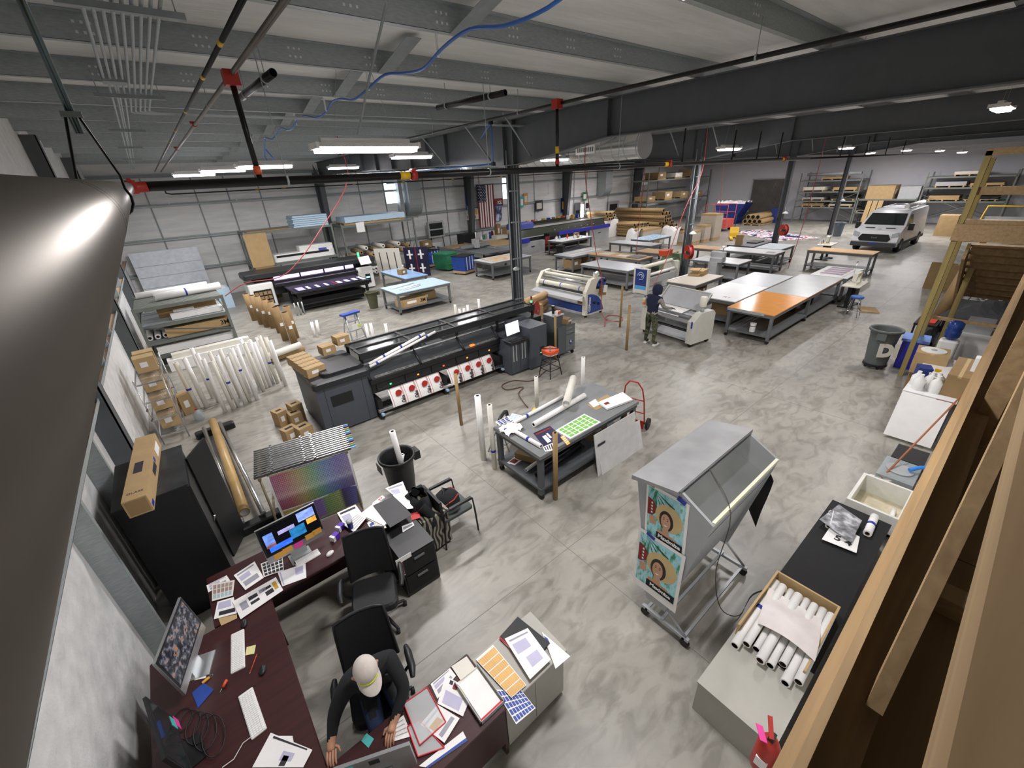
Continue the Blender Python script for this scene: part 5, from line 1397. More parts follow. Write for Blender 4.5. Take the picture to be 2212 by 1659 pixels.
B().box(X(7.1), X(7.25), Y(7.743), Y(7.75), 0.35, 0.6).to(hp, 'status_panel', BLACK)
for k in range(4):
    B().box(X(7.11) + 0.033 * k, X(7.13) + 0.033 * k, Y(7.738), Y(7.743), 0.42, 0.445).to(hp, 'status_light', (LEDG, LEDB, LEDB, LEDB)[k])
B().rbox(X(6.08), X(6.68), Y(7.7), Y(8.05), 0.95, 1.0, 0.05).to(hp, 'keyboard_tray', BLACK)
B().box(X(6.14), X(6.55), Y(7.74), Y(7.88), 1.0, 1.015).to(hp, 'keyboard', BLACKM)
B().ob((X(6.38), Y(8.02), 1.26), (0.5, 0.03, 0.34), (-0.15, 0, 0.1)).to(hp, 'monitor', BLACK)
B().ob((X(6.38) + 0.001, Y(8.001), 1.26), (0.47, 0.006, 0.31), (-0.15, 0, 0.1)).to(hp, 'screen', SCRW)
for z, m_ in ((1.46, BLACK), (1.52, LEDG), (1.58, mat('amber_lens', '#7a5a20', 0.4)), (1.64, mat('red_lens', '#7a2018', 0.4))):
    B().cyl((X(7.72), Y(8.75), z), (X(7.72), Y(8.75), z + 0.06), 0.03, n=10).to(hp, 'stack_light', m_)
B().cyl((X(2.62), Y(8.22), 0.22), (X(6.2), Y(8.22), 0.22), 0.05, n=14).to(hp, 'take_up_roll', CHROME)
B().box(X(2.62), X(6.2), Y(8.4), Y(8.9), 0.08, 0.14).to(hp, 'floor_beam', BLACK)
for x in (2.68, 4.36, 6.1):
    B().box(X(x) - 0.05, X(x) + 0.05, Y(8.2), Y(8.7), 0.02, 0.5).to(hp, 'roll_support', BLACK)
    B().ob((X(x), Y(8.16), 0.14), (0.06, 0.08, 0.05)).to(hp, 'blue_clamp', BLUEL)
for x0, x1, word in ((2.95, 4.28, 'Cake'), (4.5, 5.85, 'Muffins')):
    def bn(u, v_, x0=x0, x1=x1):
        return (X(x0 + (x1 - x0) * u), Y(8.36) - 0.2 * math.sin(v_ * PI * 0.45), 0.63 - 0.42 * v_)
    s_ = B().grid(bn, 4, 8); s_.grid(lambda u, v_: Vector(bn(1 - u, v_)) + Vector((0, 0.004, 0)), 4, 8)
    bo = s_.to(hp, 'printed_banner', PAPER)
    n = 4
    for k in range(n):
        u = (k + 0.5) / n; xx = X(x0 + (x1 - x0) * u)
        for du in (-0.1, 0.1, 0.115):
            B().grid(lambda a, c_, u=u, du=du: Vector(bn(u + du + 0.008 * a, c_)) + Vector((0, -0.003, 0.002)), 1, 8).to(bo, 'red_stripe', mat('stripe_red', '#a8564a', 0.5))
        B().cyl((xx + 0.03, Y(8.2), 0.5), (xx + 0.03, Y(8.205) + 0.01, 0.5), 0.075, n=18).to(bo, 'red_medallion', mat('medallion_red', '#b8322a', 0.5))
        text(bo, 'lettering', word, 0.11, INKD, (xx + 0.1, Y(8.155), 0.34), (PI / 2 - 0.35, -PI / 2, 0), 0.8, bold=0.004)

# cartons and rolls on / around the printer
for i, (px, py) in enumerate(((652, 741), (661, 752), (669, 763), (678, 775), (687, 790))):
    p = Vector((1.62 + 0.02 * i, 9.85 - 0.24 * i, 1.22))
    carton('brown ink carton in the row on the printer\'s left cabinet', p, (0.4, 0.21, 0.2), 0.2, CARD, 'ink cartons on the printer')
for i, x in enumerate((2.25, 2.6)):
    carton(('ink carton with a white ring of tape behind the row on the printer', 'ink carton at the canopy end of the printer')[i], (x, 9.75 - 0.02 * i, 1.31 if i == 0 else 1.46), (0.3, 0.3, 0.2), 0.1, CARD)
for lab, px, py, s, rz in (('opened ink carton standing alone by the printer corner', 611, 916, (0.22, 0.28, 0.36), 0.3), ('tall ink carton leaning on the printer end panel', 645, 905, (0.24, 0.3, 0.42), 0.2), ('ink carton with a yellow dot before the printer end', 632, 950, (0.28, 0.24, 0.3), 0.3), ('ink carton with a hand hole next to the printer end', 662, 947, (0.28, 0.26, 0.32), 0.25)):
    p = G(px, py, 0)
    carton(lab, (p.x, p.y, 0), s, rz, CARD, handle=True, tape=False)
carton('ink carton stacked at the back of the printer end pile', (1.15, 9.45, 0), (0.24, 0.3, 0.3), 0.1, CARD, handle=True, tape=False)
roll('thin white roll with blue tape on the printer front shelf', (2.72, 8.5, 1.25), (4.25, 8.72, 1.5), 0.035, tape=[0.25, 0.55, 0.9])
roll('second thin white roll taped beside it on the printer', (2.7, 8.42, 1.22), (4.5, 8.64, 1.5), 0.03, tape=[0.1, 0.85])

# rolls standing behind the printer
for i, (px, py) in enumerate(((680, 728), (690, 724))):
    p = G(px, py, 0); roll('white roll standing behind the boxes of the long printer', p, p + Vector((0.03, 0.02, 0.55)), 0.05, group='pair of rolls behind the ink cartons')
for i, (px, py, h) in enumerate(((803, 762, 0.95), (815, 768, 1.05), (842, 750, 0.8), (988, 704, 0.8), (996, 702, 0.62), (1006, 704, 0.66), (1014, 700, 0.72), (1024, 700, 0.55), (1038, 694, 0.85))):
    p = G(px, py, 0); roll('white roll standing on end behind the long printer canopy', p, p + Vector((0.0, 0.0, h)), 0.045, group='rolls behind the printer canopy', m_=PAPER2 if i == 3 else PAPER)
sl_ = thing('step_ladder', 'folding step ladder with a blue tray top behind the printer', 'ladder', (4.05, 13.3, 0), 0.25)
for s in (-1, 1):
    B().cyl((s * 0.27, -0.25, 0), (s * 0.2, 0.05, 1.1), 0.025, n=6).to(sl_, 'rail', ALU); B().cyl((s * 0.25, 0.4, 0), (s * 0.19, 0.1, 1.1), 0.02, n=6).to(sl_, 'rear_leg', ALU)
for z in (0.3, 0.58, 0.86):
    B().box(-0.25, 0.25, -0.24 + 0.27 * z, -0.12 + 0.27 * z, z, z + 0.03).to(sl_, 'step', ALU)
B().box(-0.3, 0.3, -0.05, 0.18, 1.1, 1.16).to(sl_, 'tray_top', BLUE); B().box(-0.12, 0.1, -0.1, -0.09, 0.62, 0.8).to(sl_, 'warning_label', PAPER)
B().box(0.1, 0.2, -0.11, -0.1, 0.68, 0.76).to(sl_, 'yellow_label', mat('lime_label', '#d8e83a', 0.5))

# ================================================================ grey centre table and what lies around it
ct = bench('scuffed grey rolling work table loaded with rolls and swatch sheets', 3.45, 5.95, 3.82, 5.0, DTOP, 0.9, DSTEEL, th=0.06)
Z = 0.9
roll('long white roll lying across the grey work table', (3.95, 4.52, Z + 0.05), (5.35, 4.62, Z + 0.05), 0.05, m_=PAPER)
roll('thin white roll with blue tape beside the long roll', (3.75, 4.82, Z + 0.035), (5.05, 4.9, Z + 0.035), 0.033, tape=[0.25])
roll('loosely rolled print lying askew on top of the white rolls', (4.72, 4.5, Z + 0.16), (5.5, 5.05, Z + 0.22), 0.07, 0.055, m_=PAPER2, core=PAPER)
roll('short white roll poking over the table edge', (3.42, 4.78, Z + 0.03), (3.75, 4.7, Z + 0.03), 0.025, tape=[0.3])
roll('white roll with a blue band at the table front end', (3.6, 4.62, Z + 0.04), (3.62, 3.98, Z + 0.04), 0.036, tape=[0.55])
greenm = chart_mat('green_swatch', [(0, '#7ab84e'), (0.5, '#8fca5e'), (1, '#5faa3c')], 14, 6, line='#f0f4ea', lw=0.14, axis='Y')
for lab, pts, z, m_, pr in (
    ('green swatch sheet on the grey work table', [(1200, 930), (1262, 894), (1298, 912), (1232, 948)], Z, PAPER, [(0.06 + 0.155 * i, 0.185 + 0.155 * i, 0.08 + 0.22 * j, 0.26 + 0.22 * j, mat('leaf_green', '#79b853', 0.5)) for i in range(6) for j in range(4)]),
    ('navy print with white figures at the table corner', [(1152, 936), (1188, 920), (1222, 950), (1180, 972)], Z, mat('navy_print', '#1f1c40', 0.4), [(0.25, 0.45, 0.35, 0.75, PAPER), (0.5, 0.6, 0.3, 0.6, PAPER), (0.05, 0.9, 0.08, 0.16, REDD)]),
    ('sheet of small blue swatches at the table end', [(1070, 912), (1098, 898), (1106, 908), (1080, 920)], Z + 0.004, PAPER, [(0.1 + 0.28 * i, 0.32 + 0.28 * i, 0.1 + 0.3 * j, 0.33 + 0.3 * j, BLUED) for i in range(3) for j in range(3)]),
    ('sheet of pale blue swatches overlapping the first', [(1098, 906), (1106, 893), (1128, 898), (1120, 910)], Z + 0.007, PAPER, [(0.1 + 0.28 * i, 0.32 + 0.28 * i, 0.1 + 0.3 * j, 0.33 + 0.3 * j, BLUEL) for i in range(3) for j in range(3)]),
    ('brown cardboard sheet on the grey work table', [(1268, 875), (1312, 852), (1330, 866), (1288, 886)], Z, CARD, None),
    ('white wrapped print stack near the table end', [(1292, 872), (1345, 850), (1366, 866), (1312, 886)], Z + 0.01, PAPER, [(0.08, 0.25, 0.35, 0.6, REDD)]),
    ('white paper square on the cardboard sheet', [(1272, 870), (1286, 862), (1296, 874), (1282, 880)], Z + 0.006, PAPER, None),
    ('white sheet with black bars at the table corner', [(1172, 966), (1196, 956), (1200, 972), (1178, 976)], Z + 0.003, PAPER, [(0.1 + 0.2 * i, 0.2 + 0.2 * i, 0.1, 0.8, INKD) for i in range(4)]),
    ('orange stepped swatch strip at the table corner', [(1210, 944), (1218, 940), (1232, 958), (1225, 962)], Z + 0.006, ONOTE, [(0.1, 0.9, 0.1 + 0.2 * j, 0.18 + 0.2 * j, PAPER) for j in range(4)])):
    paper(lab, pts, z, m_, prints=pr, t=0.003 if 'wrapped' not in lab else 0.035)
t = thing('crumpled_film', 'crumpled clear film on the table end', 'film', (3.62, 4.72, Z), 0)
B().grid(lambda u, v_: ((u - 0.5) * 0.36, (v_ - 0.5) * 0.3, 0.02 + 0.05 * abs(math.sin(9 * u + 5 * v_) * math.cos(7 * v_))), 10, 9, smooth=False).to(t, 'film', PAPER)
t = thing('paint_brush', 'yellow handled brush lying on the grey work table', 'brush', (4.35, 4.95, Z), 0.3)
B().box(-0.06, 0.05, -0.02, 0.02, 0, 0.02).to(t, 'handle', YELLOW); B().box(0.05, 0.13, -0.008, 0.008, 0.004, 0.012).to(t, 'blade', TSTEEL)
# under the table
roll('dark navy roll on the lower shelf of the grey table', (3.62, 4.1, 0.3), (4.75, 4.2, 0.3), 0.055, m_=mat('navy_vinyl', '#15182c', 0.4))
roll('thin white roll on the lower shelf of the grey table', (3.6, 4.35, 0.275), (5.0, 4.5, 0.275), 0.032)
roll('black roll on the lower shelf of the grey table', (3.85, 4.28, 0.3), (4.9, 4.33, 0.3), 0.05, m_=BLACKM)
carton('flattened brown carton on the lower shelf of the grey table', (4.1, 4.72, 0.24), (0.7, 0.4, 0.12), 0.4, CARD2, tape=False)
paper('sheet with red and black swatches on the lower shelf', [(1095, 1000), (1128, 975), (1140, 985), (1112, 1005)], 0.242, PAPER, prints=[(0.1, 0.4, 0.1, 0.8, REDD), (0.5, 0.9, 0.1, 0.8, INKD)])
carton('brown carton on the far end of the table\'s lower shelf', (5.3, 4.45, 0.24), (0.5, 0.5, 0.35), 0.1, CARD2)
for i, (a, b_, h, lab) in enumerate(((4.62, 5.75, 0.78, 'white foam board leaning on the side of the grey work table'), (4.7, 5.9, 0.55, 'shorter white foam board leaning against the taller board'))):
    t = thing('foam_board', lab, 'board', ((a + b_) / 2, 3.66 - 0.02 * i, 0))
    L = (b_ - a) / 2
    B().add([(-L, -0.02, 0), (L, -0.02, 0), (L, 0.11, h), (-L, 0.11, h), (-L, -0.034, 0), (L, -0.034, 0), (L, 0.096, h), (-L, 0.096, h)], [(0, 3, 2, 1), (4, 5, 6, 7), (0, 1, 5, 4), (3, 7, 6, 2), (1, 2, 6, 5), (0, 4, 7, 3)]).to(t, 'face', mat('board_grey_white', '#c9cac9', 0.5))
    B().box(-L * 0.9, -L * 0.55, -0.03 + 0.08, -0.026 + 0.08, h * 0.7, h * 0.76).to(t, 'dark_slot', INKD) if i == 0 else None
# standing tubes around the table
for lab, bpx, h, r, m_, tp in (('kraft tube standing between the printer and the grey table', (997, 918), 1.22, 0.035, KRAFT, None), ('thick white roll standing behind the grey table corner', (1045, 992), 1.36, 0.055, PAPER, None), ('slim white roll with blue tape standing at the table corner', (1069, 1012), 1.33, 0.045, PAPER2, [0.3]),
                               ('brown tube standing in front of the grey table leg', (1200, 1078), 1.28, 0.04, KRAFT, None), ('white roll standing behind the far side of the grey table', (1160, 880), 0.78, 0.045, PAPER2, None), ('white roll standing behind the table near the red hand truck', (1258, 850), 0.95, 0.045, PAPER, None),
                               ('kraft tube standing in front of the grey tool cart', (1200, 777), 1.3, 0.035, KRAFT, None), ('kraft tube standing before the empty white table', (1339, 706), 1.4, 0.035, KRAFT, None), ('kraft tube standing behind the person at the laminator', (1353, 756), 1.35, 0.04, KRAFT, None)):
    p = G(bpx[0], bpx[1], 0)
    roll(lab, p, p + Vector((0, 0, h)), r, m_=m_, tape=tp, name='cardboard_tube' if m_ is KRAFT else 'media_roll')
sd2 = thing('step_stool', 'small folding step stool with a black top behind the grey table', 'ladder', (4.0, 5.45, 0), 0.5)
B().path([(-0.2, 0, 0.6), (-0.18, 0, 0.7), (-0.1, 0, 0.74), (0.1, 0, 0.74), (0.18, 0, 0.7), (0.2, 0, 0.6)], 0.035, 8).to(sd2, 'top_grip', BLACK)
for s in (-1, 1):
    B().cyl((s * 0.24, -0.22, 0), (s * 0.2, 0, 0.64), 0.014, n=6).to(sd2, 'front_leg', ALU); B().cyl((s * 0.24, 0.25, 0), (s * 0.2, 0.02, 0.6), 0.014, n=6).to(sd2, 'rear_leg', ALU)
for z in (0.2, 0.42):
    B().box(-0.22, 0.22, -0.2 + 0.3 * z, -0.08 + 0.3 * z, z, z + 0.025).to(sd2, 'step', ALU)
ht = thing('hand_truck', 'red steel hand truck leaning at the end of the grey work table', 'hand truck', (6.35, 4.15, 0), math.radians(-75))
for s in (-1, 1):
    B().path([(s * 0.2, 0.05, 0.12), (s * 0.2, -0.12, 0.75), (s * 0.17, -0.18, 1.0), (s * 0.08, -0.21, 1.14)], 0.014, 7).to(ht, 'side_tube', REDP)
    B().cyl((s * 0.2 + s * 0.03, 0.1, 0.12), (s * 0.2 + s * 0.08, 0.1, 0.12), 0.12, n=18).to(ht, 'wheel', RUBBER)
B().cyl((-0.08, -0.21, 1.14), (0.08, -0.21, 1.14), 0.014, n=7).to(ht, 'handle', REDP)
for z in (0.4, 0.72):
    B().cyl((-0.2, 0.05 - 0.26 * (z - 0.12), z), (0.2, 0.05 - 0.26 * (z - 0.12), z), 0.012, n=6).to(ht, 'cross_tube', REDP)
B().cyl((0, -0.02, 0.4), (0, -0.1, 0.72), 0.011, n=6).to(ht, 'centre_strut', REDP); B().box(-0.2, 0.2, 0.0, 0.02, 0.02, 0.2).to(ht, 'toe_plate', REDP)

# tool cart and stool beside the printer tower
tc_ = thing('tool_cart', 'dark grey steel tool cart with drawers and an arrow sticker', 'cart', (8.25, 8.05, 0), 0.0)
B().box(-0.4, 0.28, -0.25, 0.35, 0.12, 0.92).to(tc_, 'body', DSTEEL); B().box(-0.4, -0.02, -0.05, 0.35, 0.92, 1.2).to(tc_, 'upper_hutch', DSTEEL); B().box(-0.4, 0.0, -0.1, 0.37, 1.2, 1.22).to(tc_, 'hutch_top', LSTEEL)
for z in (0.78, 0.66):
    d = B().box(-0.1, 0.26, -0.262, -0.25, z, z + 0.1).to(tc_, 'drawer', TSTEEL); B().box(0.02, 0.14, -0.275, -0.262, z + 0.04, z + 0.055).to(d, 'pull', CHROME)
dd = B().box(-0.1, 0.26, -0.262, -0.25, 0.16, 0.62).to(tc_, 'door', TSTEEL); B().cyl((0.1, -0.262, 0.4), (0.1, -0.266, 0.4), 0.07, n=18).to(dd, 'round_sticker', BLUED); text(dd, 'arrow', '\u2191', 0.12, PAPER, (0.1, -0.268, 0.4), (PI / 2, 0, 0), bold=0.006)
for x in (-0.35, 0.22):
    for y in (-0.2, 0.3):
        B().cyl((x - 0.02, y, 0.06), (x + 0.02, y, 0.06), 0.06, n=12).to(tc_, 'caster', RUBBER)
t = thing('tumbler', 'black tumbler on the tool cart', 'cup', (8.05, 8.2, 1.22)); B().lathe([(0.035, 0), (0.045, 0.22)], 14).to(t, 'cup', BLACK); B().lathe([(0.046, 0.22), (0.046, 0.235)], 14).to(t, 'rim', CHROME)
t = thing('paper_cup', 'white paper cup on the tool cart', 'cup', (8.03, 8.04, 1.22)); B().lathe([(0.03, 0), (0.04, 0.1)], 14).to(t, 'cup', PAPER); B().lathe([(0.042, 0.1), (0.042, 0.106)], 14).to(t, 'rim', PAPER2)
B().ob((8.15, 8.1, 1.26), (0.16, 0.1, 0.07), (0, 0, 0.4)).ob((8.2, 8.18, 1.25), (0.1, 0.12, 0.05), (0, 0, -0.3)).one('work_gloves', 'crumpled orange gloves on the tool cart', 'gloves', ORANGE)
carton('small open brown box on the tool cart', (8.35, 8.0, 0.92), (0.26, 0.22, 0.14), 0.4, CARD2, tape=False)
B().lathe([(0.07, 0), (0.1, 0.05), (0.07, 0.1), (0.02, 0.12)], 12).one('rag_bundle', 'white rag bundle on the tool cart', 'rag', PAPER, (8.47, 8.02, 0.92))
so = thing('bar_stool', 'black steel stool with a strapped orange cushion beside the printer', 'stool', (6.95, 7.2, 0))
B().rbox(-0.17, 0.17, -0.17, 0.17, 0.6, 0.64, 0.1).to(so, 'seat', PAPER2); B().rbox(-0.19, 0.19, -0.19, 0.19, 0.64, 0.74, 0.1).to(so, 'cushion', ORANGE)
B().ob((0, 0, 0.745), (0.4, 0.03, 0.012), (0, 0, 0.78)).to(so, 'strap', BLACK); B().ob((0, 0, 0.746), (0.4, 0.03, 0.012), (0, 0, -0.78)).to(so, 'strap', BLACK)
for sx in (-1, 1):
    for sy in (-1, 1):
        B().cyl((sx * 0.21, sy * 0.21, 0), (sx * 0.13, sy * 0.13, 0.61), 0.014, n=6).to(so, 'leg', BLACK)
for z, q in ((0.2, 0.184), (0.42, 0.155)):
    for s in (-1, 1):
        B().cyl((-q, s * q, z), (q, s * q, z), 0.01, n=6).to(so, 'rung', BLACK); B().cyl((s * q, -q, z), (s * q, q, z), 0.01, n=6).to(so, 'rung', BLACK)
B().path(smooth([G(1180, 800, 0.02), G(1150, 822, 0.02), G(1110, 822, 0.02), G(1085, 832, 0.02), G(1095, 842, 0.02), G(1130, 836, 0.02), G(1120, 850, 0.02), G(1130, 868, 0.02), G(1140, 880, 0.02)]), 0.013, 6).one('power_cord', 'brown cord looping on the floor under the stool', 'cord', mat('brown_cord', '#5a3f33', 0.6))

# ================================================================ grey slant display cart with posters
ez = thing('slant_display_cart', 'tall grey metal display cart with a glazed slanting front and taped posters', 'display cart', (3.05, 1.5, 0))
EZ = mat('display_grey', '#a6a9ac', 0.45, 0.15, 0.05, 4)
EZT = mat('display_top_grey', '#9b9b9c', 0.35, 0.3, 0.14, 3)
prof = [(0.40, 1.93), (-0.06, 2.0), (-0.42, 1.80), (-0.12, 0.30), (0.12, 0.30)]
for x in (0.0, 1.42):
    B().prism(prof, 'x', x, x + 0.03).to(ez, 'end_panel', EZ)
B().add([(-0.06, 0.42, 1.93), (1.5, 0.42, 1.93), (1.5, -0.08, 2.02), (-0.06, -0.08, 2.02), (-0.06, 0.42, 1.88), (1.5, 0.42, 1.88), (1.5, -0.08, 1.985), (-0.06, -0.08, 1.985)], [(0, 3, 2, 1), (4, 5, 6, 7), (0, 1, 5, 4), (1, 2, 6, 5), (2, 3, 7, 6), (3, 0, 4, 7)]).to(ez, 'lid', EZT)
B().cyl((-0.03, -0.08, 2.0), (1.47, -0.08, 2.0), 0.012, n=8).to(ez, 'hinge', TSTEEL)
B().add([(0.03, -0.08, 1.985), (1.42, -0.08, 1.985), (1.42, -0.40, 1.81), (0.03, -0.40, 1.81)], [(0, 1, 2, 3)]).to(ez, 'glass_front', mat('display_glass', '#8d908d', 0.1, 0, 0.15, 3, alpha=0.4))
B().box(0.03, 1.42, -0.42, -0.39, 1.78, 1.82).to(ez, 'sill_strip', mat('aged_white', '#d2d2b8', 0.5))
B().add([(0.03, -0.41, 1.78), (1.42, -0.41, 1.78), (1.42, -0.12, 0.55), (0.03, -0.12, 0.55)], [(0, 1, 2, 3)]).to(ez, 'front_panel', EZ)
B().add([(0.03, 0.36, 1.9), (1.42, 0.36, 1.9), (1.42, 0.11, 0.6), (0.03, 0.11, 0.6)], [(3, 2, 1, 0)]).to(ez, 'back_panel', EZ)
B().add([(0.03, 0.35, 1.85), (1.42, 0.35, 1.85), (1.42, -0.36, 1.55), (0.03, -0.36, 1.55)], [(0, 1, 2, 3)]).to(ez, 'inner_tray', TSTEEL)
for x in (0.0, 1.38):
    B().box(x, x + 0.04, -0.42, 0.16, 0.1, 0.14).to(ez, 'foot_bar', EZ)
    B().cyl((x + 0.02, -0.12, 0.35), (x + 0.02, -0.38, 0.14), 0.015, n=6).to(ez, 'foot_brace', EZ)
    for y in (-0.38, 0.12):
        B().cyl((x, y, 0.05), (x + 0.04, y, 0.05), 0.05, n=12).to(ez, 'caster', RUBBER)
for y, z in ((-0.36, 0.1), (-0.1, 0.14), (0.1, 0.1)):
    B().box(0.0, 1.42, y - 0.015, y + 0.015, z, z + 0.03).to(ez, 'stretcher', EZ)
# black drape hanging at its far end
B().grid(lambda u, v_: (1.46 + 0.02 * math.sin(7 * v_), -0.30 - 0.12 * u + 0.05 * v_, 1.7 - 0.75 * v_ - 0.2 * u), 6, 8).to(ez, 'black_drape', BLACKM)
B().path(smooth([(0.5, -0.1, 2.0), (0.3, -0.44, 1.78), (0.3, -0.43, 1.0), (0.5, -0.5, 0.3), (0.8, -0.62, 0.02), (1.2, -0.6, 0.01), (1.5, -0.75, 0.01)]), 0.005, 5).to(ez, 'power_cord', mat('grey_cord', '#4b463f', 0.6))


def poster(label, c, tilt, w_=0.42, h_=0.56, cut=0.0):
    """taped print of a smiling woman in a straw hat under palms, on the end panel (normal -x); local y = width, z = height"""
    t = thing('poster', label, 'poster', c, 0)
    palm = print_mat('palm_' + label[:4], [(0.25, '#1d5a48'), (0.38, '#4a9a72'), (0.46, '#8fd0d8'), (0.6, '#b5e2ea'), (0.72, '#5aa97a')], 7, (1, 2.5, 1), 0.4, 'LINEAR')
    W_, Hh = w_ / 2, h_
    def q(y, z, d):
        return (-0.002 - 0.0009 * d - 0.03 * (1 - z) ** 2 * 0, (0.5 - y) * w_ + tilt * (z - 0.5) * h_, z * h_)
    def patch(pts, d, nm, m_, sm=False):
        B().add([q(a, b_, d) for a, b_ in pts], [tuple(range(len(pts)))]).to(t, nm, m_)
    def ell(cx, cz, rx, rz_, n=18, a0=0, a1=2 * PI):
        return [(cx + rx * math.cos(a0 + (a1 - a0) * i / (n - 1 if a1 - a0 < 6.2 else n)), cz + rz_ * math.sin(a0 + (a1 - a0) * i / (n - 1 if a1 - a0 < 6.2 else n))) for i in range(n)]
    patch([(0, cut), (1, cut), (1, 1), (0, 1)], 0, 'sheet', PAPER)
    patch([(0.05, max(cut, 0.12)), (0.93, max(cut, 0.12)), (0.93, 0.95), (0.05, 0.95)], 1, 'photo', palm)
    for k in range(7):
        a = 0.35 + 0.35 * k
        cl = lambda y_, z_: (min(0.93, max(0.05, y_)), min(0.95, max(0.2, z_)))
        patch([(0.22, 0.93), cl(0.22 + 0.5 * math.cos(-a), 0.93 + 0.42 * math.sin(-a) + 0.02), cl(0.22 + 0.52 * math.cos(-a - 0.08), 0.93 + 0.42 * math.sin(-a - 0.08))], 1.5, 'palm_frond', mat('palm_green', '#1f5a3a', 0.6))
    patch([p for p in ell(0.05, 0.62, 0.22, 0.15, 18, -PI / 2, PI / 2)], 2, 'red_disc', REDD)
    for k in range(4):
        patch(ell(0.16, 0.70 - 0.055 * k, 0.022, 0.018, 10), 3, 'white_icon', PAPER)
    patch(ell(0.58, 0.58, 0.33, 0.22), 2.5, 'straw_hat', mat('straw', '#cdb583', 0.7))
    patch([(0.33, 0.3), (0.78, 0.28), (0.8, max(cut, 0.13)), (0.3, max(cut, 0.13))], 3.2, 'shoulders', mat('poster_skin', '#c79a7a', 0.5))
    patch(ell(0.52, 0.52, 0.17, 0.17), 3, 'hair', mat('poster_hair', '#2c1c16', 0.6))
    patch([(0.46, 0.42), (0.58, 0.42), (0.6, 0.28), (0.44, 0.28)], 3.6, 'neck', MATS['poster_skin'])
    patch(ell(0.51, 0.5, 0.115, 0.135), 4, 'face', MATS['poster_skin'])
    patch([(0.46, 0.44), (0.51, 0.42), (0.57, 0.45), (0.52, 0.445)], 5, 'smile', PAPER)
    for s in (-1, 1):
        patch(ell(0.51 + s * 0.045, 0.535, 0.018, 0.008, 8), 5, 'eye', BLACKM)
        patch([(0.51 + s * 0.045 - 0.03, 0.56), (0.51 + s * 0.045 + 0.03, 0.56), (0.51 + s * 0.045, 0.572)], 5, 'brow', BLACKM)
    patch([(0.5, 0.5), (0.525, 0.485), (0.5, 0.48)], 5, 'nose', mat('poster_shade', '#a87a5e', 0.5))
    patch([(0.1, 0.45), (0.24, 0.5), (0.28, 0.36), (0.12, 0.32)], 3.5, 'raised_hand', MATS['poster_skin'])
    if cut < 0.1:
        patch([(0.3, 0.13), (0.93, 0.13), (0.93, 0.25), (0.3, 0.25)], 6, 'caption_bar', BLACKM)
        cz = 0.195
    else:
        patch([(0.42, 0.13), (0.93, 0.13), (0.93, 0.22), (0.42, 0.22)], 6, 'caption_bar', BLACKM)
        cz = 0.175
    p = q(0.62, cz, 8)
    text(t, 'lettering', 'Maximize', 0.066, PAPER, (p[0], p[1], p[2]), (PI / 2, 0, -PI / 2), 1.0, bold=0.002)
    return t


po = poster('upper print of a smiling woman in a straw hat taped on the display cart', (3.048, 1.525, 1.18), 0.06, 0.46, 0.72)
B().ob((-0.008, 0.2, 0.715), (0.003, 0.08, 0.03), (0, 0, 0)).to(po, 'tape_strip', BLACKM); B().ob((-0.008, -0.13, 0.72), (0.003, 0.09, 0.05), (0.3, 0, 0)).to(po, 'tape_strip', TAPE)
po = poster('lower print of the same woman curling off the display cart', (3.036, 1.53, 0.42), 0.0, 0.54, 0.86)
B().ob((-0.008, 0.12, 0.84), (0.003, 0.1, 0.04), (0.25, 0, 0)).to(po, 'tape_strip', TAPE)
# ================================================================ printers, laminators and tables further in
# blue and white laminator
gl = thing('laminator', 'white and blue roll laminator with cream rollers', 'laminator', (11.2, 9.75, 0))
sp = [(0, 0.1), (0.95, 0.1), (1.1, 0.25), (1.12, 1.0), (1.0, 1.32), (0.72, 1.40), (0.3, 1.36), (0.02, 0.95)]
for y in (0.0, 2.5):
    B().prism(sp, 'y', y, y + 0.16).to(gl, 'end_housing', CREAM)
    for x in (0.1, 0.95):
        B().cyl((x - 0.03, y + 0.08, 0.05), (x + 0.03, y + 0.08, 0.05), 0.05, n=10).to(gl, 'caster', RUBBER)
B().add([(0.12, -0.004, 0.14), (1.0, -0.004, 0.14)] + [(0.12 + 0.85 * math.cos(a), -0.004, 0.14 + 0.72 * math.sin(a)) for a in [0.2 * k for k in range(1, 8)]] + [(0.12, -0.004, 0.86)], [tuple(range(10))]).to(gl, 'blue_panel', LAMB)
B().add([(0.55, -0.004, 0.98), (1.09, -0.004, 0.98), (1.06, -0.004, 1.25), (0.9, -0.004, 1.34), (0.7, -0.004, 1.3), (0.58, -0.004, 1.15)], [tuple(range(6))]).to(gl, 'blue_panel', LAMB)
for x, z in ((0.75, 1.2), (1.0, 1.22), (0.62, 1.03), (0.45, 0.5), (0.7, 0.42)):
    B().cyl((x, 0, z), (x, -0.06, z), 0.045, n=10).to(gl, 'knob', BLACK)
B().ob((0.85, -0.08, 0.9), (0.3, 0.1, 0.34), (0, 0.2, 0)).to(gl, 'document_pocket', CARD2); B().ob((0.9, -0.14, 0.95), (0.2, 0.02, 0.26), (0, 0.2, 0)).to(gl, 'manual', PAPER)
text(gl, 'lettering', 'GSPinto', 0.16, PAPER, (0.22, -0.008, 0.48), (PI / 2, -PI / 2, 0), bold=0.005)
for x, z, r, m_ in ((0.42, 1.3, 0.06, CREAM), (0.3, 1.2, 0.05, ALU), (0.75, 1.33, 0.03, CREAM), (0.12, 1.02, 0.085, CREAM)):
    B().cyl((x, 0.16, z), (x, 2.5, z), r, n=14).to(gl, 'roller', m_)
for y in (0.35, 1.3, 2.2):
    B().cyl((0.12, y, 1.02), (0.12, y + 0.05, 1.02), 0.087, n=14).to(gl, 'blue_band', UVBLUE2)
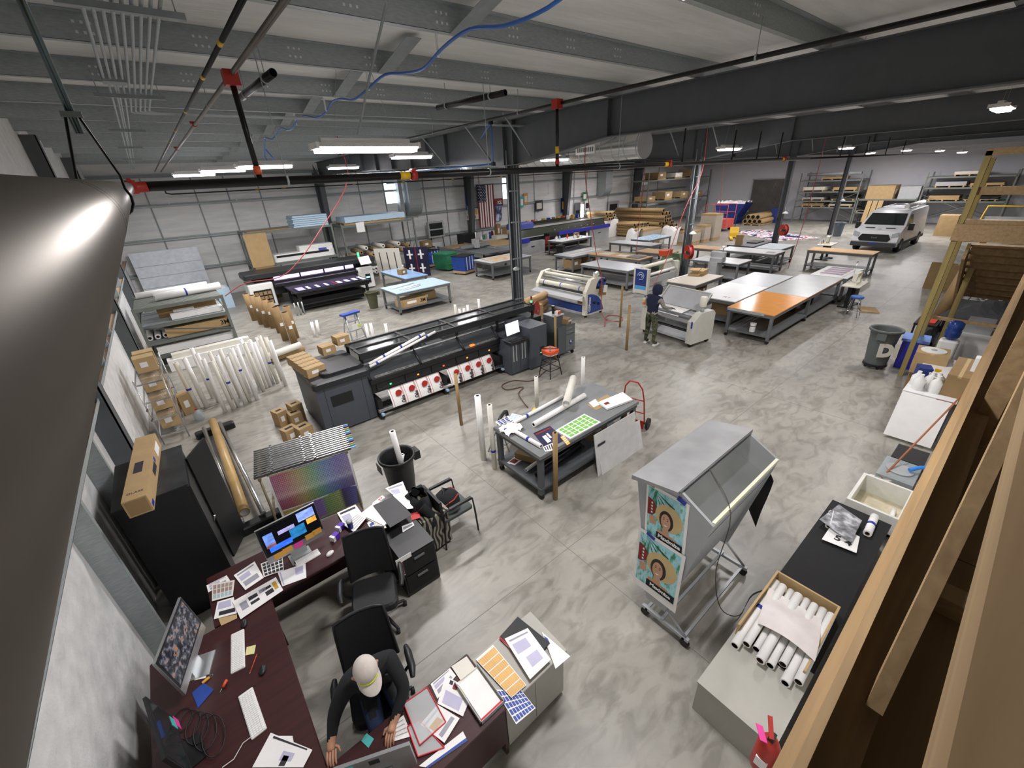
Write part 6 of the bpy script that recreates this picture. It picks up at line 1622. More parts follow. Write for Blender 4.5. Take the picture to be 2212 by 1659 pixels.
B().cyl((0.35, 0.16, 0.9), (0.35, 2.5, 0.9), 0.13, n=16).to(gl, 'pressure_roller', TSTEEL)
B().add([(0.1, 0.1, 0.82), (0.1, 2.6, 0.82), (-0.32, 2.6, 0.72), (-0.32, 0.1, 0.72)], [(0, 1, 2, 3)]).box(-0.34, -0.3, 0.1, 2.6, 0.64, 0.73).to(gl, 'feed_table', LSTEEL)
B().cyl((0.15, 0.16, 0.5), (0.15, 2.5, 0.5), 0.05, n=10).to(gl, 'kraft_core', KRAFT)
B().box(0.15, 0.5, 0.16, 2.5, 0.14, 0.42).to(gl, 'lower_cover', LAMB)
B().ob((0.62, 0.08, 1.48), (0.22, 0.1, 0.14), (0, -0.5, 0)).to(gl, 'control_head', CREAM); B().ob((0.54, 0.08, 1.5), (0.03, 0.09, 0.13), (0, -0.5, 0)).to(gl, 'display', BLUEL)

# pale laminator with the person
pl = thing('laminator', 'pale grey laminator at which the hooded person works', 'laminator', (11.15, 6.45, 0), math.radians(-8))
for y, h in ((-0.9, 1.0), (0.82, 1.1)):
    B().prism([(0, 0.12), (0.95, 0.12), (0.95, h - 0.1), (0.85, h), (0.3, h), (0.0, h - 0.22)], 'y', y, y + 0.2).to(pl, 'end_housing', OFFW)
    for x in (0.1, 0.85):
        B().cyl((x - 0.03, y + 0.1, 0.06), (x + 0.03, y + 0.1, 0.06), 0.06, n=10).to(pl, 'caster', RUBBER)
B().add([(0.5, -0.7, 0.98), (0.5, 0.82, 0.98), (0.92, 0.82, 1.42), (0.92, -0.7, 1.42), (0.56, -0.7, 0.94), (0.56, 0.82, 0.94), (0.98, 0.82, 1.38), (0.98, -0.7, 1.38)], [(0, 1, 2, 3), (7, 6, 5, 4), (0, 4, 5, 1), (2, 6, 7, 3), (0, 3, 7, 4), (1, 5, 6, 2)]).to(pl, 'hood_panel', LSTEEL)
for a, b_ in (((0.5, -0.7, 0.99), (0.92, -0.7, 1.43)), ((0.92, -0.7, 1.43), (0.92, 0.82, 1.43)), ((0.5, 0.82, 0.99), (0.92, 0.82, 1.43))):
    B().cyl(a, b_, 0.022, n=6).to(pl, 'hood_edge', OFFW)
B().grid(lambda u, v_: (0.55 - 0.55 * v_, -0.35 + 1.1 * u, 0.96 - 0.05 * v_ - 0.22 * max(0, v_ - 0.7)), 6, 8).to(pl, 'white_media', PAPER)
B().box(0.05, 0.55, -0.7, 0.82, 0.72, 0.9).to(pl, 'roller_bed', LSTEEL); B().cyl((0.1, -0.7, 0.86), (0.1, 0.82, 0.86), 0.07, n=12).to(pl, 'roller', TSTEEL)
B().box(0.1, 0.5, -0.7, 0.82, 0.5, 0.56).to(pl, 'cross_beam', TSTEEL); B().cyl((0.2, -0.7, 0.42), (0.2, 0.82, 0.42), 0.04, n=10).to(pl, 'lower_roller', BLACK); B().box(0.1, 0.9, -0.7, 0.82, 0.14, 0.18).to(pl, 'base_plate', LSTEEL)
B().rbox(-0.06, 0.02, 0.84, 1.0, 0.9, 1.16, 0.03).to(pl, 'control_box', OFFW); B().cyl((-0.06, 0.9, 1.0), (-0.1, 0.9, 1.0), 0.04, n=12).to(pl, 'emergency_stop', ORANGE); B().box(-0.065, -0.06, 0.87, 0.97, 1.05, 1.1).to(pl, 'yellow_label', YELLOW)
B().box(-0.005, 0.0, -0.87, -0.82, 0.6, 0.8).to(pl, 'blue_tape', TAPE); B().cyl((0.45, -0.8, 1.0), (0.45, -0.8, 1.16), 0.05, n=10).to(pl, 'jar_stand', CLEARP)
B().lathe([(0.09, 0), (0.1, 0.02), (0.1, 0.26), (0.08, 0.28)], 16, (0.45, -0.8, 1.16)).to(pl, 'beacon', CREAM)

# third laminator with a blue logo end panel
tl = thing('laminator', 'laminator with a blue swirl logo end panel and white rollers behind the person', 'laminator', (15.0, 9.75, 0))
for x in (0.0, 2.2):
    B().box(x, x + 0.14, 0, 0.7, 0.1, 1.15).to(tl, 'end_housing', OFFW)
B().box(-0.006, 0.0, 0.08, 0.62, 0.45, 1.12).to(tl, 'blue_panel', BLUED); B().box(-0.008, -0.002, 0.08, 0.62, 0.3, 0.44).to(tl, 'pale_blue_strip', mat('sky_blue', '#4a9ad8', 0.4))
B().path([(-0.012, 0.35 + 0.15 * math.cos(a), 0.85 + 0.15 * math.sin(a)) for a in [0.35 * k for k in range(16)]], 0.014, 5).to(tl, 'swirl_logo', BLUEL)
B().path([(-0.012, 0.35 + 0.07 * math.cos(a), 0.85 + 0.07 * math.sin(a)) for a in [0.5 * k for k in range(9)]], 0.014, 5).to(tl, 'swirl_logo', PAPER)
for y, z, r, m_ in ((0.35, 1.18, 0.08, CREAM), (0.2, 0.85, 0.06, PAPER), (0.45, 0.72, 0.08, TSTEEL)):
    B().cyl((0.14, y, z), (2.2, y, z), r, n=12).to(tl, 'roller', m_)
B().box(0.14, 2.2, 0.05, 0.12, 0.5, 0.75).to(tl, 'cross_beam', LSTEEL); B().box(0.0, 2.34, 0.1, 0.6, 0.0, 0.12).to(tl, 'base', LSTEEL)

# ---- tables
bench('long orange and grey topped work table with jars stored beneath', 12.72, 18.6, 4.12, 5.45, OTOP, 0.9, midleg=True)
ot = bpy.data.objects['work_table.001'] if 'work_table.001' in bpy.data.objects else None
B().box(-2.94 + 2.5, 2.94, -0.665, 0.665, 0.9, 0.902).to(ot, 'grey_top_sheet', GTOP2)
B().box(-2.95, -2.93, -0.4, -0.3 + 0.95, 0.82, 0.9).to(ot, 'steel_edge', LSTEEL); B().box(-2.945, -2.9, 0.6, 0.67, 0.8, 0.88).to(ot, 'blue_tape', TAPE)
t2 = bench('long white and grey topped work table behind the orange one', 13.4, 18.0, 5.52, 6.9, WTOP, 0.9, midleg=True)
B().box(0.1, 2.3, -0.69, 0.69, 0.9, 0.902).to(t2, 'grey_top_sheet', GTOP)
text(t2, 'lettering', 'R1', 0.22, mat('faded_red_print', '#b98a8a', 0.5), (-1.95, -0.25, 0.9015), (0, 0, -PI / 2 + 0.0), bold=0.004)
TB = [('speckled top work table with cartons under it behind the hooded person', 14.6, 16.7, 7.5, 8.7, SPECK, 0.9), ('white topped work table beside the grey drill press', 19.2, 20.45, 8.05, 10.2, WTOP, 0.9), ('long white topped work table with a small photo lying on it', 22.0, 23.25, 7.7, 10.4, WTOP, 0.95),
      ('work table with a dark board and a carton on top', 23.95, 26.3, 9.5, 10.9, mat('dark_table_top', '#5f5f61', 0.4), 0.9), ('pale blue grey work table in the far table group', 23.7, 25.6, 8.1, 9.35, mat('pale_table', '#c2cdd0', 0.35), 0.9), ('long beige topped work table in front of the van', 23.95, 25.0, 4.5, 7.05, BTOP, 0.95),
      ('beige topped work table behind the drill press', 22.2, 23.2, 10.35, 12.1, BTOP, 0.9), ('beige topped work table beside the red hose drop', 19.75, 20.9, 11.9, 13.8, BTOP, 0.9), ('beige topped work table strewn with papers', 17.75, 18.9, 12.1, 15.4, BTOP, 0.9),
      ('empty pale topped work table next to the blue laminator', 15.35, 16.85, 11.0, 13.75, GTOP, 0.9), ('pale topped work table with rulers lying on it', 16.6, 19.6, 15.4, 16.8, GTOP, 0.9), ('white topped work table by the flat carts', 21.65, 22.8, 14.1, 17.1, GTOP, 0.9),
      ('work table covered with a blue sky print', 23.45, 26.0, 15.45, 16.8, GTOP, 0.9), ('white work table crowded with bottles before the blue printer', 20.35, 23.4, 19.9, 21.2, WTOP, 0.9), ('rolling work table with a colourful print beside the conduit column', 12.95, 15.7, 17.65, 19.3, GTOP, 0.9),
      ('pale blue topped work table with cartons stored underneath', 6.65, 9.15, 15.55, 17.1, FOAMB, 0.9), ('glossy blue topped work table with a tissue box', 8.2, 9.35, 17.9, 20.7, mat('glossy_blue_top', '#9cc0ea', 0.12, 0, 0.1, 2), 0.9), ('white table with a purple striped print at the end of the long table', 18.7, 20.7, 4.02, 5.2, WTOP, 0.9)]
for lab, x0, x1, y0, y1, m_, h in TB:
    bench(lab, x0, x1, y0, y1, m_, h, casters=h < 0.94)
PUR = mat('mauve_print', '#9a7f98', 0.5, 0, 0.1)
def flat(label, x0, x1, y0, y1, z, m_, cat='print', name='flat_print', t=0.006, prints=()):
    o = thing(name, label, cat, ((x0 + x1) / 2, (y0 + y1) / 2, z))
    B().box(-(x1 - x0) / 2, (x1 - x0) / 2, -(y1 - y0) / 2, (y1 - y0) / 2, 0, t).to(o, 'sheet', m_)
    for a, b_, c, d, pm in prints:
        B().box((a - 0.5) * (x1 - x0), (b_ - 0.5) * (x1 - x0), (c - 0.5) * (y1 - y0), (d - 0.5) * (y1 - y0), t, t + 0.001).to(o, 'print', pm)
    return o
flat('white print with mauve bars on the end table', 18.8, 20.6, 4.2, 5.15, 0.9, PAPER, prints=[(0.15 + 0.22 * k, 0.32 + 0.22 * k, 0.1, 0.85, PUR) for k in range(4)])
flat('blue sky banner lying on the far table', 23.5, 25.95, 15.6, 16.7, 0.9, print_mat('sky_print', [(0.3, '#3a7ec4'), (0.45, '#7ab8e0'), (0.55, '#d8e8f0'), (0.65, '#4a3f78')], 3, (1, 2, 1), 0.35, 'LINEAR'))
flat('orange and blue poster lying on the rolling table', 13.2, 15.5, 17.8, 19.15, 0.9, print_mat('poster_print', [(0.3, '#c8643a'), (0.42, '#d8a868'), (0.55, '#c9c2b0'), (0.65, '#5a8ab0')], 2.2, (1, 2, 1), 0.35, 'LINEAR'))
flat('long white ruler board on the pale table', 16.8, 19.3, 15.75, 15.95, 0.9, PAPER, 'ruler', 'ruler_board', 0.02); flat('second white ruler board on the pale table', 17.0, 19.4, 16.15, 16.4, 0.9, PAPER2, 'ruler', 'ruler_board', 0.02)
flat('white sheet on the beige table', 18.1, 18.5, 13.2, 13.8, 0.9, PAPER); flat('dark flat board on the beige table', 17.9, 18.6, 12.3, 13.0, 0.9, TSTEEL, 'board', 'board', 0.03); flat('pale sheets at the far end of the beige table', 18.0, 18.7, 14.2, 14.9, 0.9, PAPER2)
carton('brown carton standing on the dark table top', (24.4, 10.45, 0.9), (0.4, 0.35, 0.5), 0.3, CARD)
flat('dark flat tray lying beside the carton', 25.0, 26.0, 9.8, 10.3, 0.9, BLACK, 'tray', 'tray', 0.05)
flat('small photo print on the long white table', 22.3, 22.6, 7.9, 8.25, 0.95, INK)
for i, (x, y, z, sx, sy, sz) in enumerate(((16.3, 8.35, 0.9, 0.7, 0.45, 0.09), (16.35, 8.3, 0.99, 0.62, 0.42, 0.11), (16.15, 8.4, 1.10, 0.5, 0.35, 0.04))):
    carton('flat brown carton stacked on the speckled table', (x, y, z), (sx, sy, sz), 0.15 * i, CARD, 'flat cartons on the speckled table', sticker=False)
B().box(-1.2, 1.2, -0.03, 0.03, 0, 0.03).one('white_batten', 'long white batten across the speckled table', 'batten', PAPER, (15.9, 8.62, 0.9), -0.05)
for i, (x, y) in enumerate(((15.0, 7.9), (15.5, 8.0), (16.1, 8.1))):
    carton(('open carton under the speckled table near its blue taped corner', 'carton with a printed square under the speckled table', 'dark open carton at the far end under the speckled table')[i], (x, y, 0.24), (0.42, 0.4, 0.32), 0.1, CARD2)
for i, (x, y, sx) in enumerate(((7.4, 15.95, 1.2), (8.2, 16.4, 1.0))):
    carton(('open long carton with a big black brand mark under the pale blue table', 'open carton behind the branded one under the pale blue table')[i], (x, y, 0.24), (sx, 0.5, 0.3), 0.0, CARD, mark=('3M', 0.2, 0.7) if i == 0 else None)
for i, (x, y) in enumerate(((17.1, 15.9), (18.3, 15.9))):
    carton(('open carton under the ruler table', 'wrapped carton under the ruler table by its end leg')[i], (x, y, 0.24), (0.8, 0.6, 0.45), 0.1, CARD2)
roll('white rolled print on the pale blue table', (6.8, 16.4, 0.93), (8.0, 16.7, 0.93), 0.03); roll('thin white rolled print beside it on the pale blue table', (7.0, 16.0, 0.925), (8.1, 16.3, 0.925), 0.025); roll('second thin white rolled print on the pale blue table', (7.1, 15.8, 0.925), (8.0, 16.05, 0.925), 0.025)
carton('small open brown box on the glossy blue table', (8.6, 19.0, 0.9), (0.35, 0.3, 0.25), 0.3, CARD2)
t = thing('spray_bottle', 'clear spray bottle on the glossy blue table', 'bottle', (8.95, 19.6, 0.9)); B().lathe([(0.05, 0), (0.05, 0.2), (0.02, 0.26)], 12).to(t, 'bottle', CLEARP); B().ob((0, -0.02, 0.3), (0.03, 0.1, 0.06)).to(t, 'trigger', WHITE)
t = thing('plastic_jar', 'white jar with a black lid on the shelf of the orange table', 'jar', G(1624, 716, 0.25)); B().lathe([(0.08, 0), (0.08, 0.2), (0.07, 0.22)], 14).to(t, 'jar', WHITE); B().lathe([(0.085, 0.22), (0.085, 0.26)], 14).to(t, 'lid', PAPER); B().lathe([(0.082, 0.17), (0.082, 0.19)], 14).to(t, 'dark_band', INKD)
JT = [(15.8, 4.7), (16.3, 4.9), (17.0, 4.6), (17.6, 4.8)]
for i, (x, y) in enumerate(JT):
    B().lathe([(0.15, 0), (0.17, 0.2), (0.14, 0.35), (0.05, 0.4)], 12).one('dark_bundle', 'dark bundle stored on the shelf of the orange topped table', 'bundle', (BLACKM, BLKCL)[i % 2], (x, y, 0.24), group='bundles under the orange table')
carton('brown carton on the shelf of the white topped long table', (14.3, 6.2, 0.24), (0.7, 0.6, 0.4), 0, CARD2)
# sewing stations and stool
def sewing(label, c, rz):
    t = thing('sewing_machine', label, 'sewing machine', c, rz)
    B().box(-0.3, 0.3, -0.1, 0.1, 0, 0.06).to(t, 'bed', CREAM); B().box(0.12, 0.28, -0.08, 0.08, 0.06, 0.34).to(t, 'column', CREAM); B().box(-0.28, 0.28, -0.07, 0.07, 0.27, 0.38).to(t, 'arm', CREAM); B().box(-0.28, -0.18, -0.06, 0.06, 0.12, 0.27).to(t, 'head', CREAM)
    B().cyl((0.28, 0, 0.31), (0.34, 0, 0.31), 0.08, n=14).to(t, 'hand_wheel', BLACK); B().cyl((0.0, 0.12, 0), (0.0, 0.12, 0.75), 0.008, n=6).to(t, 'thread_pole', CHROME); B().box(-0.14, 0.14, 0.11, 0.13, 0.7, 0.72).to(t, 'thread_arm', CHROME)
    B().box(-0.05, 0.1, -0.075, -0.07, 0.29, 0.35).to(t, 'yellow_plate', YELLOW)
    return t
def sew_table(label, x0, x1, y0, y1):
    L, W_ = (x1 - x0) / 2, (y1 - y0) / 2
    t = thing('sewing_table', label, 'table', ((x0 + x1) / 2, (y0 + y1) / 2, 0))
    B().rbox(-L, L, -W_, W_, 0.76, 0.8, 0.05).to(t, 'table_top', CREAM)
    for s in (-1, 1):
        B().box(s * (L - 0.15) - 0.03, s * (L - 0.15) + 0.03, -0.05, 0.05, 0.05, 0.76).to(t, 'leg', BLACK); B().box(s * (L - 0.15) - 0.03, s * (L - 0.15) + 0.03, -W_ * 0.9, W_ * 0.9, 0, 0.05).to(t, 'foot', BLACK)
    B().box(-0.2, 0.3, -0.12, 0.12, 0.35, 0.7).to(t, 'motor', BLACK); B().box(-0.25, 0.2, -0.2, 0.1, 0.08, 0.1).to(t, 'treadle', BLACK)
sew_table('sewing table with cream top at the aisle corner of the long table', 17.95, 19.05, 3.45, 3.98); sewing('cream sewing machine on the aisle sewing table', (18.5, 3.72, 0.8), 0)
sew_table('second sewing table behind the beige table', 26.8, 27.9, 6.85, 7.5); sewing('cream sewing machine beyond the beige table', (27.3, 7.2, 0.8), 0.2)
for i in range(4):
    t = thing('thread_cone', 'thread cone standing by the far sewing machine', 'thread', (26.95 + 0.12 * i, 7.4, 0.8), 0, 'thread cones'); B().lathe([(0.05, 0), (0.02, 0.18)], 10).to(t, 'cone', (PAPER, PUR, PAPER2, INKD)[i]); B().lathe([(0.05, -0.0), (0.05, 0.01)], 10).to(t, 'base', CREAM)
bs = thing('shop_stool', 'chrome stool with a blue seat beside the sewing table', 'stool', (17.25, 3.3, 0)); B().lathe([(0.17, 0.6), (0.19, 0.63), (0.17, 0.67)], 16).to(bs, 'seat', mat('blue_seat', '#3a64a8', 0.5))
for k in range(4):
    a = PI / 4 + k * PI / 2; B().cyl((0.25 * math.cos(a), 0.25 * math.sin(a), 0), (0.12 * math.cos(a), 0.12 * math.sin(a), 0.61), 0.012, n=6).to(bs, 'leg', CHROME)
B().path(arc((0, 0, 0.2), 0.21, 0, 6.29, 18), 0.01, 6).to(bs, 'foot_ring', CHROME)
carton('flattened brown cardboard on the floor beside the stool', (18.3, 3.1, 0), (0.7, 0.5, 0.03), 0.4, CARD, sticker=False, tape=False)
# drill press, green machine, hose reels
dp = thing('die_press', 'grey table top press with a rounded head between the white tables', 'press', (19.0, 9.0, 0)); B().box(-0.25, 0.25, -0.2, 0.2, 0, 0.95).to(dp, 'stand', LSTEEL); B().rbox(-0.22, 0.22, -0.35, 0.2, 0.95, 1.15, 0.06).to(dp, 'body', LSTEEL); B().rbox(-0.12, 0.12, -0.4, 0.25, 1.15, 1.4, 0.08).to(dp, 'head', LSTEEL); B().cyl((-0.1, -0.3, 1.4), (-0.1, -0.3, 1.6), 0.02, n=6).to(dp, 'lever', CHROME); B().lathe([(0.05, 0), (0.09, 0.05), (0.05, 0.1)], 12, (-0.1, -0.3, 1.55)).to(dp, 'knob', PAPER)
gm = thing('edge_machine', 'green painted workshop machine with an orange box on top', 'machine', (18.35, 10.9, 0)); B().prism([(-0.3, 0.0), (0.3, 0.0), (0.25, 0.9), (0.15, 1.15), (-0.2, 1.15), (-0.3, 0.8)], 'x', -0.35, -0.1).to(gm, 'side_frame', MGREEN); B().prism([(-0.3, 0.0), (0.3, 0.0), (0.25, 0.9), (0.15, 1.15), (-0.2, 1.15), (-0.3, 0.8)], 'x', 0.5, 0.75).to(gm, 'side_frame', MGREEN); B().box(-0.1, 0.5, -0.15, 0.15, 0.6, 1.0).to(gm, 'gear_case', MGREEN); B().box(-0.1, 0.5, -0.2, -0.15, 0.3, 0.9).to(gm, 'guard', CREAM)
t = thing('tool_crate', 'orange plastic crate on the green machine', 'crate', (18.15, 11.0, 1.15)); B().prism([(-0.25, 0), (0.25, 0), (0.3, 0.22), (-0.3, 0.22)], 'y', -0.18, 0.18).to(t, 'tub', ORANGE); B().box(-0.31, 0.31, -0.19, 0.19, 0.22, 0.25).to(t, 'rim', ORANGE)
def reel(label, c, rz):
    t = thing('hose_reel', label, 'hose reel', c, rz)
    for y in (-0.09, 0.09):
        B().cyl((0, y - 0.01, 0), (0, y + 0.01, 0), 0.3, n=24).to(t, 'flange', REDP)
    B().cyl((0, -0.08, 0), (0, 0.08, 0), 0.22, n=20).to(t, 'wound_hose', MATS['red_hose']); B().box(-0.03, 0.03, -0.16, 0.16, -0.03, 0.03).to(t, 'hub', CHROME); B().box(-0.36, 0.0, 0.11, 0.13, -0.05, 0.05).to(t, 'bracket', BLACK)
reel('red hose reel mounted low on the conduit column', (8.62, 9.68, 0.9), 0.4); reel('red hose reel mounted on the column behind the green machine', (17.3, 9.4, 1.55), 0.9); reel('dark red hose reel on the column by the floor graphic', (27.15, 9.35, 1.4), 0.9)
carton('brown carton behind the conduit column', (9.4, 10.6, 0), (0.6, 0.5, 0.75), 0.2, CARD); carton('small carton at the foot of the conduit column', (7.55, 10.0, 0), (0.3, 0.25, 0.25), 0.4, CARD)
for i in range(3):
    roll('wrapped kraft roll in the stack beside the blue laminator', (9.6, 11.2 + 0.02 * i, 0.16 + 0.26 * i), (10.9, 11.5, 0.16 + 0.26 * i), 0.13, 0.04, mat('wrapped_kraft', '#c9a578', 0.4), group='wrapped rolls beside the blue laminator')
trash_can('small grey trash can under the hose reel', (8.9, 9.9, 0), 0.65, TSTEEL)
trash_can('black trash can before the bottle table', (19.7, 19.4, 0), 1.0, BLACK); trash_can('small olive trash can beside the pale blue table', (6.4, 17.6, 0), 0.9, OLIVE); trash_can('grey trash can at the foot of the far column', (36.6, 9.2, 0), 1.15, mat('blue_grey_plastic', '#59636c', 0.6))
rng = random.Random(5)
for i in range(11):
    x = 20.6 + 0.26 * i; h = rng.uniform(0.12, 0.3)
    t = thing('supply_bottle', 'small supply bottle on the crowded white table', 'bottle', (x, 20.1 + rng.uniform(0, 0.8), 0.9), 0, 'bottles on the white table'); B().lathe([(0.06, 0), (0.06, h * 0.7), (0.025, h * 0.85), (0.025, h)], 10).to(t, 'bottle', (PAPER, WHITE, BLUEL, PAPER2, ORANGE)[i % 5]); B().lathe([(0.03, h), (0.03, h + 0.03)], 8).to(t, 'cap', (BLACK, REDP, BLUE)[i % 3])
carton('open brown box between the bottles on the white table', (22.3, 20.4, 0.9), (0.35, 0.3, 0.32), 0.3, CARD2)
rd = thing('red_chair', 'dark red chair behind the bottle table', 'chair', (20.9, 21.6, 0)); B().box(-0.22, 0.22, -0.2, 0.2, 0.42, 0.47).to(rd, 'seat', REDD); B().rbox(-0.22, 0.22, 0.18, 0.22, 0.55, 1.05, 0.015).to(rd, 'backrest', REDD)
for sx in (-0.2, 0.2):
    for sy in (-0.18, 0.18): B().cyl((sx, sy, 0), (sx, sy, 0.42), 0.015, n=6).to(rd, 'leg', BLACK)

# ---- second printer (black, with a flat bed extension)
bp2 = thing('flatbed_printer', 'black flatbed printer with lilac lit slot and a printed board on its table', 'printer', (2.4, 19.2, 0))
B().box(1.4, 4.65, 0.0, 2.2, 0.84, 0.9).to(bp2, 'bed', BLACK); B().box(1.45, 4.6, 0.05, 0.12, 0.7, 0.84).to(bp2, 'bed_rail', BLACKM)
for x in (1.5, 4.45):
    B().box(x, x + 0.1, 0.1, 0.2, 0.1, 0.84).to(bp2, 'leg', BLACK); B().box(x, x + 0.1, 1.9, 2.0, 0.1, 0.84).to(bp2, 'leg', BLACK); B().cyl((x, 0.15, 0.05), (x + 0.1, 0.15, 0.05), 0.05, n=10).to(bp2, 'caster', RUBBER)
B().box(1.5, 4.55, 0.12, 0.18, 0.3, 0.36).to(bp2, 'stretcher', BLACK); B().box(1.6, 4.45, 0.3, 1.9, 0.12, 0.5).to(bp2, 'lower_tray', BLACKM)
B().box(0.1, 5.7, 2.5, 3.6, 0.5, 1.1).to(bp2, 'body', HPDARK); B().rbox(0.0, 6.0, 2.35, 3.7, 1.32, 1.55, 0.1).to(bp2, 'top_cover', HPDARK); B().box(0.4, 5.4, 2.7, 3.5, 1.1, 1.32).to(bp2, 'throat', BLACKM)
B().box(1.2, 4.9, 2.6, 2.66, 1.12, 1.27).to(bp2, 'light_slot', LEDP)
for x in (2.3, 3.4, 4.4): B().box(x, x + 0.06, 2.55, 2.6, 1.1, 1.3).to(bp2, 'mullion', BLACK)
B().box(1.1, 4.9, 2.1, 2.5, 0.9, 1.02).to(bp2, 'infeed', BLACK); B().cyl((1.2, 2.15, 1.0), (4.8, 2.15, 1.0), 0.03, n=8).to(bp2, 'infeed_bar', ALU)
B().rbox(0.05, 1.05, 2.3, 3.6, 0.08, 1.12, 0.06).to(bp2, 'ink_cabinet', WHITE)
pn = B().box(0.2, 0.92, 2.28, 2.302, 0.2, 0.85).to(bp2, 'ink_bay', BLACK)
for r in range(3):
    for k in range(4): B().box(0.23 + 0.17 * k, 0.37 + 0.17 * k, 2.25, 2.29, 0.23 + 0.2 * r, 0.37 + 0.2 * r).to(pn, 'ink_pack', CARD2)
B().rbox(4.95, 5.75, 2.3, 3.6, 0.08, 1.1, 0.06).to(bp2, 'right_cabinet', WHITE); B().box(5.3, 5.55, 2.285, 2.302, 0.3, 0.75).to(bp2, 'status_panel', BLACK); B().box(5.33, 5.52, 2.28, 2.286, 0.55, 0.62).to(bp2, 'status_light', LEDB)
B().ob((5.35, 2.1, 1.45), (0.6, 0.04, 0.4), (-0.4, 0, 0.2)).to(bp2, 'monitor', PAPER2); B().ob((5.35, 2.075, 1.46), (0.54, 0.01, 0.34), (-0.4, 0, 0.2)).to(bp2, 'screen', SCRW)
B().cyl((5.4, 3.0, 1.55), (5.4, 3.0, 1.75), 0.05, n=8).to(bp2, 'beacon', LEDG)
bd = flat('navy and white printed board on the black flatbed table', 3.95, 6.95, 19.4, 20.3, 0.9, mat('navy_board', '#1d1a3a', 0.4), 'print', 'printed_board', 0.02, [(0.02, 0.12, 0.1, 0.9, INKP)] + [(0.16 + 0.13 * k, 0.2 + 0.13 * k, 0.15, 0.85, PAPER) for k in range(3)] + [(0.55, 0.57, 0.0, 1.0, REDP)] + [(0.6 + 0.12 * k, 0.66 + 0.12 * k, 0.2, 0.8, PAPER) for k in range(3)] + [(0.95, 1.0, 0, 1, PAPER)])
for i, x in enumerate((3.6, 3.75, 3.9)):
    B().cyl((x, 19.05, 0), (x, 19.05, 0.55), 0.03, n=8).one('roll_spindle', 'bare metal spindle standing by the flatbed printer leg', 'spindle', ALU, group='spindles by the flatbed printer')
# ================================================================ storage racks and wall side
def rack(label, x0, x1, y0, y1, levels, h, m_=None, name='storage_rack', brace=True):
    m_ = m_ or RSTEEL
    t = thing(name, label, 'rack', (x0, y0, 0)); L, W_ = x1 - x0, y1 - y0
    for x in (0, L - 0.08):
        for y in (0, W_ - 0.08): B().box(x, x + 0.08, y, y + 0.08, 0, h).to(t, 'upright', m_)
        if brace: B().cyl((x + 0.04, 0.04, 0.3), (x + 0.04, W_ - 0.04, h * 0.6), 0.015, n=5).to(t, 'brace', m_)
        if brace: B().cyl((x + 0.04, W_ - 0.04, 0.3), (x + 0.04, 0.04, h * 0.6), 0.015, n=5).to(t, 'brace', m_)
    for z in levels:
        for y in (0, W_ - 0.05): B().box(0.08, L - 0.08, y, y + 0.05, z - 0.1, z).to(t, 'beam', m_)
        for x in (0, L - 0.05): B().box(x, x + 0.05, 0.05, W_ - 0.05, z - 0.1, z).to(t, 'beam', m_)
        B().box(0.03, L - 0.03, 0.03, W_ - 0.03, z - 0.015, z).to(t, 'deck', GALVD)
    return t


def pallet(label, x, y, z, sx=1.2, sy=1.0, group=None):
    t = thing('wooden_pallet', label, 'pallet', (x, y, z), 0, group)
    for k in range(5):
        B().box(-sx / 2 + k * sx / 4.4, -sx / 2 + k * sx / 4.4 + sx * 0.085, -sy / 2, sy / 2, 0.09, 0.115).to(t, 'deck_board', PALLET)
    for k in (-1, 0, 1):
        B().box(-sx / 2, sx / 2, k * sy * 0.42 - 0.04, k * sy * 0.42 + 0.04, 0, 0.09).to(t, 'stringer', PALLET)
    return t


# W side shelf with rolls and cartons
ws = rack('grey slatted steel shelf of long boxes against the end wall', -1.22, 1.1, 16.3, 18.6, [0.35, 0.8, 1.3], 1.85)
for k in range(12): B().box(0.05, 2.27, 0.05 + 0.19 * k, 0.18 + 0.19 * k, 1.8, 1.83).to(ws, 'top_slat', RSTEEL)
B().box(0.0, 2.32, -0.01, 0.03, 1.75, 1.85).to(ws, 'front_edge', RSTEEL); B().cyl((0.1, -0.02, 1.25), (2.3, -0.02, 0.75), 0.02, n=6).to(ws, 'diagonal_bar', DSTEEL)
roll('thick white roll with a blue band on top of the slatted shelf', (-0.6, 17.2, 1.96), (1.2, 17.5, 1.96), 0.12, 0.04, tape=[0.45]); roll('second white roll behind it on the slatted shelf', (-1.1, 18.2, 1.93), (0.9, 18.4, 1.93), 0.1, 0.04)
for lab, x, y, z, sx, sy, sz, m_, mk in (('long brown carton with bold black brand mark on the slatted shelf', 0.2, 16.6, 0.82, 1.75, 0.4, 0.28, CARD, ('3M', 0.2, 0.8)), ('long white box on the lower deck of the slatted shelf', 0.0, 16.55, 0.37, 2.1, 0.3, 0.24, PAPER, None), ('white box with a red mark on the upper deck of the slatted shelf', 0.3, 16.7, 1.31, 1.4, 0.3, 0.16, PAPER, None), ('brown carton with a paper label on the upper deck of the slatted shelf', 0.1, 17.3, 1.31, 1.6, 0.35, 0.28, CARD2, None), ('long white box behind the first on the lower deck', 0.1, 17.1, 0.37, 2.0, 0.3, 0.3, PAPER2, None), ('black carton at the bottom of the slatted shelf', 0.0, 17.6, 0.02, 1.6, 0.5, 0.25, BLACKM, None), ('long white carton lying on the floor before the slatted shelf', 0.25, 15.75, 0.0, 2.3, 0.35, 0.34, PAPER, None), ('white wedge of boxed film on that floor carton', 0.3, 15.8, 0.34, 2.1, 0.25, 0.14, PAPER2, None)):
    carton(lab, (x, y, z), (sx, sy, sz), 0.02, m_, mark=mk, tape=False, sticker=m_ is CARD2)
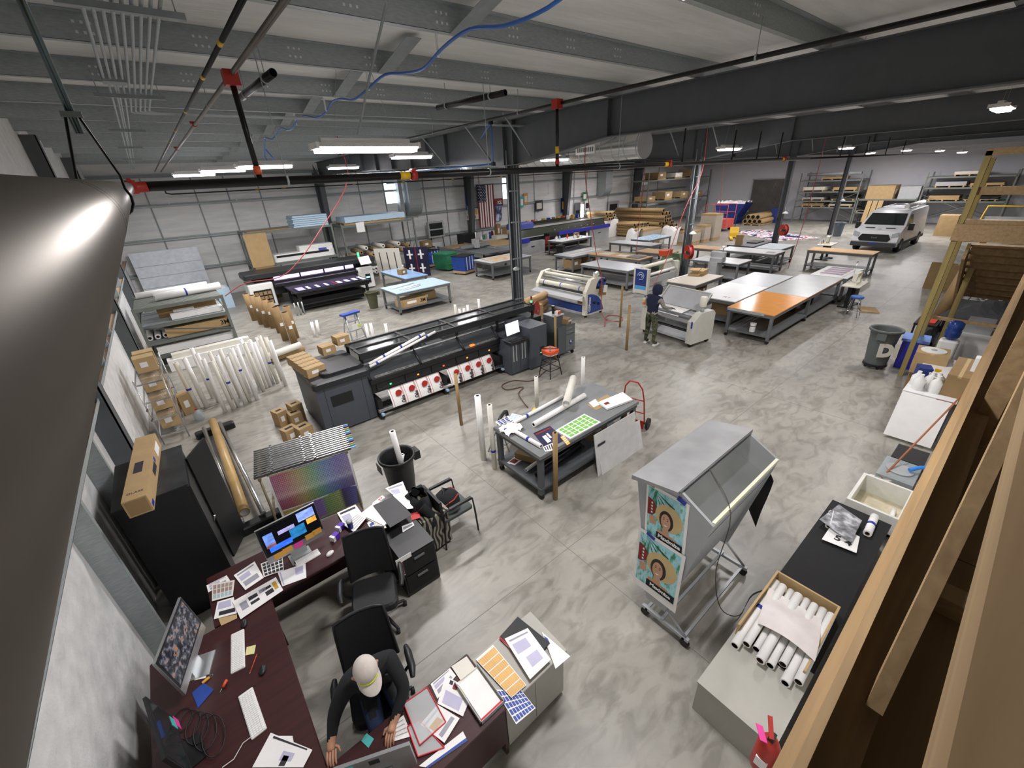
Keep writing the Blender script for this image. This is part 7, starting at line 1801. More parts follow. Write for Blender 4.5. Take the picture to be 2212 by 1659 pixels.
for i in range(3): roll('white core tube on the middle deck of the slatted shelf', (-1.1 + 0.2 * i, 16.5, 0.9 + 0.0), (-1.1 + 0.2 * i, 17.9, 0.9), 0.08, group='core tubes on the slatted shelf')
# crowd of standing white rolls
BAS = [(430, 885), (447, 880), (487, 890), (505, 885), (515, 878), (530, 873), (540, 868), (556, 863), (548, 845), (570, 845), (585, 835), (590, 828), (600, 828), (618, 833), (577, 838), (610, 822), (472, 868), (460, 860), (498, 862), (560, 835), (538, 850), (520, 858)]
for i, (px, py) in enumerate(BAS):
    p = G(px, py, 0); h = 1.28 + 0.14 * ((i * 7) % 5) / 5; ln = Vector((-0.05 + 0.02 * (i % 3), 0.03, h))
    roll('white vinyl roll standing in the crowd before the slatted shelf' if i % 4 else 'white vinyl roll with blue tape in the crowd before the slatted shelf', p, p + ln, 0.055 if i < 2 else 0.044, 0.022, PAPER if i % 3 else PAPER2, 'plain rolls crowded on the floor' if i % 4 else 'taped rolls crowded on the floor', [0.45 + 0.04 * (i % 3)] if i % 4 == 0 else None)
for i, (px, py) in enumerate(((552, 692), (566, 700), (578, 706), (592, 708), (606, 718), (618, 735), (637, 742), (640, 730))):
    p = G(px, py, 0); r = 0.12 if i < 1 else 0.11
    t = roll('fat brown roll with clear end cap standing behind the white rolls', p, p + Vector((-0.03, 0.02, 1.12 + 0.05 * (i % 3))), r, 0.095, CARD2, 'brown capped rolls', core=KCORE)
    B().box(-0.05, 0.05, -r - 0.004, -r + 0.01, 0.55, 0.66).to(t, 'label_sticker', PAPER)
for a, b_, m_ in (((1.3, 13.9, 0.1), (2.6, 14.3, 0.1), KRAFT), ((1.35, 13.7, 0.3), (2.5, 14.1, 0.3), PAPER2)): roll('wrapped roll lying on the floor beyond the brown capped rolls' if m_ is KRAFT else 'white roll lying on the wrapped roll', a, b_, 0.1, 0.05, m_)
# wire shelving with ink boxes
wr = thing('wire_shelving', 'chrome wire shelving full of ink boxes and hooks at the end wall', 'shelf', (-1.25, 10.6, 0))
for x in (0.0, 0.45):
    for y in (0, 1.75): B().cyl((x, y, 0), (x, y, 1.5), 0.013, n=8).to(wr, 'post', CHROME)
for z in (0.2, 0.6, 1.0, 1.4):
    B().box(0, 0.46, -0.01, 0.01, z - 0.03, z).box(0, 0.46, 1.74, 1.76, z - 0.03, z).box(-0.01, 0.01, 0, 1.75, z - 0.03, z).box(0.44, 0.46, 0, 1.75, z - 0.03, z).to(wr, 'shelf_rim', CHROME)
    w_ = B()
    for k in range(24): w_.cyl((0, 0.07 * k + 0.04, z), (0.45, 0.07 * k + 0.04, z), 0.003, n=4)
    w_.to(wr, 'wire_deck', CHROME)
for k in range(9):
    for z in (0.62, 0.85): B().path([(0.0, 0.05 + 0.05 * k, z), (0.0, -0.12, z + 0.0), (0.02 * (k % 3), -0.16, z + 0.04), (0.03, -0.1, z + 0.06)], 0.004, 5).to(wr, 'wire_hook', BLACK)
for i, (y, z) in enumerate(((0.5, 0.2), (0.85, 0.2), (1.3, 0.2), (0.6, 0.6), (1.0, 0.6), (1.4, 0.6), (0.75, 1.0), (1.2, 1.0), (0.9, 1.4), (1.3, 1.4))):
    carton('tan ink box with arrow print on the wire shelving', (-1.02, 10.6 + y, z), (0.36, 0.3, 0.32), 0.05, CARDP, 'ink boxes on the wire shelving', tape=True)
carton('tan ink box standing on the floor beside the white jug', (-0.72, 12.0, 0), (0.3, 0.26, 0.5), 0.5, CARD)
t = thing('water_jug', 'translucent gallon jug with a red cap on the floor', 'jug', G(433, 906, 0)); B().lathe([(0.09, 0), (0.1, 0.03), (0.1, 0.16), (0.06, 0.23), (0.025, 0.26)], 16).to(t, 'jug', CLEARP); B().lathe([(0.028, 0.26), (0.028, 0.29)], 10).to(t, 'cap', REDP); B().path([(0.04, 0, 0.24), (0.09, 0, 0.22), (0.1, 0, 0.14)], 0.012, 6).to(t, 'handle', CLEARP)
# north west corner
pnl = flat('tall white sectional panel leaning in the back corner', -1.2, 1.45, 26.45, 26.55, 0, mat('cool_white_panel', '#dfe6ee', 0.5), 'panel', 'wall_panel', 2.55)
for z in (0.9, 1.4, 1.9): B().box(-1.3, 1.3, -0.055, -0.05, z, z + 0.02).to(pnl, 'panel_groove', LSTEEL)
flat('stack of pale blue boards beside the flatbed printer', 0.4, 1.9, 23.2, 24.4, 0.0, FOAMB, 'board stack', 'board_stack', 0.9); flat('white sheets lying on the pale blue stack', 0.5, 1.8, 23.3, 24.3, 0.9, PAPER)
flat('blue sheet on the white sheets', 0.6, 1.5, 23.4, 24.0, 0.906, BLUEL)
rack('long grey rack along the back wall with a foam stack on top', 3.2, 7.3, 23.7, 25.3, [1.6, 3.1], 3.15)
for i in range(6): flat('pale blue foam sheet of the stack on the back rack', 5.5 + 0.04 * (i % 2), 7.2, 23.9, 25.1, 3.1 + 0.09 * i, FOAMB, 'foam sheet', 'foam_sheet', 0.075)
for o in [q for q in COL.objects if q.name.startswith('foam_sheet')]: o['group'] = 'foam sheets on the back rack'
flat('brown cardboard cover on the back rack top', 3.4, 5.4, 23.9, 25.1, 3.1, CARD, 'cardboard', 'cardboard_sheet', 0.02)
t = thing('propped_cardboard', 'large brown cardboard sheet propped on the front of the back rack', 'cardboard', (3.65, 23.55, 0)); B().ob((0, 0.06, 2.3), (0.95, 0.012, 1.5), (-0.06, 0, 0)).to(t, 'sheet', CARD); B().box(-0.4, 0.4, 0, 0.1, 0, 1.55).to(t, 'prop_carton', CARD2)
pt = thing('white_plotter', 'white plotter with a dark slot stored on the back rack', 'printer', (5.7, 24.3, 1.6)); B().rbox(-1.5, 1.5, -0.4, 0.3, 0.0, 0.35, 0.08).to(pt, 'body', WHITE); B().box(-1.35, 1.2, -0.41, -0.39, 0.2, 0.3).to(pt, 'slot', BLACK); B().rbox(-0.2, 1.5, -0.3, 0.3, 0.35, 0.6, 0.06).to(pt, 'cover', WHITE); B().box(0.7, 1.1, -0.42, -0.4, 0.3, 0.42).to(pt, 'blue_panel', UVBLUE2)
r2 = rack('grey rack along the back wall with blue foam on a pallet and boxed rolls', 7.8, 12.1, 23.9, 25.5, [1.15, 2.95], 3.0)
pallet('long pallet under the blue foam on the back rack', 9.8, 24.7, 2.95, 3.5, 1.4); flat('thick pale blue foam slab on the back rack pallet', 8.1, 11.6, 24.0, 25.4, 3.07, FOAMB, 'foam sheet', 'foam_slab', 0.28)
flat('white sheet hanging from the rack front', 8.6, 9.05, 23.86, 23.88, 2.55, PAPER, 'paper', 'hanging_sheet', 0.5)
for i in range(11):
    x = 8.3 + 0.33 * i
    roll('boxed roll end on the middle deck of the back rack', (x, 24.0 - 0.05 * (i % 2), 1.28 + 0.2 * (i % 3)), (x, 25.4, 1.28 + 0.2 * (i % 3)), 0.11, 0.05, (CARD, CARD2, PAPER2)[i % 3], 'rolls on the back rack', core=BLACKM)
for i in range(8):
    x = 9.3 + 0.2 * (i % 4); roll('white roll end at the bottom of the back rack', (x, 24.0, 0.3 + 0.2 * (i // 4)), (x, 25.3, 0.3 + 0.2 * (i // 4)), 0.085, 0.05, PAPER, 'white rolls under the back rack', core=BLACKM)
dpn = thing('slotted_panel', 'white panel with dark slots standing before the back rack', 'panel', (9.55, 22.6, 0), -0.9); B().ob((0, 0, 0.85), (1.5, 0.05, 1.7), (0.08, 0, 0)).to(dpn, 'panel', PAPER2)
for x in (-0.45, 0.0, 0.45): B().ob((x, -0.03, 0.85), (0.05, 0.01, 1.3), (0.08, 0, 0)).to(dpn, 'slot', INKD)
nb = thing('printed_display', 'navy printed display board with white crosses on a red line', 'display board', (10.9, 21.9, 0), -0.75); B().ob((0, 0, 0.85), (1.35, 0.03, 1.6), (0.06, 0, 0)).to(nb, 'board', MATS['navy_board']); B().ob((0, -0.02, 0.85), (0.03, 0.006, 1.55), (0.06, 0, 0)).to(nb, 'red_line', REDP)
for x in (-0.35, 0.28):
    for z in (0.5, 1.25): B().ob((x, -0.02 - 0.06 * (z - 0.85), z), (0.1, 0.006, 0.5), (0.06, 0, 0)).ob((x, -0.022 - 0.06 * (z - 0.85), z), (0.34, 0.006, 0.08), (0.06, 0, 0)).to(nb, 'white_cross', PAPER)
def cloth_bin(label, x, y, m_, s=1.0):
    t = thing('rolling_bin', label, 'bin', (x, y, 0), 0.3)
    B().prism([(-0.4 * s, 0.2), (0.4 * s, 0.2), (0.48 * s, 1.0), (-0.48 * s, 1.0)], 'y', -0.45 * s, 0.45 * s).to(t, 'tub', m_); B().box(-0.5 * s, 0.5 * s, -0.47 * s, 0.47 * s, 0.98, 1.02).to(t, 'rim', BLACK); B().box(-0.44 * s, 0.44 * s, -0.42 * s, 0.42 * s, 1.015, 1.022).to(t, 'dark_inside', BLACKM); B().box(-0.45, 0.45, -0.45, 0.45, 0.08, 0.2).to(t, 'base', PALLET)
    for x_ in (-0.22, 0.05, 0.28): B().box(x_ - 0.02, x_ + 0.02, -0.46 * s, -0.45 * s, 0.25, 0.97).to(t, 'white_strap', PAPER)
    for sx in (-0.35, 0.35):
        for sy in (-0.35, 0.35): B().cyl((sx - 0.02, sy, 0.04), (sx + 0.02, sy, 0.04), 0.04, n=8).to(t, 'caster', RUBBER)
cloth_bin('blue cloth bin with white straps beside the navy display board', 13.0, 24.3, BLUE); cloth_bin('blue cloth bin with white straps in front of the green bin', 13.1, 20.6, BLUE)
gb = thing('recycling_cart', 'green plastic cart between the two blue cloth bins', 'bin', (13.0, 22.4, 0), 0.3); B().prism([(-0.35, 0.1), (0.35, 0.1), (0.48, 0.95), (-0.48, 0.95)], 'y', -0.55, 0.55).to(gb, 'tub', GREEN); B().box(-0.5, 0.5, -0.58, 0.58, 0.95, 1.02).to(gb, 'lid', GREEN); B().box(-0.45, 0.45, -0.57, -0.55, 0.4, 0.43).to(gb, 'rib', GREEN); B().cyl((-0.3, -0.4, 0.08), (0.3, -0.4, 0.08), 0.08, n=10).to(gb, 'wheel', RUBBER)
fc = thing('flatbed_cutter', 'flatbed cutter with a grey belt table and silver gantry', 'cutter', (14.3, 20.2, 0)); B().box(0, 2.0, 0, 5.2, 0.7, 0.9).to(fc, 'table', LSTEEL); B().box(0.1, 1.9, 0.05, 5.1, 0.9, 0.91).to(fc, 'belt', TSTEEL); B().cyl((0, 0.0, 0.82), (2.0, 0.0, 0.82), 0.1, n=12).to(fc, 'end_roller', BLACK); B().box(-0.1, 2.1, 2.2, 2.4, 1.05, 1.2).to(fc, 'gantry', ALU); B().box(0.9, 1.2, 2.05, 2.5, 1.0, 1.5).to(fc, 'cutting_head', LSTEEL); B().cyl((1.05, 2.2, 1.5), (1.05, 2.2, 1.9), 0.03, n=6).to(fc, 'cable_mast', WHITE)
for x in (-0.08, 2.0): B().box(x, x + 0.08, 0, 5.2, 0.88, 0.98).to(fc, 'side_rail', ALU)
for x in (0.1, 1.8):
    for y in (0.3, 2.6, 4.9): B().box(x, x + 0.12, y, y + 0.12, 0, 0.7).to(fc, 'leg', DSTEEL)
flat('brown board lying on the far end of the cutter belt', 14.5, 16.1, 23.9, 25.1, 0.91, CARD, 'board', 'board', 0.05)
tch = thing('tool_chest', 'black tool chest under the wall screen', 'tool chest', (13.5, 25.7, 0)); B().box(-0.6, 0.6, -0.3, 0.3, 0.05, 1.0).to(tch, 'body', BLACK)
for z in (0.1, 0.4, 0.7): B().box(-0.55, 0.55, -0.31, -0.3, z, z + 0.25).to(tch, 'drawer', LSTEEL)
carton('brown carton on the tool chest', (13.6, 25.7, 1.0), (0.7, 0.4, 0.4), 0.1, CARD2)
wsn = thing('wall_screen', 'dark two row screen cabinet on a grey stand by the back wall', 'screen', (14.8, 26.1, 0)); B().box(-0.6, 0.6, 0.1, 0.3, 1.45, 2.45).to(wsn, 'case', LSTEEL); B().box(-0.5, 0.5, 0.09, 0.1, 1.55, 1.92).box(-0.5, 0.5, 0.09, 0.1, 2.0, 2.36).to(wsn, 'screen', GLASS)
for x in (-0.5, 0.5): B().cyl((x, 0.0, 0), (x * 0.9, 0.15, 1.46), 0.03, n=6).to(wsn, 'leg', BLACK)
fl = thing('drawer_tower', 'black drawer tower beside the back wall column', 'cabinet', (16.8, 25.7, 0)); B().box(-0.5, 0.5, -0.4, 0.4, 0, 1.5).to(fl, 'body', BLACK)
for k in range(7): B().box(-0.46, 0.46, -0.41, -0.4, 0.06 + 0.2 * k, 0.22 + 0.2 * k).to(fl, 'drawer', BLACKM)
cc = thing('wrapped_crate', 'large film wrapped crate with an open brown top', 'crate', (17.3, 22.7, 0)); B().box(-1.1, 1.1, -1.0, 1.0, 0.1, 0.95).to(cc, 'body', CLEARP); B().add([(-1.0, -0.9, 0.96), (1.0, -0.9, 0.96), (1.1, 0.9, 1.1), (-0.9, 0.9, 1.15)], [(0, 1, 2, 3)]).to(cc, 'cardboard_top', CARD); B().box(-1.1, 1.1, -1.0, 1.0, 0, 0.1).to(cc, 'pallet_base', PALLET)
bench('cluttered bench below the flag', 17.8, 21.5, 24.6, 25.8, WTOP, 0.95, casters=False)
carton('brown paper bag shaped box on the bench below the flag', (19.9, 25.0, 0.95), (0.55, 0.45, 0.7), 0.2, CARD); carton('tall brown box on the bench below the flag', (19.3, 25.3, 0.95), (0.35, 0.3, 0.95), 0.1, CARD2); flat('stack of white boards on the bench below the flag', 18.7, 19.7, 24.7, 25.3, 0.95, PAPER2, 'board stack', 'board_stack', 0.22)
for i in range(6): B().lathe([(0.08, 0), (0.1, 0.15 + 0.04 * i), (0.06, 0.25 + 0.05 * i)], 10).one('paint_can', 'small can on the bench below the flag', 'can', (PAPER, GREEN, INK, PAPER2, BLUE, REDD)[i], (18.0 + 0.2 * i, 25.6, 0.95), group='cans on the bench')
# flag and posters on the back wall
fg_ = thing('flag', 'stars and stripes flag hanging lengthwise on the back wall', 'flag', (19.42, 26.62, 0))
W_ = 1.46
for k in range(13):
    a, b_ = -W_ / 2 + W_ * k / 13, -W_ / 2 + W_ * (k + 1) / 13; top = 4.45 if k > 6 else 3.33
    B().grid(lambda u, v_, a=a, b_=b_, top=top: (a + (b_ - a) * u, 0.025 * math.sin(14 * (a + (b_ - a) * u)), 1.62 + (top - 1.62) * v_), 2, 6).to(fg_, 'stripe', REDD if k % 2 == 0 else PAPER)
B().grid(lambda u, v_: (-W_ / 2 + W_ * 7 / 13 * u, 0.025 * math.sin(14 * (-W_ / 2 + W_ * 7 / 13 * u)), 3.33 + 1.12 * v_), 10, 4).to(fg_, 'canton', mat('flag_navy', '#1b1d44', 0.7))
s_ = B()
for r in range(11):
    for k in range(5 if r % 2 == 0 else 4):
        x = -W_ / 2 + 0.08 + 0.15 * k + (0.075 if r % 2 else 0); s_.cyl((x, -0.03 + 0.025 * math.sin(14 * x), 3.39 + 0.1 * r), (x, -0.036 + 0.025 * math.sin(14 * x), 3.39 + 0.1 * r), 0.03, n=5)
s_.to(fg_, 'stars', PAPER)
B().cyl((-0.8, 0, 4.47), (0.8, 0, 4.47), 0.02, n=6).to(fg_, 'pole', BPIPE)
def sign(label, x0, x1, z0, z1, m_, y=26.66, parts=()):
    t = thing('wall_sign', label, 'sign', ((x0 + x1) / 2, y, (z0 + z1) / 2)); w_, h_ = (x1 - x0) / 2, (z1 - z0) / 2
    B().box(-w_, w_, 0, 0.03, -h_, h_).to(t, 'panel', m_)
    for u0, u1, v0, v1, pm in parts: B().box(-w_ + 2 * w_ * u0, -w_ + 2 * w_ * u1, -0.004, 0, -h_ + 2 * h_ * v0, -h_ + 2 * h_ * v1).to(t, 'print', pm)
    return t
s1 = sign('blue parking sign with a white arrow on the back wall', 17.72, 18.38, 2.95, 3.85, BLUE, parts=[(0, 1, 0, 0.28, mat('sky_blue2', '#6fb4d8', 0.4)), (0.25, 0.8, 0.42, 0.44, PAPER), (0.72, 0.8, 0.39, 0.47, PAPER)]); text(s1, 'lettering', 'AREA', 0.13, PAPER, (0, -0.006, 0.27), (PI / 2, 0, 0), bold=0.004); text(s1, 'lettering', 'PARKING', 0.13, PAPER, (0, -0.006, 0.1), (PI / 2, 0, 0), 0.9, bold=0.004)
sign('cream food poster with faint red pictures on the back wall', 17.6, 18.66, 2.25, 2.9, PAPER2, parts=[(0.55, 0.95, 0.5, 0.95, GOLD), (0.35, 0.55, 0.2, 0.4, mat('pale_red', '#c49a90', 0.6)), (0.68, 0.8, 0.1, 0.42, mat('rust', '#a8776a', 0.6)), (0.05, 0.14, 0.15, 0.45, mat('pale_red', '#c49a90', 0.6)), (0.1, 0.4, 0.8, 0.86, INK), (0.1, 0.3, 0.66, 0.72, INK)])
s2 = sign('red sign with large white letters ICE beside the flag', 20.25, 21.0, 2.98, 3.5, REDD, parts=[(0, 1, 0, 0.2, BLUED)]); text(s2, 'lettering', 'ICE', 0.3, PAPER, (0.05, -0.006, -0.03), (PI / 2, 0, 0), 0.9, bold=0.006)
sign('dark blue photo poster of a player below the red sign', 20.25, 20.85, 1.95, 2.95, print_mat('player_print', [(0.35, '#1c2036'), (0.5, '#4a5678'), (0.6, '#c9cfe0')], 3.2, (1, 1, 0.6), 0.4, 'LINEAR'))
for lab, x0, x1, z0, z1, m_ in (('amber beer glass shaped sign on the back wall', 23.1, 23.5, 2.9, 3.7, GOLD), ('teal sign behind the amber sign', 22.7, 23.05, 2.7, 3.5, TEAL), ('white bottle shaped sign on the back wall', 22.2, 22.5, 2.7, 3.3, BLUEL), ('framed dark poster over the blue printer', 24.3, 25.1, 2.3, 3.1, INKD), ('navy sports poster on the back wall column', 27.2, 28.0, 2.0, 3.1, BLUED), ('black and white poster by the exit', 30.2, 30.8, 1.9, 2.7, PAPER), ('dark framed door sign by the exit', 28.9, 29.6, 0.2, 2.6, TSTEEL), ('green shamrock shaped sign by the exit', 29.9, 30.4, 2.7, 3.4, GREEN), ('grey wall hatch near the far corner', 33.4, 35.0, 1.45, 2.4, LSTEEL)):
    sign(lab, x0, x1, z0, z1, m_, parts=[(0.15, 0.85, 0.2, 0.75, {GOLD: PAPER2, TEAL: PAPER, BLUEL: BLUE, INKD: PAPER2, BLUED: YELLOW, PAPER: INKD, TSTEEL: BLACKM, GREEN: PAPER, LSTEEL: BLACKM}[m_])])
# blue grand format printer and work tables behind it
uv = thing('grand_format_printer', 'very long black printer with a blue front beam and white end cabinets', 'printer', (18.9, 22.25, 0))
B().box(0, 2.2, 0, 1.4, 0.0, 0.8).to(uv, 'left_cabinet', LSTEEL); B().box(6.9, 9.2, 0, 1.4, 0.0, 0.95).to(uv, 'right_cabinet', LSTEEL)
for x, z in ((0.9, 0.45), (7.9, 0.6)): B().box(x, x + 0.3, -0.01, 0, z, z + 0.06).to(uv, 'handle', BLACK)
B().box(0.3, 9.1, 0.3, 1.5, 0.8, 1.05).to(uv, 'bed', BLACK); B().box(2.4, 9.2, -0.12, 0.1, 0.95, 1.18).to(uv, 'blue_front', UVBLUE); B().box(0.0, 0.7, -0.1, 0.3, 0.8, 1.05).to(uv, 'blue_clamp', UVBLUE); B().box(2.2, 6.9, 0.2, 1.3, 0.15, 0.5).to(uv, 'dark_base', BLACKM)
B().prism([(0.25, 1.05), (1.4, 1.05), (1.3, 1.6), (0.6, 1.6)], 'x', 0, 9.1).to(uv, 'canopy', mat('smoke_olive', '#3a3d33', 0.2)); B().box(0, 9.1, 0.55, 1.35, 1.6, 1.64).to(uv, 'canopy_rail', LSTEEL); B().box(0, 9.1, 0.2, 0.27, 1.05, 1.1).to(uv, 'front_rail', LSTEEL)
B().rbox(-0.1, 1.7, 0.5, 1.5, 1.64, 2.0, 0.15).to(uv, 'blue_hood', UVBLUE2); B().box(1.7, 5.6, 1.3, 1.5, 1.75, 1.92).to(uv, 'cable_chain', BLACKM); B().box(2.3, 3.3, -0.3, 0.2, 0.95, 1.2).to(uv, 'operator_box', BLACK)
for k in range(7): B().ob((3.4 + 0.7 * k, 0.24, 1.32), (0.1, 0.02, 0.06)).to(uv, 'chrome_latch', CHROME)
rg = random.Random(9)
for i in range(12): B().lathe([(0.13, 0), (0.16, 0.3)], 10).one('plastic_tub', 'small bucket on the ledge behind the blue printer', 'bucket', (YELLOW, ORANGE, PAPER, GOLD, BLUE, CARD2)[i % 6], (22.2 + 0.55 * i, 25.3, 1.55), group='buckets behind the blue printer')
flat('long counter of supplies behind the blue printer', 21.8, 29.0, 24.9, 25.7, 0, OLIVE, 'counter', 'supply_counter', 1.55)
t = thing('lit_tube', 'upright white light tube on the supply counter', 'lamp', (28.2, 25.2, 1.55)); B().cyl((0, 0, 0), (0, 0, 1.0), 0.12, n=12).to(t, 'tube', LEDW); B().lathe([(0.15, -0.0), (0.15, 0.03)], 12).to(t, 'base', BLACK)

# ================================================================ far end
def tubes(label, x0, y0, y1, cols, rows, r, group, m_=KRAFT, z0=0.05, lean=0):
    for rr in range(rows):
        n = cols - (rr if lean else 0)
        for c in range(n):
            x = x0 + (2 * r) * c + (r if rr % 2 else 0); z = z0 + r + 1.75 * r * rr; dy = rng.uniform(-0.25, 0.25)
            roll(label, (x, y0 + dy, z), (x, y1 + dy, z), r, r * 0.75, m_, group, core=BLACKM)
tubes('long kraft tube in the big pile below the corner rack', 33.0, 20.6, 25.4, 8, 7, 0.15, 'kraft tubes of the big pile', lean=1)
tubes('thin kraft tube of the dark ended bundle by the big pile', 30.0, 21.0, 23.5, 8, 5, 0.11, 'tubes of the dark ended bundle')
tubes('pale tube stacked on the white boxes', 28.6, 23.0, 25.0, 5, 3, 0.12, 'pale tubes on the white boxes', CARDP, z0=1.3)
flat('stack of white boxed boards under the pale tubes', 28.3, 30.1, 22.9, 25.1, 0, PAPER, 'box stack', 'box_stack', 1.3)
rack('tall corner rack by the far wall with pallets of boards', 35.0, 45.8, 23.6, 25.5, [2.2, 4.0], 4.6)
for i in range(7):
    x = 36.0 + 1.4 * i; z = (2.2, 4.0)[i % 2]; pallet('pallet of boards on the corner rack', x, 24.55, z, 1.3, 1.6, 'pallets on the corner rack'); carton('brown crate on the corner rack pallet', (x, 24.55, z + 0.115), (1.2, 1.4, 0.35 + 0.12 * (i % 3)), 0, (CARD, CARD2, PALLET, PAPER2)[i % 4], 'crates on the corner rack')
for lab, x, y, s in (('tall film wrapped pallet of brown cartons', 31.3, 15.6, (1.0, 1.1, 1.8)), ('lower film wrapped stack beside the tall one', 30.1, 15.5, (0.8, 0.7, 1.15)), ('wide open brown gaylord box with white film', 27.2, 18.3, (2.2, 1.2, 1.1)), ('film draped brown carton near the column', 28.8, 15.9, (1.3, 1.2, 0.9))):
    t = thing('wrapped_pallet', lab, 'pallet load', (x, y, 0)); B().box(-s[0] / 2, s[0] / 2, -s[1] / 2, s[1] / 2, 0.12, s[2]).to(t, 'cartons', CARD); B().box(-s[0] / 2 - 0.01, s[0] / 2 + 0.01, -s[1] / 2 - 0.01, s[1] / 2 + 0.01, 0.2, s[2] - 0.15).to(t, 'stretch_film', CLEAR); B().box(-s[0] / 2, s[0] / 2, -s[1] / 2, s[1] / 2, 0, 0.12).to(t, 'pallet_base', PALLET); B().box(-s[0] / 2, s[0] / 2, -0.01, 0.01, s[2], s[2] + 0.01).to(t, 'top_seam', CARDP)
for i, (x, y) in enumerate(((28.8, 17.2), (28.4, 16.6), (26.3, 18.4))): B().grid(lambda u, v_: ((u - 0.5) * 1.2, (v_ - 0.5) * 1.0, 0.95 + 0.25 * abs(math.sin(5 * u + 3 * i) * math.cos(4 * v_)) - 0.95 * (abs(u - 0.5) * 2) ** 4), 10, 8, smooth=False).one('white_film_heap', ('crumpled white film over the open cartons', 'white printed sheeting heaped beside the film', 'white film over the gaylord box')[i], 'film', PAPER, (x, y, 0))
pj = thing('pallet_jack', 'yellow pallet jack with a black handle on the open floor', 'pallet jack', (32.4, 14.3, 0), 0.5); B().box(-0.9, 0.5, -0.3, -0.12, 0.06, 0.14).box(-0.9, 0.5, 0.12, 0.3, 0.06, 0.14).to(pj, 'forks', YELLOW); B().prism([(0.4, 0.06), (0.8, 0.06), (0.7, 0.75), (0.45, 0.35)], 'y', -0.3, 0.3).to(pj, 'body', YELLOW); B().cyl((0.75, 0, 0.5), (0.95, 0, 1.6), 0.03, n=6).to(pj, 'handle', BLACK); B().cyl((0.6, -0.1, 0.08), (0.6, 0.1, 0.08), 0.08, n=12).to(pj, 'wheel', RUBBER)
bh = thing('tilting_hopper', 'deep blue steel tilting hopper full of scrap', 'hopper', (42.0, 19.2, 0)); B().prism([(-1.5, 1.7), (1.2, 1.7), (0.9, 0.5), (-0.8, 0.5)], 'x', -0.8, 0.8).to(bh, 'bucket', BLUED); B().box(-0.7, 0.7, -0.8, 0.8, 0.0, 0.5).to(bh, 'base', BLUED); B().grid(lambda u, v_: ((u - 0.5) * 1.5, -1.4 + 2.5 * v_, 1.68 + 0.3 * abs(math.sin(7 * u) * math.cos(9 * v_))), 8, 10, smooth=False).to(bh, 'scrap', PAPER)
rc = thing('cage_cart', 'salmon red tube cart loaded with offcuts beside the hopper', 'cart', (36.6, 17.6, 0)); B().box(-0.7, 0.7, -0.9, 0.9, 0.25, 0.9).to(rc, 'deck', mat('salmon_red', '#c4544a', 0.5))
for x in (-0.7, 0.7):
    B().path([(x, -0.9, 0.9), (x, -0.9, 2.0), (x, 0.9, 2.0), (x, 0.9, 0.9)], 0.03, 6).to(rc, 'frame', MATS['salmon_red']); B().cyl((x, -0.9, 1.4), (x, 0.9, 1.4), 0.025, n=6).to(rc, 'rail', MATS['salmon_red']); B().cyl((x - 0.04, -0.6, 0.12), (x + 0.04, -0.6, 0.12), 0.12, n=12).to(rc, 'wheel', RUBBER)
gfx = thing('floor_graphic', 'large navy and white vinyl graphic spread on the floor', 'print', G(1676, 506, 0)); P4 = [G(*p) for p in ((1583, 501), (1676, 521), (1775, 514), (1640, 496))]; c_ = gfx.location.copy(); B().sheet([p - c_ for p in P4], 0.006).to(gfx, 'sheet', print_mat('floor_print', [(0.3, '#2b2a5c'), (0.44, '#e4e4ea'), (0.52, '#b8485c'), (0.57, '#ececf0'), (0.66, '#35356a')], 0.7, (1, 2.2, 1), 0.4))
pallet('long pallet on the floor under brown tubes', 43.0, 16.7, 0, 4.6, 1.6)
for i in range(7): roll('fat brown tube on the long floor pallet', (40.8, 16.1 + 0.4 * (i % 4) - (0.2 if i > 3 else 0) + (0.4 if i > 3 else 0), 0.32 + (0.36 if i > 3 else 0)), (45.2, 16.1 + 0.4 * (i % 4) - (0.2 if i > 3 else 0) + (0.4 if i > 3 else 0), 0.32 + (0.36 if i > 3 else 0)), 0.2, 0.15, CARD, 'brown tubes on the floor pallet', core=BLACKM)
rack('far wall rack left of the brown crate with boards and tubes', 44.4, 46.5, 10.5, 14.9, [1.25, 1.75, 2.45, 3.3], 3.9); rack('low far wall rack carrying the brown crate', 44.4, 46.5, 6.85, 10.45, [0.9, 1.85], 1.95); rack('far wall rack behind the lumber stair tower', 44.4, 46.5, 2.3, 6.75, [1.7, 2.6, 3.3], 3.6)
for i, (y, z) in enumerate(((11.6, 1.25), (13.6, 1.25), (11.5, 1.75), (13.7, 1.75), (11.6, 2.45), (13.8, 2.45), (12.6, 3.3), (3.6, 1.7), (5.4, 2.6), (3.6, 2.6), (4.6, 3.3), (5.5, 1.7), (9.6, 0.9), (7.8, 0.9))):
    pallet('flat pallet stored on the far wall racks', 45.4, y, z, 1.7, 1.7, 'pallets on the far racks'); flat('stack of sheet boards on the far wall racks', 44.7, 46.2, y - 0.8, y + 0.8, z + 0.115, (PAPER2, CARD, BLACKM, LSTEEL, PALLET)[i % 5], 'board stack', 'board_stack', 0.12 + 0.06 * (i % 3))['group'] = 'board stacks on the far racks'
roll('long white tube lying on top of the far rack', (45.0, 10.8, 3.75), (45.0, 14.6, 3.75), 0.12, 0.1, LSTEEL); carton('large brown crate with white label strips on the low rack', (45.4, 9.2, 1.85), (1.6, 1.7, 0.95), 0, CARD, sticker=True); carton('grey cabinet box beside the brown crate on the low rack', (45.4, 7.5, 1.85), (1.2, 1.2, 0.85), 0, LSTEEL, sticker=False)
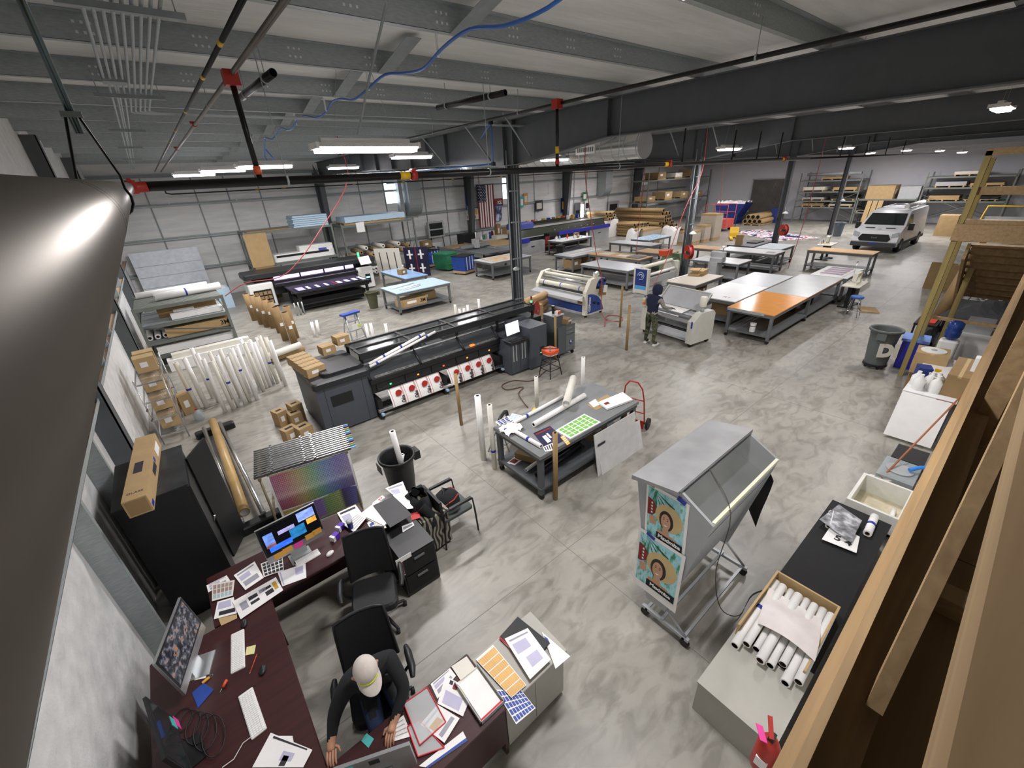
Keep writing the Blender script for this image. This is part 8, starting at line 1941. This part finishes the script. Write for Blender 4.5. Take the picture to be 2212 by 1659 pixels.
for i in range(3): t = thing('leaning_board', 'tall brown board leaning on the low far rack', 'board', (44.0, 9.6 - 0.35 * i, 0), 0, 'boards leaning at the far rack'); B().add([(-0.1, -0.15, 0), (-0.1, 0.15, 0), (0.3, 0.15, 1.75), (0.3, -0.15, 1.75), (-0.06, -0.15, 0), (-0.06, 0.15, 0), (0.34, 0.15, 1.75), (0.34, -0.15, 1.75)], [(0, 1, 2, 3), (7, 6, 5, 4), (0, 4, 5, 1), (2, 6, 7, 3), (0, 3, 7, 4), (1, 5, 6, 2)]).to(t, 'board', CARD); B().box(-0.13, -0.05, -0.14, 0.14, 0, 0.03).to(t, 'foot_edge', CARD2)
do = B().box(46.8, 46.88, 16.9, 19.7, 0, 3.45).struct('door_1', mat('strip_door', '#4c4b4a', 0.4, 0, 0.3, 3), 'dark strip curtain doorway in the far wall')
for k in range(24): B().box(46.77, 46.8, 16.95 + 0.115 * k, 17.03 + 0.115 * k, 0, 3.4).to(do, 'curtain_strip', mat('strip_pvc', '#77726c', 0.25, 0, 0.2, 2, alpha=0.8))
B().box(46.74, 46.9, 16.8, 16.9, 0, 3.5).box(46.74, 46.9, 19.7, 19.8, 0, 3.5).box(46.74, 46.9, 16.8, 19.8, 3.45, 3.55).to(do, 'frame', LSTEEL)
for lab, x, y, s, m_ in (('dark blue bin beside the strip curtain', 43.6, 15.9, (0.7, 0.7, 1.2), BLUED), ('brown panel leaning by the hopper', 44.6, 20.4, (0.2, 1.2, 1.4), CARD), ('low grey crates under the strip curtain', 44.8, 18.6, (0.8, 1.8, 0.7), OLIVE)): carton(lab, (x, y, 0), s, 0, m_, sticker=False, tape=False)

# ---- van
vn = thing('cargo_van', 'white cargo van with black grille and a roof rack', 'van', (30.55, 5.95, 0), math.radians(-2))
pr = [(0.08, 0.34), (0.0, 0.62), (0.06, 0.95), (0.22, 1.1), (0.92, 1.32), (1.62, 1.93), (1.95, 2.04), (5.3, 2.06), (5.5, 1.95), (5.55, 0.36)]
def vw(z): return 1.02 - (0.17 * (z - 1.15) / 0.9 if z > 1.15 else 0)
b = B(); n = len(pr)
vs = [(x, -vw(z), z) for x, z in pr] + [(x, vw(z), z) for x, z in pr]
b.add(vs, [(i, i + 1, n + i + 1, n + i) for i in range(n - 1)] + [(n - 1, 0, n, 2 * n - 1)])
for o_, fl in ((0, 1), (n, 0)):
    f_ = [(0, 1, 2, 3), (0, 3, 4, 9), (4, 5, 9), (5, 6, 7, 9), (7, 8, 9)]
    b.add(vs, [tuple((o_ + i) for i in (q if fl else reversed(q))) for q in f_])
b.to(vn, 'body', mat('van_white', '#e6e7ea', 0.25, 0, 0.02, 2))
def wsf(u, v_): return (0.97 + 0.62 * v_ - 0.02, (u - 0.5) * 2 * (vw(1.36 + 0.55 * v_) - 0.1), 1.365 + 0.545 * v_ + 0.02)
B().grid(wsf, 4, 3, smooth=False).to(vn, 'windscreen', GLASS)
B().prism([(-0.62, 0.62), (0.62, 0.62), (0.72, 0.75), (0.58, 0.98), (-0.58, 0.98), (-0.72, 0.75)], 'x', -0.03, 0.05).to(vn, 'grille', BLACK); text(vn, 'badge', 'Ford', 0.13, CHROME, (-0.035, 0, 0.81), (PI / 2, 0, -PI / 2)); B().box(-0.03, 0.1, -1.0, 1.0, 0.34, 0.56).to(vn, 'bumper', mat('bumper_grey', '#3f4245', 0.6)); B().box(-0.045, -0.03, -0.16, 0.16, 0.47, 0.56).to(vn, 'licence_plate', BLUE)
for s in (-1, 1):
    B().prism([(s * 0.72, 0.83), (s * 0.99, 0.9), (s * 0.98, 1.12), (s * 0.72, 1.02)], 'x', 0.0, 0.14).to(vn, 'headlight', CLEARP)
    B().ob((1.15, s * 1.18, 1.3), (0.14, 0.22, 0.34)).to(vn, 'mirror', BLACK); B().ob((0.62, s * 0.45, 1.245), (0.08, 0.42, 0.012), (0, -0.3, 0)).to(vn, 'hood_vent', BLACK)
    B().add([(1.2, s * 0.995, 1.3), (2.3, s * 1.0, 1.3), (2.3, s * 0.88, 1.85), (1.72, s * 0.88, 1.85)], [(0, 1, 2, 3)]).to(vn, 'door_window', GLASS)
    B().box(0.4, 5.4, s * 1.02 - 0.02, s * 1.02 + 0.02, 0.36, 0.52).to(vn, 'sill_trim', MATS['bumper_grey']); B().cyl((2.35, s * 1.02, 1.0), (2.5, s * 1.03, 1.0), 0.02, n=6).to(vn, 'door_handle', BLACK)
    for x in (1.0, 4.5): B().cyl((x, s * 0.8, 0.35), (x, s * 1.03, 0.35), 0.36, n=20).to(vn, 'wheel', RUBBER); B().cyl((x, s * 1.03, 0.35), (x, s * 1.04, 0.35), 0.2, n=14).to(vn, 'hub_cap', LSTEEL)
    B().cyl((2.0, s * 0.7, 2.12), (5.3, s * 0.7, 2.14), 0.025, n=6).to(vn, 'rack_rail', ALU)
for x in (2.2, 3.6, 5.1): B().cyl((x, -0.75, 2.14), (x, 0.75, 2.14), 0.022, n=6).to(vn, 'rack_bar', ALU)
text(vn, 'lettering', 'rsg', 0.2, TSTEEL, (0.5, 0.05, 1.2), (0.3, 0, -PI / 2), bold=0.002).rotation_euler = Euler((0.0, -0.3, -PI / 2))
B().cyl((2.0, -0.55, 2.24), (5.4, -0.55, 2.26), 0.11, n=14).to(vn, 'pipe_carrier', PAPER)
carton('brown carton of boards beside the van', (39.5, 4.2, 0), (0.9, 0.9, 1.25), 0, CARD); pallet('flat pallet with boards on the floor by the van', 38.0, 3.0, 0, 1.9, 1.1); flat('sheets lying on the pallet by the van', 37.1, 38.9, 2.5, 3.5, 0.115, PALLET, 'board stack', 'board_stack', 0.1)
yc = thing('sheet_cart', 'yellow framed cart of grey sheets behind the van', 'cart', (40.5, 1.9, 0)); B().path([(0, -1.0, 0.2), (0, -1.0, 1.7), (0, 0.9, 1.7), (0, 1.1, 0.2)], 0.05, 6).to(yc, 'frame', YELLOW); B().box(-0.1, 0.6, -0.9, 0.9, 0.15, 0.25).to(yc, 'deck', BLACK)
for k in range(6): B().box(0.05 + 0.07 * k, 0.08 + 0.07 * k, -0.85, 0.85, 0.25, 1.1 - 0.05 * k).to(yc, 'sheet', LSTEEL)

# ================================================================ things along the mezzanine wall
tcn = trash_can('big grey trash can with painted letters on a dolly', (12.95, 1.72, 0), 1.12, mat('grey_barrel', '#5a605e', 0.55, 0, 0.1, 5), True)
text(tcn, 'lettering', 'DI', 0.42, PAPER2, (-0.16, -0.22, 0.5), (PI / 2, 0, -0.9), bold=0.03)
o_ = tcn.children[-1]; o_.rotation_euler = (PI / 2 - 0.06, 0, -0.95); o_.location = (-0.21, -0.19, 0.52)
t = thing('recycling_bin', 'deep blue recycling bin with a liner next to the lumber post', 'bin', (13.45, 1.2, 0), 0.1); B().prism([(-0.2, 0), (0.2, 0), (0.26, 0.75), (-0.26, 0.75)], 'y', -0.22, 0.22).to(t, 'bin', UVBLUE); B().box(-0.28, 0.28, -0.25, 0.25, 0.72, 0.78).to(t, 'liner', mat('blue_liner', '#6f8fd0', 0.4))
wt = thing('white_table', 'white topped table with a white board hung on its end', 'table', (10.9, 0.42, 0)); B().box(-1.15, 1.15, -0.36, 0.36, 0.82, 0.85).to(wt, 'table_top', WTOP); B().ob((-1.35, 0.02, 0.45), (0.02, 0.66, 0.85), (0, 0.35, 0)).to(wt, 'hung_board', PAPER); B().box(-1.16, -1.14, -0.34, -0.1, 0.8, 0.84).to(wt, 'red_edge', REDD)
for x in (-1.05, 1.05):
    for y in (-0.3, 0.3): B().box(x - 0.03, x + 0.03, y - 0.03, y + 0.03, 0, 0.82).to(wt, 'leg', TSTEEL)
for i, (x, y, h) in enumerate(((9.95, 0.62, 0.3), (10.15, 0.68, 0.28), (10.2, 0.5, 0.3), (10.0, 0.4, 0.32), (10.35, 0.42, 0.26))):
    t = thing('chemical_jug', 'white plastic jug on the white table', 'jug', (x, y, 0.85), 0.3 * i, 'jugs on the white table'); B().lathe([(0.085, 0), (0.09, 0.03), (0.09, h * 0.6), (0.03, h * 0.85), (0.03, h)], 12).to(t, 'jug', WHITE); B().path([(0.03, 0, h * 0.85), (0.1, 0, h * 0.8), (0.09, 0, h * 0.5)], 0.014, 6).to(t, 'handle', WHITE); B().box(-0.05, 0.05, -0.093, -0.088, 0.05, 0.14).to(t, 'label', LSTEEL)
t = thing('spray_bottle', 'spray bottle with a yellow trigger on the white table', 'bottle', (10.5, 0.5, 0.85)); B().lathe([(0.04, 0), (0.04, 0.16), (0.015, 0.2)], 10).to(t, 'bottle', CLEARP); B().ob((0, -0.02, 0.24), (0.03, 0.09, 0.06)).to(t, 'trigger', YELLOW)
carton('blue and white product carton behind the jugs', (10.45, 0.66, 0.85), (0.25, 0.2, 0.28), 0.3, BLUED, tape=False); carton('tall brown carton at the wall end of the white table', (10.5, 0.17, 0.85), (1.1, 0.3, 0.4), 0.0, CARD2); carton('brown carton under a white reel next to the table', (11.75, 0.72, 0.6), (0.55, 0.5, 0.45), 0.1, CARD); carton('carton beneath the reel carton', (11.8, 0.7, 0), (0.5, 0.5, 0.6), 0.1, CARD2)
t = thing('plastic_reel', 'white reel lying on the brown carton', 'reel', (11.75, 0.72, 1.05)); B().lathe([(0.2, 0), (0.2, 0.02)], 20).to(t, 'flange', WHITE); B().lathe([(0.05, 0.02), (0.05, 0.03)], 10).to(t, 'hub', LSTEEL)
wc = thing('water_cooler', 'white water cooler with a blue bottle', 'water cooler', (12.95, 0.62, 0)); B().rbox(-0.16, 0.16, -0.16, 0.16, 0, 1.0, 0.06).to(wc, 'body', WHITE); B().lathe([(0.06, 1.0), (0.13, 1.08), (0.135, 1.2), (0.12, 1.23), (0.135, 1.26), (0.135, 1.38), (0.08, 1.42)], 18).to(wc, 'bottle', WATERB); B().box(-0.17, -0.16, -0.08, 0.08, 0.65, 0.8).to(wc, 'tap_recess', LSTEEL)
mc = thing('microwave_cart', 'white fridge with a grey bin on top by the wall', 'fridge', (14.0, 0.3, 0)); B().box(-0.4, 0.4, -0.25, 0.25, 0, 1.0).to(mc, 'body', WHITE); B().prism([(-0.25, 1.0), (0.25, 1.0), (0.3, 1.25), (-0.3, 1.25)], 'y', -0.22, 0.22).to(mc, 'grey_bin', LSTEEL)
bt = thing('black_tarp', 'black tarp heaped under the lumber stairs', 'tarp', (16.4, 0.3, 0)); B().grid(lambda u, v_: ((u - 0.5) * 3.6, (v_ - 0.5) * 2.2, 1.15 * math.sin(PI * u) ** 0.6 * math.sin(PI * min(1, v_ * 1.02)) ** 0.5 + 0.06 * math.sin(17 * u + 11 * v_)), 18, 12, smooth=False).to(bt, 'heap', BLACKM); B().box(-1.2, 1.2, -0.7, 0.7, 0, 0.9).to(bt, 'covered_load', BLKCL)
rcart = thing('utility_cart', 'black utility cart with a red top behind the lumber post', 'cart', (14.9, 1.25, 0)); B().box(-0.3, 0.5, -0.22, 0.22, 0.75, 0.8).box(-0.3, 0.5, -0.22, 0.22, 0.25, 0.3).to(rcart, 'tray', BLACK); B().box(-0.2, 0.4, -0.16, 0.16, 0.8, 0.84).to(rcart, 'red_mat', REDP)
for x in (-0.27, 0.47):
    for y in (-0.19, 0.19): B().box(x - 0.02, x + 0.02, y - 0.02, y + 0.02, 0, 0.75).to(rcart, 'leg', BLACK)
sh = rack('aisle shelf stacked with paper boxes past the stair tower', 19.0, 23.5, 0.2, 1.0, [0.3, 0.85, 1.4], 1.5, LSTEEL)
for i in range(12): carton('box of supplies on the aisle shelf', (19.5 + 1.05 * (i % 4), 0.6, (0.3, 0.85, 1.4)[i // 4]), (0.8, 0.55, 0.28 + 0.05 * (i % 3)), 0, (PAPER2, CARD, PAPER, CARD2, BLACKM)[i % 5], 'boxes on the aisle shelf')
roll('fat brown tube standing by the aisle shelf', (18.6, 1.35, 0), (18.75, 1.15, 1.75), 0.17, 0.15, CARD2); t = carton('large flattened carton leaning on the aisle shelf', (22.9, 1.7, 0), (0.12, 1.5, 1.0), 0.0, CARD2)
# broom, tubs, sink, bench of rolls, fire extinguisher
br = thing('push_broom', 'broom with a long brown handle leaning on the mezzanine wall', 'broom', (0, 0, 0)); B().cyl(G(1905, 1032, 0.25), Vector((9.75, 0.05, 1.0)), 0.014, n=8).to(br, 'handle', mat('broom_wood', '#a0623e', 0.6)); q = G(1903, 1036, 0.2); B().ob((q.x, q.y, 0.12), (0.3, 0.08, 0.2), (0, 0.3, 1.2)).to(br, 'head', PAPER2)
tb = thing('plastic_tote', 'clear tote with yellow label and a blue brush', 'tote', (7.85, 0.3, 0)); B().prism([(-0.28, 0.0), (0.28, 0.0), (0.33, 0.3), (-0.33, 0.3)], 'y', -0.22, 0.22).to(tb, 'tub', CLEARP); B().lathe([(0.16, 0.28), (0.17, 0.32)], 18).to(tb, 'bowl', LSTEEL); B().box(-0.335, -0.325, -0.12, 0.06, 0.1, 0.22).to(tb, 'label', YELLOW); B().path([(0.0, -0.1, 0.36), (0.12, -0.2, 0.4), (0.2, -0.25, 0.38)], 0.03, 7).to(tb, 'brush', mat('bright_blue', '#2f86e0', 0.4))
B().prism([(-0.22, 0.0), (0.22, 0.0), (0.26, 0.28), (-0.26, 0.28)], 'y', -0.2, 0.2).one('black_tub', 'small black tub behind the clear tote', 'tub', BLACK, (8.5, 0.28, 0))
sk = thing('utility_sink', 'white fibreglass utility basin by the mezzanine wall', 'sink', (6.85, 0.33, 0)); WS = mat('basin_white', '#dcdcd4', 0.5, 0, 0.06, 8)
for x0, x1, y0, y1 in ((-0.42, -0.38, -0.3, 0.3), (0.38, 0.42, -0.3, 0.3), (-0.38, 0.38, -0.3, -0.26), (-0.38, 0.38, 0.26, 0.3)): B().box(x0, x1, y0, y1, 0.05, 0.38).to(sk, 'wall', WS)
B().box(-0.42, 0.42, -0.3, 0.3, 0.05, 0.09).to(sk, 'floor_pan', mat('stained_pan', '#c9bfa4', 0.6, 0, 0.2, 6)); B().box(-0.4, 0.4, -0.28, 0.28, 0, 0.05).to(sk, 'foot', LSTEEL); B().cyl((-0.1, -0.2, 0.13), (0.15, -0.18, 0.13), 0.03, n=8).to(sk, 'drain_pipe', PAPER)
bm = thing('black_bench', 'low black topped bench along the mezzanine wall', 'bench', (4.85, 0.42, 0)); B().box(-1.4, 1.35, -0.33, 0.32, 0.38, 0.42).to(bm, 'top', BLACKM); B().box(-1.38, 1.33, -0.31, 0.30, 0.0, 0.38).to(bm, 'body', BLACK)
bx_ = thing('roll_bin', 'open brown carton holding the heap of white rolls on the bench', 'box', (3.72, 0.44, 0.42)); B().box(-0.45, 0.5, -0.3, 0.3, 0, 0.02).box(-0.45, 0.5, -0.3, -0.28, 0, 0.18).box(-0.45, 0.5, 0.28, 0.3, 0, 0.18).box(0.48, 0.5, -0.28, 0.28, 0, 0.18).to(bx_, 'carton', CARDP)
for i in range(8):
    y = 0.68 - 0.075 * i; z = 0.48 + 0.05 * (i % 2)
    roll('white rolled print in the brown carton on the bench', (3.12 + 0.06 * (i % 3), y, z), (4.15 - 0.05 * (i % 2), y + 0.02, z + 0.02), 0.042 - 0.004 * (i % 3), 0.03, PAPER, 'rolled prints on the bench', [0.55] if i in (0, 6) else None, core=(BLACKM, KCORE)[i % 2])
B().grid(lambda u, v_: (3.42 + 0.55 * u, 0.62 - 0.5 * v_ + 0.1 * u, 0.60 + 0.06 * math.sin(3 * v_) * (1 - u) + 0.05 * math.sin(5 * u)), 10, 8).one('folded_banner', 'folded pinkish white banner draped over the rolled prints', 'banner', mat('banner_white', '#dcd4d0', 0.6))
lg = thing('low_cabinet', 'pale grey low cabinet at the near end of the bench', 'cabinet', (3.0, 0.42, 0)); B().box(-0.42, 0.42, -0.32, 0.33, 0.0, 0.42).to(lg, 'body', GCM); B().box(-0.43, 0.43, -0.33, 0.34, 0.42, 0.44).to(lg, 'top', GCM)
for i, (x, y, rz) in enumerate(((5.55, 0.6, 1.1), (5.75, 0.25, 0.2))): roll(('white roll on the black bench under the photo print', 'white roll with blue band beside the photo print')[i], (x, y, 0.46), (x + (0.1 if i == 0 else 0.42), y + 0.0 + (0.02), 0.46) if i else (x + 0.3, y + 0.05, 0.46), 0.045, 0.025, PAPER, None, [0.5] if i else None)
paper('black and white photo print on the black bench', [(1770, 1122), (1812, 1090), (1862, 1125), (1838, 1172)], 0.50, print_mat('grey_photo', [(0.3, '#3a3a3e'), (0.5, '#84848a'), (0.65, '#c9c9cc')], 9, (1, 1, 1), 0.4, 'LINEAR'), 0.004, 'print', 'photo_print'); o5 = paper('white sheet with large black numerals under the photo print', [(1775, 1165), (1800, 1128), (1857, 1160), (1850, 1195)], 0.45, PAPER, 0.004, 'print', 'number_print'); text(o5, 'lettering', '5 4', 0.14, INKD, (-0.06, -0.02, 0.006), (0, 0, -1.5), bold=0.004)
fe = thing('fire_extinguisher', 'red fire extinguisher with a pink tag on the mezzanine wall', 'extinguisher', (2.3, 0.12, 0.55)); B().lathe([(0.06, 0), (0.075, 0.03), (0.075, 0.33), (0.05, 0.39), (0.025, 0.41)], 18).to(fe, 'cylinder', REDP); B().box(-0.03, 0.03, -0.02, 0.02, 0.41, 0.45).to(fe, 'valve', BLACK); B().ob((0.03, 0.03, 0.47), (0.14, 0.03, 0.015), (0, -0.3, 0.5)).to(fe, 'lever', REDP); B().ob((-0.05, 0.06, 0.46), (0.12, 0.05, 0.004), (0.3, 0.2, 0.6)).to(fe, 'pink_tag', PINK); B().box(-0.02, 0.03, -0.08, -0.04, 0.15, 0.3).to(fe, 'wall_bracket', BLACK); B().box(-0.078, -0.06, -0.04, 0.04, 0.12, 0.22).to(fe, 'label', PAPER)
